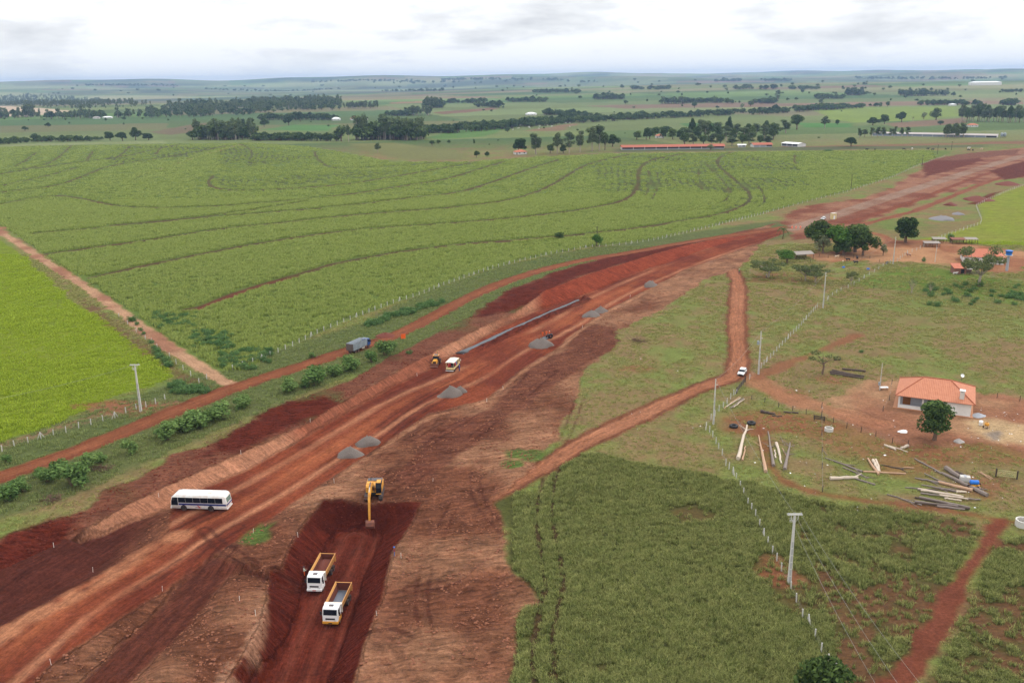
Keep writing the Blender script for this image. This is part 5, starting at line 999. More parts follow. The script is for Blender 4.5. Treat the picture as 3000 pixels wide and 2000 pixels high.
def arm(P, w0, w1, h0, h1):
    m = MB(); V = []; n = len(P)
    for i, p in enumerate(P):
        a = P[min(i+1, n-1)]; b = P[max(i-1, 0)]; d = Vector((a[0]-b[0], a[1]-b[1])).normalized(); nx, nz = -d.y, d.x; t = i/(n-1); mid = math.sin(math.pi*t)
        h = (h0+(h1-h0)*t)*.5*(1+.35*mid); w = (w0+(w1-w0)*t)*.5
        V += [(p[0]+nx*h, -w, p[1]+nz*h), (p[0]+nx*h, w, p[1]+nz*h), (p[0]-nx*h, w, p[1]-nz*h), (p[0]-nx*h, -w, p[1]-nz*h)]
    F = [(i*4+k, i*4+(k+1) % 4, i*4+4+(k+1) % 4, i*4+4+k) for i in range(n-1) for k in range(4)]+[(3, 2, 1, 0), tuple(range(4*n-4, 4*n))]
    return m.add(V, F)
BP = [(.6, 1.7), (1.9, 3.1), (3.3, 3.7), (5.2, 3.2), (6.2, 2.7)]
boom = arm(BP, .5, .4, .6, .5).build('boom', YELLOW, ex); boom.location.y = -.15
st = arm([(5.9, 3.2), (6.6, 2.0), (7.2, .2), (7.5, -.9)], .36, .3, .6, .35).build('stick', YELLOW, ex); st.location.y = -.15
for s in (.12, -.42): MB().cyl((1.3, s, 1.5), (2.7, s, 3.2), .1).build('boom_cylinder', DGREY, ex)
MB().cyl((3.4, -.15, 4.15), (4.9, -.15, 4.0), .12).build('stick_cylinder', DGREY, ex); MB().cyl((4.9, -.15, 4.0), (5.9, -.15, 3.5), .07).build('piston_rod', CHROME, ex)
bk = MB(); pr = [(7.5, -.8), (8.1, -1.0), (8.35, -1.6), (8.05, -2.15), (7.3, -2.3), (6.8, -1.95)]
for yy in (-.75, .6): bk.prism(pr, yy-.03, yy+.03)
V = [(p[0], yy, p[1]) for p in pr for yy in (-.75, .6)]; bk.add(V, [(2*i, 2*i+1, 2*i+3, 2*i+2) for i in range(4)])
bkt = bk.build('bucket', BUCKET, ex)
for k in range(5): MB().prism([(6.8, -1.95), (6.5, -1.8), (6.82, -1.85)], -.7+k*.3, -.58+k*.3).build('bucket_tooth', DGREY, bkt)
MB().cyl((6.4, -.15, 1.8), (7.3, -.15, -.3), .09).build('bucket_cylinder', DGREY, ex)

# backhoe loader --------------------------------------------------------
kh = heading((1262, 1080), (1290, 1040), -2.2); kb = thing('backhoe_loader', 'yellow backhoe loader parked behind the cream service truck', 'loader', at(1278, 1066), kh)
MB().box(-1.6, 2.0, -.4, .4, .6, 1.0).build('chassis', DGREY, kb); MB().prism([(.5, .9), (.5, 1.75), (1.9, 1.6), (2.1, 1.4), (2.1, .9)], -.5, .5, .05).build('hood', YELLOW, kb); MB().box(2.09, 2.13, -.42, .42, .95, 1.4).build('grille', BLACK, kb)
kc = MB().prism([(-1.0, 1.0), (-1.1, 2.55), (.45, 2.55), (.7, 1.6), (.7, 1.0)], -.75, .75, .04).build('cab', GLASS, kb); MB().box(-1.25, .6, -.85, .85, 2.55, 2.66).build('cab_roof', YELLOW, kc, bevel=.04)
MB().box(-1.0, .35, -.6, .6, 2.66, 2.68).build('roof_panel', DGREY, kc)
for s in (1, -1):
    wheel(kb, -.75, s*1.0, .78, .45); wheel(kb, 1.65, s*.9, .45, .3)
    MB().tube([(.3, s*.62, 1.5), (1.9, s*.68, 1.2), (2.7, s*.68, .6)], .09, 6).build('loader_arm', YELLOW, kb)
    MB().tube([(-1.6, s*.9, .9), (-1.7, s*1.3, .1)], .09, 6).build('stabiliser', YELLOW, kb)
MB().prism([(2.65, .9), (2.7, .15), (3.4, .05), (3.4, .12), (2.85, .25), (2.75, .9)], -1.15, 1.15).build('front_bucket', BUCKET, kb)
MB().tube([(-1.7, 0, .9), (-2.2, 0, 2.4), (-1.8, 0, 3.5)], [.16, .15, .12], 6).build('backhoe_boom', YELLOW, kb); MB().tube([(-1.8, 0, 3.5), (-2.4, 0, 2.6), (-2.6, 0, 1.6)], [.12, .12, .1], 6).build('backhoe_stick', YELLOW, kb); MB().cyl((-1.75, .12, 2.0), (-1.65, .12, 3.4), .06).build('cylinder', CHROME, kb)
MB().prism([(-2.3, 1.6), (-2.9, 1.5), (-2.9, .9), (-2.4, .8)], -.3, .3).build('backhoe_bucket', BUCKET, kb)

# cream service truck ---------------------------------------------------
lh = heading((1345, 1062), (1316, 1092), -2.2); lt = thing('service_truck', 'cream lubrication truck with a canvas canopy on the red road', 'truck', at(1328, 1080), lh)
MB().box(-3.0, 3.0, -.4, .4, .55, .85).build('chassis', DGREY, lt)
lc = MB().prism([(1.6, .7), (1.6, 2.45), (1.75, 2.6), (2.7, 2.55), (3.15, 1.7), (3.3, 1.5), (3.35, .7)], -1.05, 1.05, .1).build('cab', CREAM, lt); MB().prism([(2.75, 2.5), (3.14, 1.75), (3.17, 1.78), (2.8, 2.54)], -.9, .9).build('windscreen', GLASS, lc)
for s in (1, -1):
    MB().box(2.0, 2.7, min(s*1.04, s*1.06), max(s*1.04, s*1.06), 1.65, 2.35).build('side_window', GLASS, lc); MB().box(2.9, 3.0, min(s*1.2, s*1.4), max(s*1.2, s*1.4), 1.6, 2.0).build('mirror', CLEANW, lc)
    wheel(lt, 2.4, s*.95, .46, .28); wheel(lt, -2.0, s*.92, .46, .48)
    MB().box(-3.1, 1.45, min(s*1.0, s*1.15), max(s*1.0, s*1.15), .8, 1.25).build('side_panel', CREAM, lt)
    for xx in (-3.0, -.8, 1.4): MB().cyl((xx, s*1.1, 1.2), (xx, s*1.1, 2.85), .045).build('canopy_post', CREAM, lt)
MB().box(-3.1, 1.45, -1.0, 1.0, .86, .95).build('deck', DGREY, lt)
MB().add([(-3.3, -1.3, 2.8), (1.6, -1.3, 2.8), (1.6, 1.3, 2.8), (-3.3, 1.3, 2.8), (-3.3, 0, 2.98), (1.6, 0, 2.98)], [(0, 1, 5, 4), (4, 5, 2, 3), (0, 4, 3), (1, 2, 5), (0, 3, 2, 1)]).build('canopy', CANVAS, lt)
for xx, yy, mm in ((-1.6, .5, REDP), (-1.5, -.5, BLACK), (-.4, .4, BLACK), (-.3, -.5, REDP), (.7, .4, BLACK), (.7, -.45, mat('blue_drum', lin(50, 90, 170), .5))): MB().lathe([(.01, 0), (.36, 0), (.38, .05), (.36, .45), (.38, .5), (.36, 1.0), (.01, 1.0)], 14, (xx, yy, .96)).build('oil_drum', mm, lt, True)
MB().box(-2.6, -2.1, -.75, -.1, .95, 1.6).build('pump_box', DGREY, lt); MB().lathe([(.2, -.12), (.34, -.12), (.34, .12), (.2, .12)], 14, (-2.6, .55, 1.5), 'y').build('hose_reel', REDP, lt)
MB().box(-3.25, -3.1, -1.1, 1.1, .8, 1.4).build('tail_panel', CREAM, lt, bevel=.05); MB().box(-3.5, -3.38, -1.15, 1.15, .45, .58).build('rear_bumper', CLEANW, lt)

# cattle truck -----------------------------------------------------------
ch = heading((1085, 1018), (1030, 1043), 0); ct = thing('cattle_truck', 'grey slatted cattle truck with blue cab on the service road', 'truck', at(1052, 1026), ch)
MB().box(-4.2, 3.9, -.45, .45, .65, .95).build('chassis', DGREY, ct)
cc_ = MB().prism([(2.75, .8), (2.75, 2.75), (2.9, 2.9), (3.9, 2.85), (4.4, 1.95), (4.5, .8)], -1.15, 1.15, .12).build('cab', BLUECAB, ct); MB().prism([(3.98, 2.72), (4.37, 2.0), (4.41, 2.02), (4.03, 2.76)], -1.0, 1.0).build('windscreen', GLASS, cc_)
for s in (1, -1):
    MB().box(3.15, 3.95, min(s*1.15, s*1.17), max(s*1.15, s*1.17), 1.85, 2.5).build('side_window', GLASS, cc_); MB().box(4.15, 4.3, min(s*1.25, s*1.45), max(s*1.25, s*1.45), 1.8, 2.3).build('mirror', BLACK, cc_); MB().box(4.47, 4.53, s*.8-.2, s*.8+.2, .95, 1.15).build('headlight', LAMP, cc_)
    wheel(ct, 3.5, s*1.0, .5, .3)
    for xx in (-1.9, -3.1): wheel(ct, xx, s*.96, .5, .5)
    MB().box(.2, 1.5, min(s*.7, s*1.05), max(s*.7, s*1.05), .55, 1.05).build('toolbox', DUSTY, ct)
bx = MB().box(-4.4, 2.55, -1.2, 1.2, 1.05, 1.2).build('deck', DGREY, ct)
for s in (1, -1):
    for k in range(11): xa = -4.38+k*.63; MB().box(xa, xa+.56, min(s*1.2, s*1.26), max(s*1.2, s*1.26), 1.15, 3.1).build('side_slat', GREYST, ct)
    MB().box(-4.4, 2.55, min(s*1.26, s*1.3), max(s*1.26, s*1.3), 3.02, 3.14).build('top_rail', GREYST, ct)
    for k in range(12): xa = -4.42+k*.63; MB().box(xa, xa+.05, min(s*1.2, s*1.31), max(s*1.2, s*1.31), 1.15, 3.12).build('upright', DGREY, ct)
for k in range(6): yy = -1.15+k*.41; MB().box(-4.46, -4.4, yy, yy+.36, 1.15, 3.1).build('rear_slat', mat('dark_rear_slat', lin(96, 84, 80), .7) if k == 0 else bpy.data.materials['dark_rear_slat'], ct)
for yy in (-.7, -.2, .3, .8): MB().cyl((-4.4, yy, 3.15), (2.5, yy, 3.15), .06).build('roof_rail', GREYST, ct)
for k in range(4): xx = -3.6+k*1.9; MB().cyl((xx, -1.25, 3.1), (xx, 1.25, 3.1), .045).build('roof_bow', GREYST, ct)

# cars --------------------------------------------------------------------
def car(px, py, hd, label, wagon):
    t = thing('car', label, 'car', at(px, py), hd)
    pr = [(-2.05, .35), (-2.1, .75), (-2.0, .92), (.75, .92), (1.95, .8), (2.08, .65), (2.08, .35)]
    MB().prism(pr, -.82, .82, .08).build('body', CLEANW, t, True)
    rx = -1.95 if wagon else -1.5
    g = MB().prism([(rx-.05, .9), (rx+.2, 1.36), (.1, 1.38), (.85, .9)], -.72, .72, .06).build('glasshouse', GLASS, t)
    MB().prism([(rx+.15, 1.36), (rx+.25, 1.43), (.0, 1.45), (.15, 1.37)], -.7, .7, .05).build('roof', CLEANW, g)
    for s in (1, -1):
        for xx in (rx+.75, -.25): MB().box(xx, xx+.07, min(s*.74, s*.7), max(s*.74, s*.7), .9, 1.4).build('pillar', CLEANW, g)
        MB().box(2.05, 2.1, s*.6-.16, s*.6+.16, .58, .72).build('headlight', LAMP, t); MB().box(-2.13, -2.08, s*.65-.12, s*.65+.12, .6, .85).build('tail_lamp', REDL, t); MB().box(.5, .65, min(s*.82, s*.98), max(s*.82, s*.98), .9, 1.05).build('mirror', BLACK, t)
        for xx in (-1.25, 1.25): wheel(t, xx, s*.74, .31, .2)
    MB().box(2.06, 2.12, -.4, .4, .52, .7).build('grille', BLACK, t); MB().box(2.0, 2.16, -.8, .8, .3, .48).build('front_bumper', BLACK, t)
car(2174, 1096, heading((2166, 1106), (2182, 1086), 0), 'white station wagon at the fork of the farm track', True)
car(2412, 643, heading((2404, 646), (2420, 640), 0), 'distant white car where the gravelled road begins', True)
# ------------------------------------------------------------------ farm buildings
WALLW = mat('lime_washed_wall', (.72, .71, .68), .9, noise=.15, nscale=.7, dirt=lin(170, 150, 132), dirtamt=.4); WALLG = mat('bare_grey_render', lin(176, 178, 184, .8), .9, noise=.2, nscale=.8); PLINTH = mat('terracotta_floor', lin(196, 138, 100, .8), .8); WOODD = mat('varnished_door', lin(150, 92, 40, .8), .5, noise=.4); BRICK = mat('old_brick_wall', lin(150, 104, 88, .8), .9, noise=.4); WOOD = mat('weathered_wood', lin(126, 112, 100, .8), .9, noise=.5, nscale=1.5); WOODK = mat('dark_wood', lin(74, 62, 56, .8), .9, noise=.4); SHEET = mat('sheet_metal_roof', lin(160, 148, 138, .7), .6, noise=.2); RUST = mat('old_tile_roof', lin(136, 84, 66, .8), .9, noise=.4); CONC = mat('pale_concrete', lin(214, 210, 202, .85), .85, noise=.18, nscale=1.2); BLUEP = mat('blue_plastic', lin(30, 110, 200), .4)
def tile_mat(name, col, dark, s=2.6):
    m = bpy.data.materials.new(name); m.use_nodes = True; nt = m.node_tree; b = nt.nodes['Principled BSDF']; b.inputs['Roughness'].default_value = .8
    uv = nd(nt, 'ShaderNodeUVMap').outputs[0]; sp = nd(nt, 'ShaderNodeSeparateXYZ'); lk(nt, uv, sp.inputs[0])
    w1 = mathn(nt, 'ABSOLUTE', mathn(nt, 'SINE', mathn(nt, 'MULTIPLY', sp.outputs[0], s*math.pi))); w2 = mathn(nt, 'FRACT', mathn(nt, 'MULTIPLY', sp.outputs[1], s*.9))
    h = mathn(nt, 'ADD', mathn(nt, 'MULTIPLY', w1, .6), mathn(nt, 'MULTIPLY', w2, .4))
    t = nd(nt, 'ShaderNodeTexNoise', inp={'Scale': 1.1, 'Detail': 4.0}); lk(nt, uv, t.inputs['Vector'])
    f = mathn(nt, 'ADD', mathn(nt, 'MULTIPLY', h, .75), mathn(nt, 'MULTIPLY', mathn(nt, 'SUBTRACT', t.outputs[0], .35), .8), True)
    lk(nt, mixc(nt, f, tuple(dark), tuple(col)), b.inputs['Base Color']); bu = nd(nt, 'ShaderNodeBump', inp={'Strength': .7, 'Distance': .06}); lk(nt, h, bu.inputs['Height']); lk(nt, bu.outputs[0], b.inputs['Normal']); return m
TILE = tile_mat('terracotta_tiles', lin(222, 150, 114, .78), lin(186, 106, 74, .72)); TILEO = tile_mat('weathered_terracotta_tiles', lin(206, 122, 88, .85), lin(170, 88, 64, .8), 2.0)
def roof_plane(name, pts, m, parent, thick=.12):
    P = [Vector(p) for p in pts]; n = (P[1]-P[0]).cross(P[-1]-P[0]).normalized(); e = (P[1]-P[0]).normalized(); u = n.cross(e)
    mb = MB(); k = len(P); mb.add(P+[p-n*thick for p in P], [tuple(range(k)), tuple(range(2*k-1, k-1, -1))]+[(i, i+k, (i+1) % k+k, (i+1) % k) for i in range(k)])
    me = mb.mesh(name, m); uvl = me.uv_layers.new()
    for lp in me.loops: v = Vector(mb.v[lp.vertex_index])-P[0]; uvl.data[lp.index].uv = (v.dot(e), v.dot(u))
    o = bpy.data.objects.new(name, me); C.objects.link(o); o.parent = parent; return o
# the new house: corners of its eaves read from the picture at eave level
EZ = 3.3
FL = Vector((*G(2623, 1157, EZ), 0)); FRc = Vector((*G(2858, 1187, EZ), 0)); BR = Vector((*G(2869, 1134, EZ), 0))
e1 = (FRc-FL); HL = e1.length; e1.normalize(); HD = abs((BR-FRc).dot(Vector((-e1.y, e1.x, 0)))); ang = math.atan2(e1.y, e1.x)
hs = thing('farmhouse', 'new white farmhouse with orange hipped tile roof and veranda', 'house', FL, ang)
ov = .75; x0, x1, y0, y1 = ov, HL-ov, ov, HD-ov; rz = EZ+3.1; ra = HL*.5-HL*.17; rb = HL*.5+HL*.17; ym = HD/2
roof = thing('roof', '', '', (0, 0, 0)); del roof['label'], roof['category']; roof.parent = hs
A_, B_, C_, D_, R1, R2 = (0, 0, EZ), (HL, 0, EZ), (HL, HD, EZ), (0, HD, EZ), (ra, ym, rz), (rb, ym, rz)
roof_plane('roof_slope', [A_, B_, R2, R1], TILE, roof); roof_plane('roof_slope', [B_, C_, R2], TILE, roof); roof_plane('roof_slope', [C_, D_, R1, R2], TILE, roof); roof_plane('roof_slope', [D_, A_, R1], TILE, roof)
for p, q in ((A_, R1), (B_, R2), (C_, R2), (D_, R1), (R1, R2)): MB().tube([Vector(p)+Vector((0, 0, .05)), Vector(q)+Vector((0, 0, .05))], .13, 6).build('ridge_tile', TILE, roof)
xv = x0+(x1-x0)*.66; vd = 2.0
MB().box(x0-1.0, x1+.6, y0-.5, y1+.3, -.3, .12).build('plinth', PLINTH, hs)
w = MB(); w.box(x0+.2, xv, y0+vd, y0+vd+.2, .1, EZ-.15); w.build('recessed_wall', WALLG, hs)
MB().box(xv, x1, y0, y0+.2, .1, EZ-.12).build('front_wall', WALLW, hs); MB().box(x1-.2, x1, y0+.2, y1, .1, EZ-.12).build('end_wall', WALLW, hs); MB().box(x0, x1-.2, y1-.2, y1, .1, EZ-.12).build('back_wall', WALLW, hs); MB().box(x0, x0+.2, y0+vd+.2, y1-.2, .1, EZ-.12).build('end_wall', WALLW, hs); MB().box(xv-.2, xv, y0+.2, y0+vd, .1, EZ-.12).build('return_wall', WALLW, hs)
for xx in (x0, x0+(xv-x0)*.5, ): MB().box(xx, xx+.38, y0-.01, y0+.33, .1, EZ-.14).build('veranda_post', WALLW, hs, bevel=.02)
MB().box(x0, xv, y0+.02, y0+.3, EZ-.38, EZ-.13).build('veranda_beam', WALLW, hs)
for a, b in ((x0+.38, x0+(xv-x0)*.5), (x0+(xv-x0)*.5+.38, xv-.2)): MB().box(a, b, y0+.06, y0+.26, .1, .95).build('parapet', WALLW, hs); MB().box(a, b, y0+.02, y0+.3, .95, 1.0).build('parapet_cap', WALLG, hs)
dr = MB().box(x0+.9, x0+2.6, y0+vd-.06, y0+vd, .2, 2.5).build('door', WOODD, hs)
for k in range(6): MB().box(x0+.95+k*.27, x0+1.16+k*.27, y0+vd-.09, y0+vd-.06, .3, 2.4).build('door_board', WOODD, dr)
wn = MB().box(x0+(xv-x0)*.62, x0+(xv-x0)*.62+1.7, y0+vd-.05, y0+vd, .95, 2.2).build('window', GLASS, hs); MB().box(x0+(xv-x0)*.62-.08, x0+(xv-x0)*.62+1.78, y0+vd-.1, y0+vd, .85, .95).build('sill', WALLW, wn)
MB().box(xv+1.2, xv+2.2, y0-.05, y0, .2, 1.1).build('leaning_sheet', CLEANW, hs)
chm = MB().box(HL*.80, HL*.80+.95, 1.3, 2.2, EZ+.3, EZ+2.3).build('chimney', CONC, hs, bevel=.03); MB().box(HL*.80-.15, HL*.80+1.1, 1.15, 2.35, EZ+2.5, EZ+2.7).build('chimney_cap', CLEANW, chm)
for a, b in ((.05, .15), (.8, .9)):
    MB().box(HL*.80+a, HL*.80+b, 1.35, 2.15, EZ+2.3, EZ+2.5).build('cap_leg', CONC, chm)
def hip_house(px, py, L_, D_2, h, pit, rot, label, tm, name='farmhouse', win=2, name_cat='house'):
    p = at(px, py); t = thing(name, label, name_cat, p, rot); o_ = .6; a, b = L_/2, D_2/2
    for nm, bb in (('front_wall', (-a, a, -b, -b+.2)), ('back_wall', (-a, a, b-.2, b)), ('end_wall', (-a, -a+.2, -b+.2, b-.2)), ('end_wall', (a-.2, a, -b+.2, b-.2))): MB().box(*bb, -.2, h).build(nm, WALLW, t)
    q = [(-a-o_, -b-o_, h-.1), (a+o_, -b-o_, h-.1), (a+o_, b+o_, h-.1), (-a-o_, b+o_, h-.1)]; r1, r2 = (-a+b, 0, h+pit), (a-b, 0, h+pit)
    rf = roof_plane('roof_slope', [q[0], q[1], r2, r1], tm, t); roof_plane('roof_slope', [q[1], q[2], r2], tm, t); roof_plane('roof_slope', [q[2], q[3], r1, r2], tm, t); roof_plane('roof_slope', [q[3], q[0], r1], tm, t)
    for k in range(win): xx = -a+L_*(k+.7)/(win+.4); MB().box(xx, xx+1.3, -b-.04, -b, 1.0, 2.1).build('window', GLASS, t)
    MB().box(-a+.5, -a+1.4, -b-.05, -b, 0, 2.1).build('door', WOODK, t)
    for s in (-1, 1): MB().box(min(s*a, s*(a+.04)), max(s*a, s*(a+.04)), -.6, .6, 1.0, 2.0).build('window', GLASS, t)
    return t
fh = hip_house(2875, 765, 15, 12, 2.9, 2.4, R(-20), 'far farmhouse with orange hip roof behind the big acacia', TILEO)
def open_shed(px, py, L_, D_2, h, rot, label, rm, back=True, name='animal_shed', gable=0.0):
    t = thing(name, label, 'shed', at(px, py), rot); a, b = L_/2, D_2/2
    for sx in (-a, 0, a):
        for sy in (-b, b): MB().cyl((sx, sy, -.2), (sx, sy, h-.02), .09, n=6).build('post', WOODK, t)
    if gable:
        MB().add([(-a-.3, -b-.3, h), (a+.3, -b-.3, h), (a+.3, 0, h+gable), (-a-.3, 0, h+gable), (-a-.3, -b-.3, h+.08), (a+.3, -b-.3, h+.08), (a+.3, 0, h+gable+.08), (-a-.3, 0, h+gable+.08)], [(0, 1, 2, 3), (4, 7, 6, 5), (0, 4, 5, 1), (1, 5, 6, 2), (3, 7, 4, 0)]).build('roof', rm, t)
        MB().add([(-a-.3, b+.3, h), (a+.3, b+.3, h), (a+.3, 0, h+gable), (-a-.3, 0, h+gable), (-a-.3, b+.3, h+.08), (a+.3, b+.3, h+.08), (a+.3, 0, h+gable+.08), (-a-.3, 0, h+gable+.08)], [(0, 3, 2, 1), (4, 5, 6, 7), (0, 1, 5, 4), (1, 2, 6, 5), (3, 0, 4, 7)]).build('roof', rm, t)
    else: MB().add([(-a-.3, -b-.4, h), (a+.3, -b-.4, h), (a+.3, b+.3, h+.45), (-a-.3, b+.3, h+.45), (-a-.3, -b-.4, h+.08), (a+.3, -b-.4, h+.08), (a+.3, b+.3, h+.53), (-a-.3, b+.3, h+.53)], [(0, 3, 2, 1), (4, 5, 6, 7), (0, 1, 5, 4), (1, 2, 6, 5), (2, 3, 7, 6), (3, 0, 4, 7)]).build('roof', rm, t)
    if back:
        for k in range(4): MB().box(-a, a, b+.1, b+.15, .25+k*.45, .5+k*.45).build('wall_board', WOOD, t)
        for k in range(3): MB().box(-a-.12, -a-.08, -b, b, .3+k*.5, .48+k*.5).build('rail', WOOD, t)
    return t
open_shed(2728, 722, 6.5, 3, 1.7, R(-8), 'leftmost low animal hut with pale roof in the far yard', SHEET)
open_shed(2750, 711, 5.5, 3, 1.9, R(-8), 'second animal hut with pale roof in the far yard', SHEET)
open_shed(2806, 713, 6, 3.5, 2.0, R(-8), 'third animal hut with brown roof in the far yard', RUST)
open_shed(2843, 713, 5, 3, 2.1, R(-8), 'rightmost animal hut standing open on posts', SHEET, False)
open_shed(2347, 757, 8, 6, 2.3, R(12), 'grey roofed corral hut with log rails by the farm clump', SHEET, True, 'corral_hut', .9)
sb = thing('brick_shed', 'small brick shed with lean-to under the big acacia', 'shed', at(2822, 800), R(-6))
MB().box(-4.2, -1.8, -2.2, -2.0, -.2, 2.5).build('front_wall', BRICK, sb); MB().box(-.4, .2, -2.2, -2.0, -.2, 2.5).build('front_wall', BRICK, sb); MB().box(-4.2, -4.0, -2.0, 2.2, -.2, 2.5).build('end_wall', BRICK, sb); MB().box(-4.0, 3.9, 2.0, 2.2, -.2, 2.6).build('back_wall', BRICK, sb); MB().box(0, .2, -2.0, 2.0, -.2, 2.5).build('partition_wall', BRICK, sb); MB().box(-1.8, -.4, -1.6, -1.5, 0, 2.2).build('doorway', BLACK, sb)  # black panel in the opening stands in for the dark inside
roof_plane('roof', [(-4.6, -2.7, 2.4), (.3, -2.7, 2.4), (.3, 2.6, 3.5), (-4.6, 2.6, 3.5)], TILEO, sb); roof_plane('lean_to_roof', [(.35, -2.6, 2.0), (4.6, -2.6, 2.0), (4.6, 2.6, 3.3), (.35, 2.6, 3.3)], SHEET, sb)
for xx in (1.6, 4.3): MB().cyl((xx, -2.3, -.2), (xx, -2.3, 2.1), .1, n=6).build('post', WOODK, sb)
for k in range(3): MB().box(.4, 4.3, -2.35, -2.28, .3+k*.4, .42+k*.4).build('rail', WOOD, sb)
wt = thing('water_tank', 'blue water tank on a concrete column beside the far farmhouse', 'tank', at(2949, 793)); MB().tube([(0, 0, -.2), (0, 0, 6.2)], [.55, .5], 10).build('column', WALLG, wt); MB().cyl((0, 0, 6.2), (0, 0, 6.4), 1.5, n=16).build('platform', CONC, wt)
MB().lathe([(1.05, 6.4), (1.3, 7.9), (1.42, 7.95), (1.42, 8.1), (.9, 8.25), (.01, 8.3)], 18).build('tank', BLUEP, wt, True)
# long sheds of the poultry farm
def long_shed(pa, pb, wd, h, pit, label, rm, wm, panels, name):
    a = at(*pa); b = at(*pb); d = b-a; L_ = d.xy.length; t = thing(name, label, 'shed', a, math.atan2(d.y, d.x))
    MB().add([(-1, -1, h), (L_+1, -1, h), (L_+1, wd/2, h+pit), (-1, wd/2, h+pit), (L_+1, wd+1, h), (-1, wd+1, h)], [(0, 1, 2, 3), (3, 2, 4, 5)]).build('roof', rm, t)
    MB().box(0, L_, 0, .2, -.5, 1.0).build('low_wall', WALLG, t); MB().box(0, L_, wd-.2, wd, -.5, h-.05).build('back_wall', WALLG, t)
    for s in (0, L_-.2): MB().add([(s, .2, -.5), (s, wd-.2, -.5), (s, wd-.2, h), (s, wd/2, h+pit-.1), (s, .2, h), (s+.2, .2, -.5), (s+.2, wd-.2, -.5), (s+.2, wd-.2, h), (s+.2, wd/2, h+pit-.1), (s+.2, .2, h)], [(0, 1, 2, 3, 4), (9, 8, 7, 6, 5), (0, 5, 6, 1), (2, 7, 8, 3), (3, 8, 9, 4), (4, 9, 5, 0)]).build('gable_wall', WALLW, t)
    n = panels; seg = L_/n
    for k in range(n):
        MB().box(k*seg+.3, (k+1)*seg-.3, .05, .12, 1.0, h-.15).build('curtain', wm if k != n-1 else BLACK, t); MB().box(k*seg-.2, k*seg+.3, -.06, .04, -.5, h-.05).build('pillar', WALLW, t)  # black panels paint in the dark inside of open bays
    return t
CURT = mat('blue_grey_curtain', lin(146, 156, 172, .8), .7, noise=.2); FIBRO = mat('fibre_cement_roof', lin(186, 176, 172, .8), .8, noise=.2, nscale=.2)
long_shed((2556, 398), (2920, 404), 13, 3.2, 1.8, 'very long grey poultry shed on the right plain', FIBRO, CURT, 12, 'poultry_shed')
long_shed((1822, 440), (2122, 436), 13, 2.8, 2.2, 'very long shed with orange tile roof behind the cane field', TILEO, BLACK, 9, 'barn')
long_shed((2208, 432), (2262, 431), 12, 2.6, 2.0, 'short red roofed barn in front of the farm grove', TILEO, WALLG, 3, 'barn')
long_shed((2290, 428), (2336, 431), 14, 3.2, 1.2, 'white roofed open barn right of the farm grove', CLEANW, BLACK, 3, 'barn')
long_shed((2163, 432), (2184, 432), 7, 2.4, 1.0, 'small white roofed hut between the orange roofs', CLEANW, WALLG, 2, 'hut')
for dx in (0, 7): 
    s_ = thing('feed_silo', ['left', 'right'][dx > 0]+' of the two steel feed silos beside the poultry shed', 'silo', at(2934+dx*1.25, 404)); MB().lathe([(.3, .9), (1.6, 2.2), (1.6, 5.0), (1.3, 5.6), (.3, 6.2), (.01, 6.2)], 14).build('hopper', GREYST, s_, True)
    for k in range(4): w_ = k*math.pi/2+.7; MB().cyl((1.4*math.cos(w_), 1.4*math.sin(w_), -.2), (1.4*math.cos(w_), 1.4*math.sin(w_), 2.6), .08, n=5).build('leg', DGREY, s_)
for a in [(2848, 372, 14, 9, 3.2, 2.2, .1, 'white farmhouse with pinkish roof behind the poultry shed', TILEO), (283, 348, 16, 9, 3, 2, .2, 'tiny pale roofed house left below the woodland belt', FIBRO), (316, 347, 22, 9, 3, 2, 0, 'tiny white roofed shed below the woodland belt', CLEANW), (1041, 352, 22, 14, 4, 3, .1, 'tiny orange roofed house beside the dark copse', TILEO), (1064, 353, 18, 12, 4, 2, .4, 'tiny white roofed house beside the orange roofed one', CLEANW), (1556, 338, 24, 14, 4, 3, -.3, 'tiny white farmhouse at the riverside trees', CLEANW), (985, 353, 18, 12, 4, 3, .3, 'tiny white gabled house in the left valley copse', CLEANW), (700, 315, 30, 14, 5, 3, .1, 'speck of a white house in the woodland belt', CLEANW), (2790, 310, 16, 12, 4, 2, .2, 'tiny white house between two valley copses', CLEANW), (2885, 250, 130, 30, 12, 4, 0, 'long white building near the right skyline', CLEANW), (1524, 452, 12, 9, 2.8, 2, .3, 'pinkish roofed house hidden among the homestead trees', TILEO), (1932, 404, 10, 8, 3, 2, .1, 'pinkish roof hidden in the left copse', TILEO)]:
    hip_house(a[0], a[1], a[2], a[3], a[4], a[5], a[6], a[7], a[8])

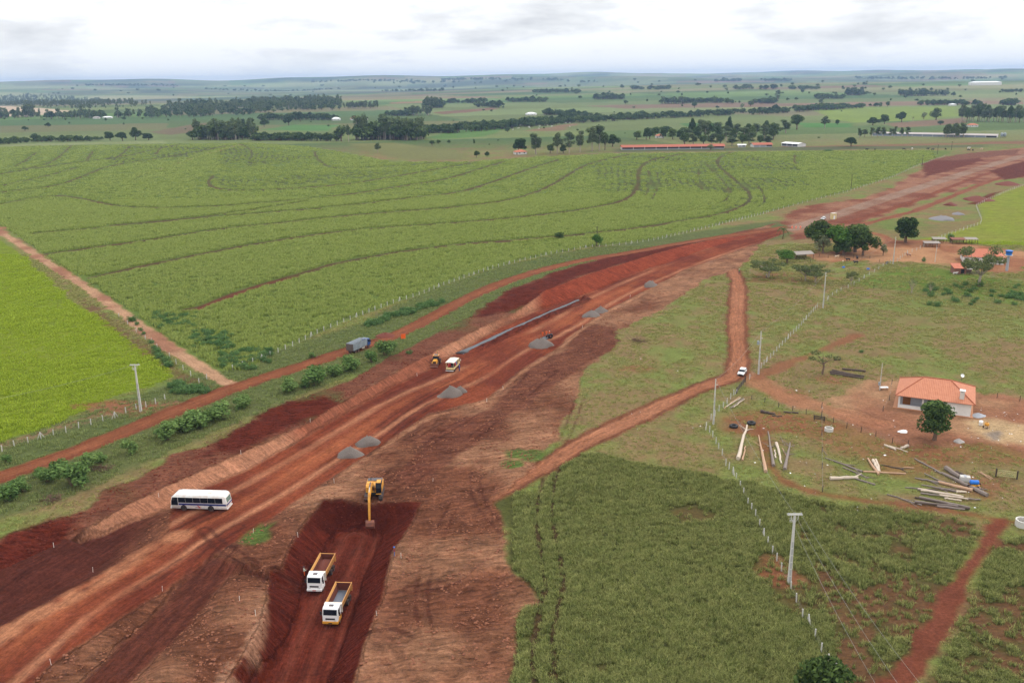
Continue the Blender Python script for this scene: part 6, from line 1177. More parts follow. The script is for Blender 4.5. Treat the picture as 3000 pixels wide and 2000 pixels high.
# ------------------------------------------------------------------ poles and wires
def pole(bx_, top, label, style):
    p = at(*bx_); lo, hi = 2.0, 18.0
    for _ in range(30):
        m = (lo+hi)/2
        if proj(p.x, p.y, p.z+m)[1] > top: lo = m
        else: hi = m
    H = lo; t = thing('utility_pole', label, 'pole', p)
    k = {'cross': .25, 'transformer': .19, 'plain': .17, 'meter': .1, 'slim': .1}[style]
    def fr(z, s): return [(-s, -s*.7, z), (s, -s*.7, z), (s, s*.7, z), (-s, s*.7, z)]
    s0, s1 = k*1.15, k*.55; V = fr(-.4, s0)+fr(H, s1); MB().add(V, [(0, 3, 2, 1), (4, 5, 6, 7), (0, 1, 5, 4), (1, 2, 6, 5), (2, 3, 7, 6), (3, 0, 4, 7)]).build('shaft', CONC, t)
    if style != 'slim':
        for i in range(6):
            z = .3+i*H*.1; s = s0+(s1-s0)*z/H; MB().box(-s*.55, s*.55, -s*.7-.012, -s*.7, z, z+H*.1-.18).build('recess', mat('pole_recess', lin(186, 184, 180, .8), .9) if 'pole_recess' not in bpy.data.materials else bpy.data.materials['pole_recess'], t)  # flat plates in darker concrete, the shade of recesses put into their colour
    if style == 'cross':
        for yy in (-.22, .14): MB().box(-1.15, 1.15, yy, yy+.1, H-.12, H+.02).build('crossarm', CONC, t)
        for s in (-1, 0, 1): MB().lathe([(.05, 0), (.09, .06), (.05, .14), (.08, .2), (.01, .28)], 8, (s*.95, -.05, H+.02)).build('insulator', WALLG, t)
        for s in (-1, 1): MB().tube([(s*.15, -.1, H-1.3), (s*.5, -.1, H-.8), (s*.55, -.1, H-.1)], .05, 6).build('brace', CONC, t)
        for i in range(3): MB().cyl((-.2, 0, H-.8-i*.25), (-.75, 0, H-.75-i*.25), .04, n=6).build('spool_bracket', CONC, t)
    if style == 'transformer':
        tr = MB().cyl((-.6, 0, H-3.6), (-.6, 0, H-2.7), .32, n=14).build('transformer', GREYST, t); MB().cyl((-.6, 0, H-2.7), (-.6, 0, H-2.45), .08).build('bushing', WALLG, tr); MB().box(.2, .55, -.08, .08, H-2.0, H-1.85).build('bracket', CONC, t)
    if style == 'slim' or style == 'plain': MB().box(.1, .5, -.06, .06, H-1.4, H-1.28).build('bracket', CONC, t)
    if style == 'meter': MB().box(-.5, -.1, -.25, .05, 1.3, 2.1).build('meter_box', GREYST, t)
    return (p.x, p.y, p.z+H)
P1 = pole((2312, 1708), 1505, 'nearest tall concrete pole with double crossarm on the right', 'cross'); P2 = pole((2090, 1243), 1110, 'slim concrete pole beside the tractor tyres', 'plain'); P3 = pole((2222, 1096), 970, 'concrete pole with a transformer by the white station wagon', 'transformer'); P4 = pole((2411, 902), 797, 'concrete pole where the farm fence bends', 'plain'); P5 = pole((2616, 775), 694, 'concrete pole beside the cattle yard', 'plain'); P6 = pole((413, 1205), 1068, 'concrete pole with crossarm beside the lime green meadow', 'cross')
P7 = pole((2577, 1142), 1063, 'thin meter pole left of the new house', 'meter'); P8 = pole((2739, 768), 717, 'thin pole in the far yard', 'slim')
for b_, t_, lb in (((1749, 702), 663, 'dark thin pole in the cane field near the round tree'), ((2493, 555), 512, 'lone dark pole on the cane fence below the grey road'), ((2701, 487), 455, 'dark pole on the cane fence near the road bank'), ((2746, 452), 424, 'leftmost far pole at the cattle line'), ((2787, 440), 415, 'right far pole at the cattle line')):
    p = at(*b_); hm = (b_[1]-t_)*proj(*p)[2]/FPX; t = thing('utility_pole', lb, 'pole', p); MB().cyl((0, 0, -.3), (0, 0, hm), .2, .14, 7).build('shaft', WOODK, t); MB().box(-.7, .7, -.08, .08, hm-.5, hm-.35).build('crossarm', WOODK, t)
WIRE = mat('dull_cable', lin(150, 150, 140, .8), .5)
def wire(a, b, off, sag, label):
    pts = []
    for i in range(13):
        t = i/12; pts.append((a[0]+(b[0]-a[0])*t+off, a[1]+(b[1]-a[1])*t, a[2]+(b[2]-a[2])*t-sag*4*t*(1-t)))
    tag(MB().tube(pts, .022, 4).build('power_line', WIRE), label, 'cable')
g_ = at(2620, 2120)
for k, o_ in enumerate((-.9, 0, .9)): wire(P1, (g_.x+o_*2, g_.y, 5.5), o_, .8, ['left', 'middle', 'right'][k]+' of three cables dropping from the nearest pole to the bottom edge')
wire(P1, P2, 0, 1.2, 'cable from the nearest pole to the tyre pole'); wire(P2, P3, 0, 1.2, 'cable from the tyre pole to the transformer pole'); wire(P3, P4, 0, 1.4, 'cable from the transformer pole to the fence bend pole'); wire(P4, P5, 0, 1.6, 'cable from the fence bend pole to the yard pole')
g_ = at(-300, 1320); wire(P6, (g_.x, g_.y, 8.5), 0, 1.5, 'cable running left from the meadow pole')

# ------------------------------------------------------------------ fences: every post a part
PM = MB().box(-.075, .075, -.075, .075, -.3, 1.5).mesh('post', CONC); PMB = MB().box(-.075, .075, -.075, .075, -.3, 1.65); 
for s in (-1, 1): PMB.tube([(s*.85, 0, -.1), (s*.05, 0, 1.5)], .07, 4)
PMB = PMB.mesh('braced_post', CONC); PW = MB().tube([(0, 0, -.3), (.02, 0, .7), (0, .02, 1.35)], [.08, .075, .065], 6).mesh('wooden_post', WOODK)
def fence(label, pts, step=None, brace=6, wood=False, wires=3, hw=1.3, world=None):
    W_ = np.array([[*at(*p).xy] for p in pts])
    if step: W_ = resample(W_, step)
    t = thing('fence', label, 'fence', (W_[0][0], W_[0][1], hz(*W_[0]))); base = t.location.copy(); tops = []
    for i, p in enumerate(W_):
        z = hz(*p); q = W_[min(i+1, len(W_)-1)]-W_[max(i-1, 0)]; br = brace and i % brace == brace//2
        o = bpy.data.objects.new('braced_post' if br else 'post', PW if wood else (PMB if br else PM)); C.objects.link(o); o.parent = t
        o.location = (p[0]-base.x, p[1]-base.y, z-base.z); o.rotation_euler = (_tr.uniform(-.04, .04), _tr.uniform(-.04, .04), math.atan2(q[1], q[0])); tops.append((p[0]-base.x, p[1]-base.y, z-base.z))
    for k in range(wires):
        zz = hw*(k+1)/wires-.05; MB().tube([(a, b, c_+zz) for a, b, c_ in tops], .008, 3, False).build('wire', WIRE, t)
    return t
z2 = lambda L, ox, oy: [(ox+a/2.352, oy+b/2.352) for a, b in L]
fence('long white post fence along the lower edge of the sugarcane', [(682, 1083), (720, 1070), (762, 1056), (800, 1040), (866, 1010), (934, 975), (1027, 937), (1100, 908), (1160, 886), (1224, 867), (1290, 840), (1358, 816), (1440, 788), (1531, 765), (1620, 744), (1722, 727), (1830, 717), (1913, 705), (2005, 684), (2092, 663), (2245, 625)], 3.6, 7)
fence('far white post fence between sugarcane and the gravelled road', [(2250, 623), (2360, 593), (2487, 561), (2615, 520), (2691, 485), (2768, 459)], 7, 0)
fence('white post fence along the lower edge of the lime meadow', z2([(15, 995), (100, 960), (195, 935), (283, 905), (370, 883), (455, 862), (543, 832), (627, 808), (710, 783), (792, 762), (868, 728), (940, 705), (1007, 688), (1073, 665), (1137, 638)], 0, 900), None, 6)
fence('white post fence between the lime meadow and the pale track', z2([(1372, 525), (1425, 495), (1315, 472), (1263, 432), (1215, 392), (1168, 345), (1085, 285), (1045, 245), (1003, 222), (940, 170), (880, 120), (820, 70)], 0, 900), None, 0)
fence('white post fence running down the right side through tall grass', z2([(1053, 1335), (1003, 1275), (953, 1200), (910, 1100), (867, 1005), (825, 962), (783, 852), (745, 772), (680, 640), (648, 570), (618, 521), (585, 458), (555, 403), (528, 337), (502, 268), (474, 222), (448, 186), (420, 116), (395, 67)], 2000, 1400)+z2([(370, 1190), (348, 1150), (319, 1115), (297, 1090), (272, 1020), (248, 978), (230, 940), (207, 895), (185, 860), (160, 836), (195, 775), (222, 752), (250, 715), (279, 692), (305, 665), (330, 632), (352, 606), (372, 594)], 2000, 900), None, 8)
fence('white post fence climbing from the gate to the cattle yard', z2([(460, 497), (540, 420), (560, 397), (580, 375), (605, 352), (625, 333), (648, 305), (666, 284), (686, 263), (707, 243), (727, 218), (743, 203), (763, 183), (783, 162), (800, 147), (817, 127), (832, 108), (850, 88), (868, 68), (883, 50), (900, 32), (913, 18), (927, 3)], 2000, 900)+z2([(970, 1165), (1000, 1125), (1030, 1100), (1060, 1080), (1090, 1065), (1140, 1045), (1180, 1020), (1215, 1000), (1250, 978), (1285, 955), (1320, 935), (1350, 918), (1380, 900), (1405, 885), (1430, 875)], 2000, 400), None, 7)
fence('white post fence around the upper yard and bright right meadow', z2([(1480, 860), (1550, 805), (1600, 790), (1650, 768), (1700, 745), (1780, 700), (1860, 668), (1950, 640), (2050, 605), (2060, 580), (2040, 530), (2020, 480), (2080, 450), (2160, 415), (2250, 375), (2351, 338)], 2000, 400), 5, 8)
fence('wooden stake fence across the yard before the new house', z2([(475, 640), (565, 655), (660, 690), (757, 712), (850, 737), (955, 760), (1037, 795), (1130, 832), (1228, 862), (1330, 892), (1443, 937), (1552, 955)], 2000, 900), None, 0, True)
fence('wooden stake fence down the timber yard', z2([(958, 690), (958, 745), (958, 880), (960, 1000), (960, 1110), (962, 1270)], 2000, 900), None, 0, True)
fence('wooden stake fence behind the new house', z2([(1440, 530), (1423, 640), (1380, 715)], 2000, 900), None, 0, True)
fence('wooden stake fence along the bare bank right of the house', z2([(2165, 625), (2322, 645), (2440, 665)], 2000, 900), None, 0, True)
fence('corral rail fence below the dark farm clump', [(2374, 768), (2400, 752), (2426, 756), (2450, 750), (2474, 757), (2500, 756), (2525, 757), (2548, 758), (2576, 768)], None, 0, True)
fence('wooden stake fence below the acacias', [(2186, 800), (2232, 808), (2320, 820), (2440, 832)], 9, 0, True)
fence('wooden stake fence along the foot of the green paddock', [(2560, 846), (2660, 862), (2760, 872), (2860, 878), (2968, 888), (3010, 892)], 9, 0, True)

# gates
def gate(pa, pb, label, m, n, name='gate'):
    a = at(*pa); b = at(*pb); d = b-a; L_ = d.xy.length; t = thing(name, label, 'gate', a, math.atan2(d.y, d.x))
    for xx in (0, L_): MB().tube([(xx, 0, -.3), (xx, 0, 1.8)], .14, 6).build('gate_post', WOODK, t)
    for k in range(n): MB().box(.25, L_-.25, -.04, .04, .35+k*1.1/(n-1), .43+k*1.1/(n-1)).build('bar', m, t)
    for xx in np.linspace(.25, L_-.33, 5): MB().box(xx, xx+.08, -.08, -.041, .3, 1.5).build('upright', m, t)
gate((2158, 1153), (2183, 1119), 'dark wooden gate at the fork beside the station wagon', WOODK, 5)
gate((2917, 1396), (2979, 1404), 'pale tubular gate between dark posts at the right edge', mat('faded_yellow_green', lin(190, 186, 130, .8), .6), 4)

# ------------------------------------------------------------------ gravel heaps, pipe, stakes
GRAV = mat('grey_gravel', lin(136, 124, 116, .62), .95, noise=.9, nscale=6)
def heap(px, py, wpx, hpx, label, name='gravel_pile', m=GRAV, ecc=.62, seed=0):
    p = at(px, py); dep = proj(*p)[2]; r = wpx*dep/FPX/2; h = hpx*dep/FPX*.8; n, k = 30, 10; V = [(0, 0, h)]; F = []; rr = random.Random(seed+int(px))
    pk = [(rr.uniform(-.3, .3)*r, rr.uniform(-.2, .2)*r*ecc, rr.uniform(.75, 1)) for _ in range(2)]
    for j in range(1, k+1):
        for i in range(n):
            a = 2*math.pi*i/n; q = j/k; wob = 1+.09*math.sin(3*a+px)+.06*math.sin(5*a+py)+rr.uniform(-.03, .03); x_, y_ = r*q*wob*math.cos(a), r*ecc*q*wob*math.sin(a)
            z = max(h*pz*max(0, 1-(math.hypot((x_-ax)/r, (y_-ay)/(r*ecc)))**1.15) for ax, ay, pz in pk) if j < k else -.15
            V.append((x_, y_, z+rr.uniform(-.05, .05)))
    for i in range(n): F.append((0, 1+i, 1+(i+1) % n))
    for j in range(k-1):
        for i in range(n): F.append((1+j*n+i, 1+j*n+n+i, 1+j*n+n+(i+1) % n, 1+j*n+(i+1) % n))
    o = MB().add(V, F).build(name, m, None, True); o.location = p; o.rotation_euler.z = R(12); tag(o, label, 'heap'); return o
heap(1076, 1300, 78, 36, 'right of two grey gravel heaps nearest the bus'); heap(1028, 1333, 80, 38, 'left of two grey gravel heaps nearest the bus'); heap(1318, 1158, 80, 40, 'larger grey gravel heap below the service truck'); heap(1350, 1148, 44, 26, 'small gravel heap merged behind the one below the service truck'); heap(1584, 1014, 76, 34, 'grey gravel heap in front of the orange workers'); heap(1732, 926, 58, 26, 'left of two touching gravel heaps mid road'); heap(1760, 914, 54, 26, 'right of two touching gravel heaps mid road'); heap(1912, 838, 56, 24, 'farthest grey gravel heap on the red road')
GRAVD = mat('blue_grey_gravel', lin(142, 138, 140, .7), .95, noise=.6, nscale=4); heap(2756, 642, 66, 16, 'wide flat grey gravel heap on the far pasture', m=GRAVD, ecc=1.2); heap(2806, 628, 34, 10, 'small flat grey gravel heap on the far pasture', m=GRAVD, ecc=1.2)
DIRTM = mat('red_dirt_heap', lin(122, 62, 46, .7), .95, noise=.7, nscale=2.5); heap(2784, 601, 40, 12, 'low red dirt heap on the far pasture', 'dirt_pile', DIRTM, 1.0); heap(2868, 586, 90, 16, 'long red dirt heap beside the far fence', 'dirt_pile', DIRTM, 1.0); heap(2950, 541, 70, 12, 'red dirt heap near the right edge', 'dirt_pile', DIRTM, 1.0); heap(1130, 985, 60, 16, 'dark red dirt heap beside the service road bend', 'dirt_pile', DIRTM, .8)
GEO = mat('grey_geotextile', lin(104, 110, 116, .62), .6, noise=.5, nscale=1.2); BPLAS = mat('black_plastic', (.015, .017, .022), .35, noise=.4)
pp = resample(PIPE, 1.2); m_ = MB(); V = []; F = []
base = pp[0]; NP = len(pp); rr = random.Random(8)
for i, p in enumerate(pp):
    d = pp[min(i+1, NP-1)]-pp[max(i-1, 0)]; d = d/np.hypot(*d); nx, ny = -d[1], d[0]; z = hz(*p); w_ = 1.0-.4*i/NP+rr.uniform(-.05, .05)+(.9 if i == 0 else .25 if i == 1 else 0)
    for k in range(9): a = math.pi*k/8; V.append((p[0]+nx*w_*math.cos(a), p[1]+ny*w_*math.cos(a), z+.12+(.55 if i > 1 else .15)*math.sin(a)+rr.uniform(-.03, .03)-(.3 if k in (0, 8) else 0)))
for i in range(NP-1):
    for k in range(8): F.append((i*9+k, i*9+9+k, i*9+10+k, i*9+k+1))
tag(m_.add(V, F).build('drain_pipe', GEO, None, True), 'long grey wrapped drain pipe lying at the foot of the cut', 'pipe')
fl = MB(); q0 = at(1352, 1034)
for k in range(3): fl.tube([(q0.x-2.4+k*.3, q0.y-.4+k*.5, q0.z+.15), (q0.x+.2, q0.y-.6+k*.5, q0.z+.3), (q0.x+2.6, q0.y+.2+k*.4, q0.z+.2)], [.12, .28, .1], 6)
tag(fl.build('plastic_sheet', BPLAS, None, True), 'crumpled black plastic at the near end of the drain pipe', 'sheet')
rl = thing('pipe_roll', 'black bundle of rolled drain lining beside the orange workers', 'roll', at(1606, 992), .5)
MB().torus((.9, 0, .8), .55, .3, 'y').build('coil', BPLAS, rl, True); MB().torus((0, .2, .7), .5, .28, 'y').build('coil', BPLAS, rl, True); MB().add([(-2.2, -.6, .1), (-.3, -.5, .3), (-.2, .6, .9), (-2.0, .5, .6)], [(0, 1, 2, 3)]).build('loose_lining', GEO, rl)
STAKE = mat('white_stake', (.8, .78, .72), .8)
sm = MB().box(-.025, .025, -.025, .025, -.2, .95).mesh('survey_stake', STAKE)
for i, (px, py) in enumerate([(158, 1603), (272, 1672), (476, 1730), (150, 1946), (466, 1456), (706, 1330), (909, 1236), (1222, 1101), (1474, 1140), (1426, 1176), (1268, 1412), (749, 1800), (742, 1560), (873, 1572), (1175, 1632), (1104, 1803), (702, 1760), (1846, 870), (1706, 960), (979, 1412)]):
    o = bpy.data.objects.new('survey_stake', sm); C.objects.link(o); o.location = at(px, py); o.rotation_euler = (_tr.uniform(-.1, .1), _tr.uniform(-.1, .1), _tr.random()); tag(o, 'thin white survey stake marking the edge of the earthworks', 'stake', 'survey stakes')
sg = thing('road_sign', 'orange diamond warning panel beside the service road', 'sign', at(1182, 1000), R(30)); MB().cyl((0, 0, -.2), (0, 0, 1.6), .04).build('post', DGREY, sg); MB().box(-.75, .75, -.05, -.01, .9, 2.4).build('panel', ORANGE, sg)
for i, px in enumerate((2320, 2332, 2345, 2369)):
    cn = thing('traffic_barrel', ['leftmost', 'second', 'third', 'rightmost'][i]+' orange barrel closing the end of the red road', 'barrel', at(px, 669)); MB().lathe([(.4, 0), (.38, .3), (.36, .6), (.33, 1.1), (.2, 1.15), (.01, 1.15)], 12).build('drum', ORANGE, cn, True); MB().lathe([(.385, .45), (.375, .6)], 12).build('reflective_band', CLEANW, cn)
tb_ = thing('site_cabin', 'cream site cabin where the gravelled road begins', 'cabin', at(2441, 642), R(8)); MB().box(-1.2, 1.2, -1.1, 1.1, 0, 3.2).build('body', CREAM, tb_); MB().box(-1.3, 1.3, -1.2, 1.2, 3.2, 3.32).build('roof', CANVAS, tb_); MB().box(-.5, .4, -1.13, -1.1, .1, 2.1).build('door', CLEANW, tb_)

# ------------------------------------------------------------------ timber, tyres and things lying about the farm
LOGP = mat('pale_log', lin(214, 196, 176, .8), .9, noise=.45, nscale=2.5); LOGT = mat('tan_log', lin(196, 158, 128, .8), .9, noise=.45, nscale=2.5); LOGG = mat('grey_log', lin(140, 126, 118, .8), .9, noise=.6, nscale=2.5); LOGK = mat('dark_log', lin(92, 78, 70, .8), .95, noise=.5, nscale=2.5)
def log(pa, pb, ra, rb, m, label, group=None, name='log', z=0.0, fork=False):
    a = at(*pa); b = at(*pb); a.z += ra*.8+z; b.z += rb*.8+z; n = 6; rr = random.Random(int(pa[0]*7+pb[1])); P = []
    for i in range(n+1): t = i/n; q = a.lerp(b, t); q += Vector((rr.uniform(-.12, .12), rr.uniform(-.12, .12), rr.uniform(0, .05))) if 0 < i < n else Vector(); P.append(q-a)
    mb = MB().tube(P, [ra+(rb-ra)*i/n+rr.uniform(-.02, .02) for i in range(n+1)], 7)
    if fork:
        for k in range(fork): i0 = rr.randint(3, 5); d = (P[-1]-P[0]).normalized(); s = Vector((-d.y, d.x, .15))*rr.choice((-1, 1)); mb.tube([P[i0], P[i0]+d*1.0+s*.6, P[i0]+d*2.2+s*rr.uniform(.8, 1.8)], [rb*.7, rb*.45, rb*.2], 5)
    o = mb.build(name, m); o.location = a; return tag(o, label, 'log', group)
zl = lambda x_, y_: (2060+x_/6.533, 1200+y_/6.533)
for a, b, ra, rb, m, f, lb in [((665, 960), (838, 305), .42, .2, LOGP, 2, 'longest pale log below the tractor tyres'), ((750, 975), (812, 705), .2, .13, LOGT, 0, 'thin tan log beside the longest pale log'), ((1195, 1205), (1062, 490), .38, .12, LOGT, 1, 'crooked tan log left of the forked grey log'), ((1345, 1085), (1240, 420), .33, .12, LOGG, 2, 'forked grey log across the twin ruts'), ((1500, 1035), (1400, 655), .16, .32, LOGP, 0, 'short thick pale log right of the ruts'), ((1385, 935), (1370, 780), .17, .14, LOGP, 0, 'shortest pale log beside the ruts'), ((1560, 1160), (1660, 640), .36, .16, LOGG, 4, 'grey log with a fan of dead branches'), ((1100, 50), (1370, 100), .4, .25, LOGK, 1, 'dark log left of the plank bench'), ((1320, 125), (1510, 128), .15, .12, LOGK, 0, 'thin dark pole beside the dark log'), ((1540, 55), (1820, 70), .2, .2, LOGK, 0, 'dark log nearest the yard track'), ((1470, 520), (1560, 690), .08, .05, LOGG, 1, 'curved dead branch right of the short thick log'), ((1510, 735), (1580, 880), .09, .06, LOGT, 0, 'thin stick touching the fan branched log'), ((660, 205), (790, 410), .06, .04, LOGG, 0, 'thin dead twig between the tyres')]:
    log(zl(*a), zl(*b), ra, rb, m, lb, None, 'log', 0, f)
zl = lambda x_, y_: (2380+x_/7.128, 1300+y_/7.128)
for a, b, ra, rb, m, f, lb in [((365, 745), (950, 725), .38, .26, LOGP, 1, 'thick whitish log with a split end'), ((1160, 315), (1380, 650), .2, .24, LOGT, 0, 'orange tan pole leaning over the crossed logs'), ((1265, 355), (1385, 600), .3, .25, LOGP, 0, 'left white log of the crossed pair'), ((1320, 345), (1400, 590), .26, .22, LOGP, 1, 'right white log of the crossed pair'), ((1060, 590), (1950, 635), .2, .16, LOGT, 0, 'long tan pole running right under the crossed logs'), ((270, 300), (1040, 590), .12, .22, LOGG, 3, 'long grey dead branch left of the crossed logs'), ((640, 500), (1180, 720), .15, .1, LOGG, 4, 'brushy grey branch above the whitish log'), ((700, 670), (1310, 860), .12, .18, LOGG, 0, 'grey pole right of the whitish log'), ((1430, 440), (1900, 540), .1, .14, LOGK, 2, 'dark dead branch above the tan pole'), ((1890, 505), (2115, 510), .12, .12, LOGT, 0, 'short tan stick right of the dark branch'), ((1500, 35), (1740, 135), .22, .22, LOGP, 0, 'left pale beam at the yard edge'), ((1600, 45), (1990, 175), .12, .12, LOGP, 0, 'long thin pale beam at the yard edge'), ((1850, 105), (2000, 55), .25, .3, LOGP, 0, 'white slab propped on the pale beams'), ((215, 120), (305, 250), .06, .05, LOGG, 0, 'thin twig beside the timber yard stakes'), ((1560, 1060), (2280, 1290), .12, .16, LOGG, 2, 'long thin grey branch at the bottom of the timber yard'), ((1930, 915), (2280, 945), .12, .12, LOGG, 0, 'thin grey pole left of the beam stack')]:
    log(zl(*a), zl(*b), ra, rb, m, lb, None, 'log', 0, f)
zl = lambda x_, y_: (2680+x_/7.128, 1320+y_/7.128)
for a, b, ra, rb, m, f, lb in [((0, 175), (560, 490), .14, .2, LOGG, 0, 'thin upper half of the long fallen trunk'), ((560, 480), (1510, 960), .26, .42, LOGG, 2, 'thick lower half of the long fallen trunk beside the cart'), ((640, 390), (930, 580), .5, .42, LOGG, 0, 'thick hollow grey log behind the stone block'), ((860, 460), (1060, 540), .3, .2, LOGK, 0, 'short dark log touching the hollow log'), ((0, 575), (500, 680), .14, .22, LOGG, 1, 'left part of the second fallen trunk'), ((480, 670), (1200, 850), .26, .34, LOGT, 1, 'reddish part of the second fallen trunk'), ((200, 480), (620, 690), .12, .18, LOGG, 1, 'curved grey branch between the fallen trunks'), ((140, 720), (900, 870), .14, .2, LOGG, 2, 'knotty grey branch above the beam stack'), ((860, 870), (1080, 880), .24, .2, LOGP, 0, 'short pale log at the end of the knotty branch'), ((230, 800), (800, 850), .1, .12, LOGK, 1, 'dark stick above the beam stack')]:
    log(zl(*a), zl(*b), ra, rb, m, lb, None, 'log', 0, f)
for i, (a, b) in enumerate([((60, 800), (960, 950)), ((50, 830), (900, 960)), ((120, 860), (1010, 990)), ((500, 920), (1130, 1020)), ((120, 910), (700, 985)), ((520, 960), (1110, 1045)), ((620, 1005), (970, 1050)), ((1050, 1020), (1370, 1045))]): log(zl(*a), zl(*b), .17, .15, [LOGP, LOGG, LOGP][i % 3], 'pale squared beam in the stack at the bottom of the timber yard', 'stacked pale beams', 'beam', .12*(i % 3))
for i, (a, b) in enumerate([((0, 985), (680, 1130)), ((90, 995), (980, 1180)), ((0, 1075), (900, 1180)), ((0, 1110), (1140, 1235)), ((460, 1170), (1040, 1240)), ((680, 1130), (1150, 1215))]): log(zl(*a), zl(*b), .2, .2, [LOGK, LOGG, LOGG][i % 3], 'rough dark log in the lowest pile of the timber yard', 'lowest log pile', 'log', .14*(i % 2))
for i, (a, b) in enumerate([((1310, 440), (1600, 605)), ((1370, 445), (1630, 595))]): log(zl(*a), zl(*b), .1, .1, LOGT, ['left', 'right'][i]+' of two parallel dark rails near the pale gate', None, 'rail')
zl = lambda x_, y_: (2000+x_/2.352, 900+y_/2.352)
for i, (a, b) in enumerate([((1015, 450), (1250, 480)), ((1015, 462), (1245, 492)), ((1100, 430), (1260, 445)), ((1030, 440), (1180, 470)), ((1045, 365), (1090, 362))]): log(zl(*a), zl(*b), .3, .25, LOGK, 'dark weathered log of the pile right of the gnarled tree' if i < 4 else 'small dark log on the brown pasture above the log pile', 'dark log pile by the gnarled tree' if i < 4 else None)
for i, (a, b) in enumerate([((285, 700), (390, 620)), ((300, 690), (400, 625)), ((330, 700), (420, 630)), ((350, 695), (425, 640))]): log(zl(*a), zl(*b), .13, .1, [LOGT, LOGP, LOGG, LOGP][i], 'pole of the small pile beside the gate fence', 'pole pile by the gate', 'pole', .06*i)
for px, py, lb in ((2113.5+36, 1251, 'left of two big black tractor tyres lying on bare soil'), (2201, 1242, 'right of two big black tractor tyres lying on bare soil')):
    t = tag(MB().torus((0, 0, .32), .72, .3, 'z', 24, 10).build('tractor_tyre', mat('black_tyre', (.02, .02, .022), .7) if 'black_tyre' not in bpy.data.materials else bpy.data.materials['black_tyre'], None, True), lb, 'tyre'); t.location = at(px, py)
def ring(px, py, r, h, label, m):
    o = tag(MB().lathe([(r*.82, 0), (r*.82, h*.3), (r*.82, h), (r, h), (r, 0)], 22).build('concrete_ring', m), label, 'ring'); o.location = at(px, py)
ring(2428, 1262, .95, .8, 'grey concrete well ring in the middle of the yard', CONC); ring(2997, 1540, 1.3, 1.2, 'pale concrete cistern ring at the right edge', CONC)
bn = thing('plank_bench', 'dark plank bench beside the concrete well ring', 'bench', at(2400, 1232), R(-28))
for s in (-1, 1): MB().box(s*1.1-.08, s*1.1+.08, -.1, .1, -.1, 1.2).build('post', WOODK, bn)
for k in range(3): MB().box(-1.3, 1.3, -.16, -.1, .35+k*.32, .55+k*.32).build('plank', WOODK, bn)
mx_ = thing('cement_mixer', 'small yellow cement mixer beside the new house', 'mixer', at(2890, 1253), .4); MB().lathe([(.2, .5), (.45, .6), (.5, .95), (.3, 1.35), (.24, 1.35)], 14).build('drum', YELLOW, mx_, True)
for s in (-1, 1): MB().tube([(s*.6, -.3, 0), (s*.5, 0, .8), (s*.6, .3, 0)], .05, 5).build('leg', DGREY, mx_); wheel(mx_, -.4, s*.5, .22, .1)
wd = tag(MB().lathe([(.01, 0), (.42, 0), (.45, .1), (.42, .5), (.45, .55), (.42, 1.05), (.01, 1.05)], 14).build('water_drum', CLEANW, None, True), 'white water drum beside the cement mixer', 'drum'); wd.location = at(2873, 1245)
sk = thing('stone_block', 'grey strapped stone block beside the hollow log', 'block', at(2826, 1409), R(-20)); MB().box(-.9, .9, -.6, .6, 0, 1.1).build('block', CONC, sk, bevel=.08); MB().box(-.2, .2, -.62, .62, 1.1, 1.14).build('strap', WALLG, sk); MB().box(-.92, .92, -.05, .05, 1.1, 1.13).build('strap', WALLG, sk)
cr = thing('handcart', 'yellow handcart carrying a blue drum in the timber yard', 'cart', at(2853, 1428), R(10)); MB().box(-.9, .9, -.6, .6, .55, .65).build('platform', YELLOW, cr)
for s in (-1, 1): wheel(cr, 0, s*.0+s*1.0, .45, .15).location = (s*1.0, 0, .45); MB().tube([(s*.5, -.6, .6), (s*.6, -2.0, .15)], .05, 5).build('shaft', LOGP, cr)
dd_ = tag(MB().lathe([(.01, -.75), (.42, -.75), (.45, -.6), (.42, 0), (.45, .6), (.42, .75), (.01, .75)], 14, (0, 0, 0), 'y').build('blue_drum', BLUEP, None, True), 'blue plastic drum lying on the yellow handcart', 'drum'); dd_.location = cr.location+Vector((0, .1, 1.1)); dd_.rotation_euler.z = R(80)
ds = thing('satellite_dish', 'white satellite dish on the pasture behind the house', 'dish', at(2817, 1114)); MB().cyl((0, 0, -.1), (0, 0, 1.3), .05).build('mast', DGREY, ds); q = MB().lathe([(.01, 0), (.25, .04), (.48, .14)], 18).build('reflector', CLEANW, ds, True); q.location = (0, -.1, 1.3); q.rotation_euler = (R(55), 0, 0)
for px, py, lb in ((2471, 784, 'left blue feed trough near the cattle'), (2543, 789, 'right blue feed trough near the cattle'), (2658, 358, 'small blue drum on the brown field behind the shed')):
    t = tag(MB().lathe([(.55, 0), (.62, .45), (.54, .45), (.48, .08), (.01, .08)], 16).build('feed_trough', BLUEP, None, True), lb, 'trough'); t.location = at(px, py)
tp = thing('table', 'white plank table left of the new house', 'table', at(2589, 1141)); MB().box(-1.0, 1.0, -.5, .5, .6, .7).build('tabletop', CLEANW, tp)
for sx in (-1, 1):
    for sy in (-1, 1): MB().box(sx*.85-.05, sx*.85+.05, sy*.4-.05, sy*.4+.05, -.1, .6).build('leg', WOOD, tp)
heap(2645, 1264, 30, 9, 'white lime heap in front of the new house', 'lime_pile', CLEANW, .8); heap(2810, 1294, 34, 14, 'grey rubble heap right of the leafy tree', 'rubble_pile', mat('ash_rubble', lin(178, 170, 164, .8), .95, noise=.8, nscale=5), .8); heap(2868, 1218, 46, 12, 'pale rubble heap at the right corner of the house', 'rubble_pile', WALLG, .7)
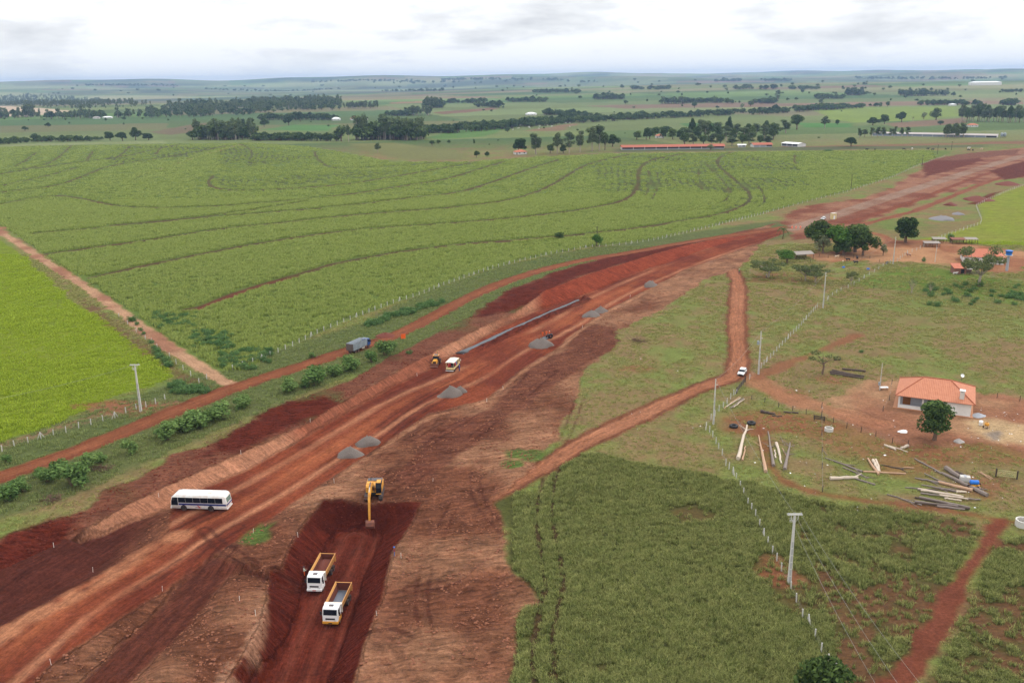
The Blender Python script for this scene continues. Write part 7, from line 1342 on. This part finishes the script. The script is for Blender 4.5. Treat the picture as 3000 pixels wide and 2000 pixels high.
# litter: scraps too many and small to tell apart
lm_ = MB(); rr = random.Random(21)
for i in range(120):
    if i < 85: px, py = rr.uniform(2180, 3000), rr.uniform(1130, 1500)
    elif i < 108: px, py = rr.uniform(2840, 3000), rr.uniform(1190, 1300)
    else: px, py = rr.uniform(1700, 2150), rr.uniform(1050, 1300)
    p = at(px, py); s = rr.uniform(.05, .18)*(1.6 if i % 9 == 0 else 1); a = rr.random()*3; u = Vector((math.cos(a), math.sin(a), 0))*s; v = Vector((-math.sin(a), math.cos(a), .3))*s*.6; p.z += .06
    lm_.add([p-u-v, p+u-v, p+u*.8+v, p-u+v, p+Vector((0, 0, s*.4))], [(0, 1, 4), (1, 2, 4), (2, 3, 4), (3, 0, 4)])
lo_ = lm_.build('litter', CLEANW); lo_['kind'] = 'stuff'; lo_['label'] = 'scattered white scraps around the farm'
# brush piles
for px, py, w_, lb in ((300, 1375, 60, 'brown heap of dead brush between the verge shrubs'), (150, 1465, 60, 'dark root and brush heap at the bank top'), (1870, 1000, 50, 'uprooted shrub at the edge of the pasture')):
    p = at(px, py); dep = proj(*p)[2]; r = w_*dep/FPX/2; mb = MB(); rr = random.Random(px)
    for i in range(60): a, b = rr.random()*6.28, rr.random()*6.28; q = rr.random()**.5*r; s = Vector((math.cos(a)*q, math.sin(a)*q*.7, rr.uniform(0, .5)*r*.5)); mb.tube([s, s+Vector((math.cos(b), math.sin(b), rr.uniform(-.2, .5)))*r*.7], [.06, .02], 3)
    o = tag(mb.build('brush_pile', mat('dead_brush', lin(104, 76, 62, .8), .95, noise=.4) if 'dead_brush' not in bpy.data.materials else bpy.data.materials['dead_brush']), lb, 'brush'); o.location = p

# ------------------------------------------------------------------ people and cattle (skinned figures)
def skinned(name, J, E, rad, root=0, sub=1):
    me = bpy.data.meshes.new(name); me.from_pydata(J, E, []); o = bpy.data.objects.new(name, me); C.objects.link(o)
    o.modifiers.new('skin', 'SKIN'); s = o.modifiers.new('sub', 'SUBSURF'); s.levels = sub; s.render_levels = sub
    for i, d in enumerate(me.skin_vertices[0].data): d.radius = (rad[i], rad[i]); d.use_root = i == root
    dg = bpy.context.evaluated_depsgraph_get(); dg.update(); m2 = bpy.data.meshes.new_from_object(o.evaluated_get(dg)); bpy.data.objects.remove(o); m2.polygons.foreach_set('use_smooth', [True]*len(m2.polygons)); return m2
def person_mesh(pose):
    J = [(0, 0, .95), (0, 0, 1.15), (0, 0, 1.38), (0, 0, 1.5), (0, .02, 1.62), (0, .01, 1.72)]; E = [(0, 1), (1, 2), (2, 3), (3, 4), (4, 5)]; rad = [.15, .14, .16, .06, .1, .085]
    for s in (-1, 1):
        k = len(J); st = .12*s if pose == 'walk' else 0
        J += [(s*.1, 0, .88), (s*.11, st*.8+.02, .5), (s*.11, st*1.5, .1), (s*.12, st*1.5+.14, .05)]; rad += [.1, .075, .05, .045]; E += [(0, k), (k, k+1), (k+1, k+2), (k+2, k+3)]
        k = len(J)
        if pose == 'work': hand = (s*.15, .42, 1.15); el = (s*.27, .15, 1.1)
        else: hand = (s*.27, .08, .82); el = (s*.25, -.03, 1.12)
        J += [(s*.2, 0, 1.42), el, hand]; rad += [.07, .05, .035]; E += [(2, k), (k, k+1), (k+1, k+2)]
        d = (Vector(hand)-Vector(el)).normalized(); a = Vector((0, 1, 0)) if abs(d.y) < .7 else Vector((1, 0, 0)); b = d.cross(a).normalized()
        for f in range(5):
            kk = len(J); off = a*(f-1.8)*.022 if f < 4 else b*.045; ln = (.085, .1, .095, .075, .05)[f]; h = Vector(hand)
            J += [tuple(h+d*.07+off), tuple(h+d*(.07+ln)+off+b*.02)]; rad += [.011, .008]; E += [(k+2, kk), (kk, kk+1)]
    return skinned('person_body', J, E, rad)
PB = {k: person_mesh(k) for k in ('stand', 'work', 'walk')}
SKIN = mat('skin', lin(140, 96, 76), .6)
def cl(r, g, b): n = f'cloth_{r}_{g}_{b}'; return bpy.data.materials.get(n) or mat(n, lin(r, g, b, .85), .9, noise=.1)
def person(px, py, pose, shirt, trousers, hat, rz, label, hpx=None, k=1.0):
    p = at(px, py); t = thing('person', label, 'person', p, rz, None, k); me = PB[pose].copy(); me.materials.clear()
    for m in (SKIN, shirt, trousers, BLACK): me.materials.append(m)
    mi = []
    for f in me.polygons:
        c_ = f.center; arm_ = abs(c_.x) > .17 or c_.y > .2
        if c_.z < .12: mi.append(3)
        elif c_.z < .93 and not (abs(c_.x) > .2): mi.append(2)
        elif c_.z > 1.5: mi.append(0)
        elif (pose == 'work' and c_.y > .3) or (pose != 'work' and abs(c_.x) > .2 and c_.z < .98): mi.append(0)
        else: mi.append(1)
    me.polygons.foreach_set('material_index', mi); o = bpy.data.objects.new('body', me); C.objects.link(o); o.parent = t
    MB().lathe([(.17, 1.68), (.13, 1.7), (.12, 1.78), (.07, 1.83), (.01, 1.84)], 12, (0, .01, 0)).build('helmet', hat, t, True)
    for s in (-1, 1): MB().lathe([(.012, 0), (.012, .01), (.001, .012)], 6, (s*.035, .095, 1.63), 'y').build('eye', BLACK, t)
    MB().add([(-.015, .1, 1.6), (.015, .1, 1.6), (0, .105, 1.64), (0, .135, 1.6)], [(0, 1, 3), (1, 2, 3), (2, 0, 3)]).build('nose', SKIN, t); MB().box(-.03, .03, .088, .1, 1.555, 1.565).build('mouth', REDP, t)
    return t
OR = cl(235, 104, 34)
person(892, 1686, 'work', cl(206, 212, 196), OR, BLACK, R(-60), 'worker in pale shirt and orange trousers beside the loaded dump truck')
person(1156, 1628, 'stand', cl(150, 50, 60), cl(70, 110, 180), BLUEP, R(100), 'worker in red shirt and blue trousers on the pit rim'); person(1346, 1087, 'stand', cl(40, 56, 140), cl(34, 48, 120), BLUEP, R(60), 'worker in blue overalls beside the cream service truck')
person(1590, 985, 'stand', OR, OR, BLACK, R(160), 'left worker in orange standing behind the gravel heap'); person(1601, 983, 'work', OR, OR, BLACK, R(200), 'middle worker in orange behind the gravel heap'); person(1610, 981, 'work', OR, OR, cl(200, 190, 180), R(120), 'right worker in orange bending at the black roll', None, (1, 1, .75))
person(2165, 801, 'walk', cl(120, 150, 90), cl(60, 70, 110), CLEANW, R(180), 'person in greenish shirt at the top of the farm track'); person(2245, 813, 'stand', cl(230, 230, 230), cl(40, 60, 140), BLACK, R(90), 'person in white shirt under the leftmost acacia')
def cow_mesh():
    J = [(-.75, 0, 1.05), (-.3, 0, 1.02), (.2, 0, 1.0), (.65, 0, 1.1), (.95, 0, 1.25), (1.2, 0, 1.3), (1.5, 0, 1.15), (-.92, 0, 1.1), (-1.05, 0, .75), (-1.08, 0, .5)]; rad = [.3, .33, .35, .32, .2, .15, .1, .06, .03, .05]; E = [(0, 1), (1, 2), (2, 3), (3, 4), (4, 5), (5, 6), (0, 7), (7, 8), (8, 9)]
    for x_, pr in ((-.72, 0), (.62, 3)):
        for s in (-1, 1): k = len(J); hind = x_ < 0; J += [(x_, s*.22, .8), (x_+(.08 if hind else 0), s*.22, .62), (x_-(.1 if hind else .02), s*.22, .38), (x_, s*.22, .05)]; rad += [.16, .1, .06, .06]; E += [(pr, k), (k, k+1), (k+1, k+2), (k+2, k+3)]
    for s in (-1, 1): k = len(J); J += [(1.18, s*.26, 1.36)]; rad += [.05]; E += [(5, k)]
    return skinned('cow_body', J, E, rad, 1)
CM = cow_mesh(); HIDE = {'black': mat('black_hide', (.014, .013, .013), .7), 'white': mat('white_hide', (.7, .66, .6), .8), 'tan': mat('tan_hide', lin(206, 170, 130, .8), .8, dirt=(.7, .66, .6), dirtamt=.9), 'brown': mat('piebald_hide', lin(150, 90, 60, .8), .8, dirt=(.75, .72, .68), dirtamt=1.0)}
CMH = {}
for k_, m in HIDE.items(): q = CM.copy(); q.materials.clear(); q.materials.append(m); CMH[k_] = q
def cow(px, py, hide, rz, label, group=None, k=1.0, cat='cow'):
    t = thing('cow', label, cat, at(px, py), rz, group, k); o = bpy.data.objects.new('body', CMH[hide]); C.objects.link(o); o.parent = t
    for s in (-1, 1): MB().tube([(1.22, s*.1, 1.42), (1.24, s*.22, 1.5), (1.3, s*.25, 1.6)], [.03, .02, .008], 5).build('horn', WOOD, t)
cow(2451, 757, 'tan', .3, 'tan and white cow at the corral rails'); cow(2469, 770, 'tan', 1.2, 'pale calf in front of the tan cow', None, .7); cow(2484, 765, 'black', 3.4, 'left black cow in the small paddock'); cow(2511, 760, 'black', 1.4, 'black cow standing end on at the rails'); cow(2507, 773, 'black', 3.2, 'lowest black cow in the small paddock'); cow(2598, 775, 'black', 4.0, 'black cow beside the yard pole'); cow(2662, 752, 'brown', 2.2, 'brown and white piebald cow at the yard fence'); cow(2798, 804, 'white', .2, 'white cow resting before the brick shed', None, (1, 1, .7))
for i, (px, py, hh) in enumerate([(2539, 441, 'black'), (2563, 441, 'black'), (2648, 440, 'black'), (2672, 439, 'white'), (2718, 439, 'black'), (2732, 441, 'black'), (2770, 440, 'black'), (2838, 443, 'black'), (2850, 443, 'black'), (2838, 437, 'white'), (2875, 440, 'tan')]): cow(px, py, hh, i*1.3, f'{hh} cow grazing at the far top edge of the cane field', f'far {hh} cows', 1.5)
for i in range(16): cow(1500+r_.uniform(-20, 180), 383-r_.uniform(0, 22), 'white', i*1.1, 'white speck of a cow on the valley pasture', 'valley cattle', 1.6)

# ------------------------------------------------------------------ hazy air
hb = MB().box(-60000, 60000, -400, 18600, float(gz.min())-1.5, max(float(gz.max())+25, CAMZ+20))
hz_m = bpy.data.materials.new('hazy_air'); hz_m.use_nodes = True; hn = hz_m.node_tree; hn.nodes.clear()
ho = nd(hn, 'ShaderNodeOutputMaterial'); pv = nd(hn, 'ShaderNodeVolumePrincipled'); pv.inputs['Color'].default_value = (.46, .67, 1.0, 1); pv.inputs['Density'].default_value = 6.2e-5; pv.inputs['Anisotropy'].default_value = .2
lk(hn, pv.outputs[0], ho.inputs['Volume']); ho_ = hb.build('haze', hz_m); ho_['kind'] = 'stuff'; ho_['label'] = 'pale blue haze over the distant farmland'

# ------------------------------------------------------------------ tell the members of a row apart by their order
_ord = ['first', 'second', 'third', 'fourth', 'fifth', 'sixth', 'seventh', 'eighth', 'ninth', 'tenth', 'eleventh', 'twelfth', 'thirteenth', 'fourteenth', 'fifteenth', 'sixteenth', 'seventeenth', 'eighteenth', 'nineteenth', 'twentieth']
_ord += ['twenty-'+o for o in _ord[:9]]+['thirtieth']
_grp = {}
for o in scene.objects:
    if o.parent is None and 'group' in o and 'label' in o: _grp.setdefault((o['group'], o['label']), []).append(o)
for (g, lb), os_ in _grp.items():
    if len(os_) < 2: continue
    os_.sort(key=lambda o: proj(*o.location)[0])
    for i, o in enumerate(os_): o['label'] = (_ord[i] if i < 30 else 'last')+' from left: '+lb
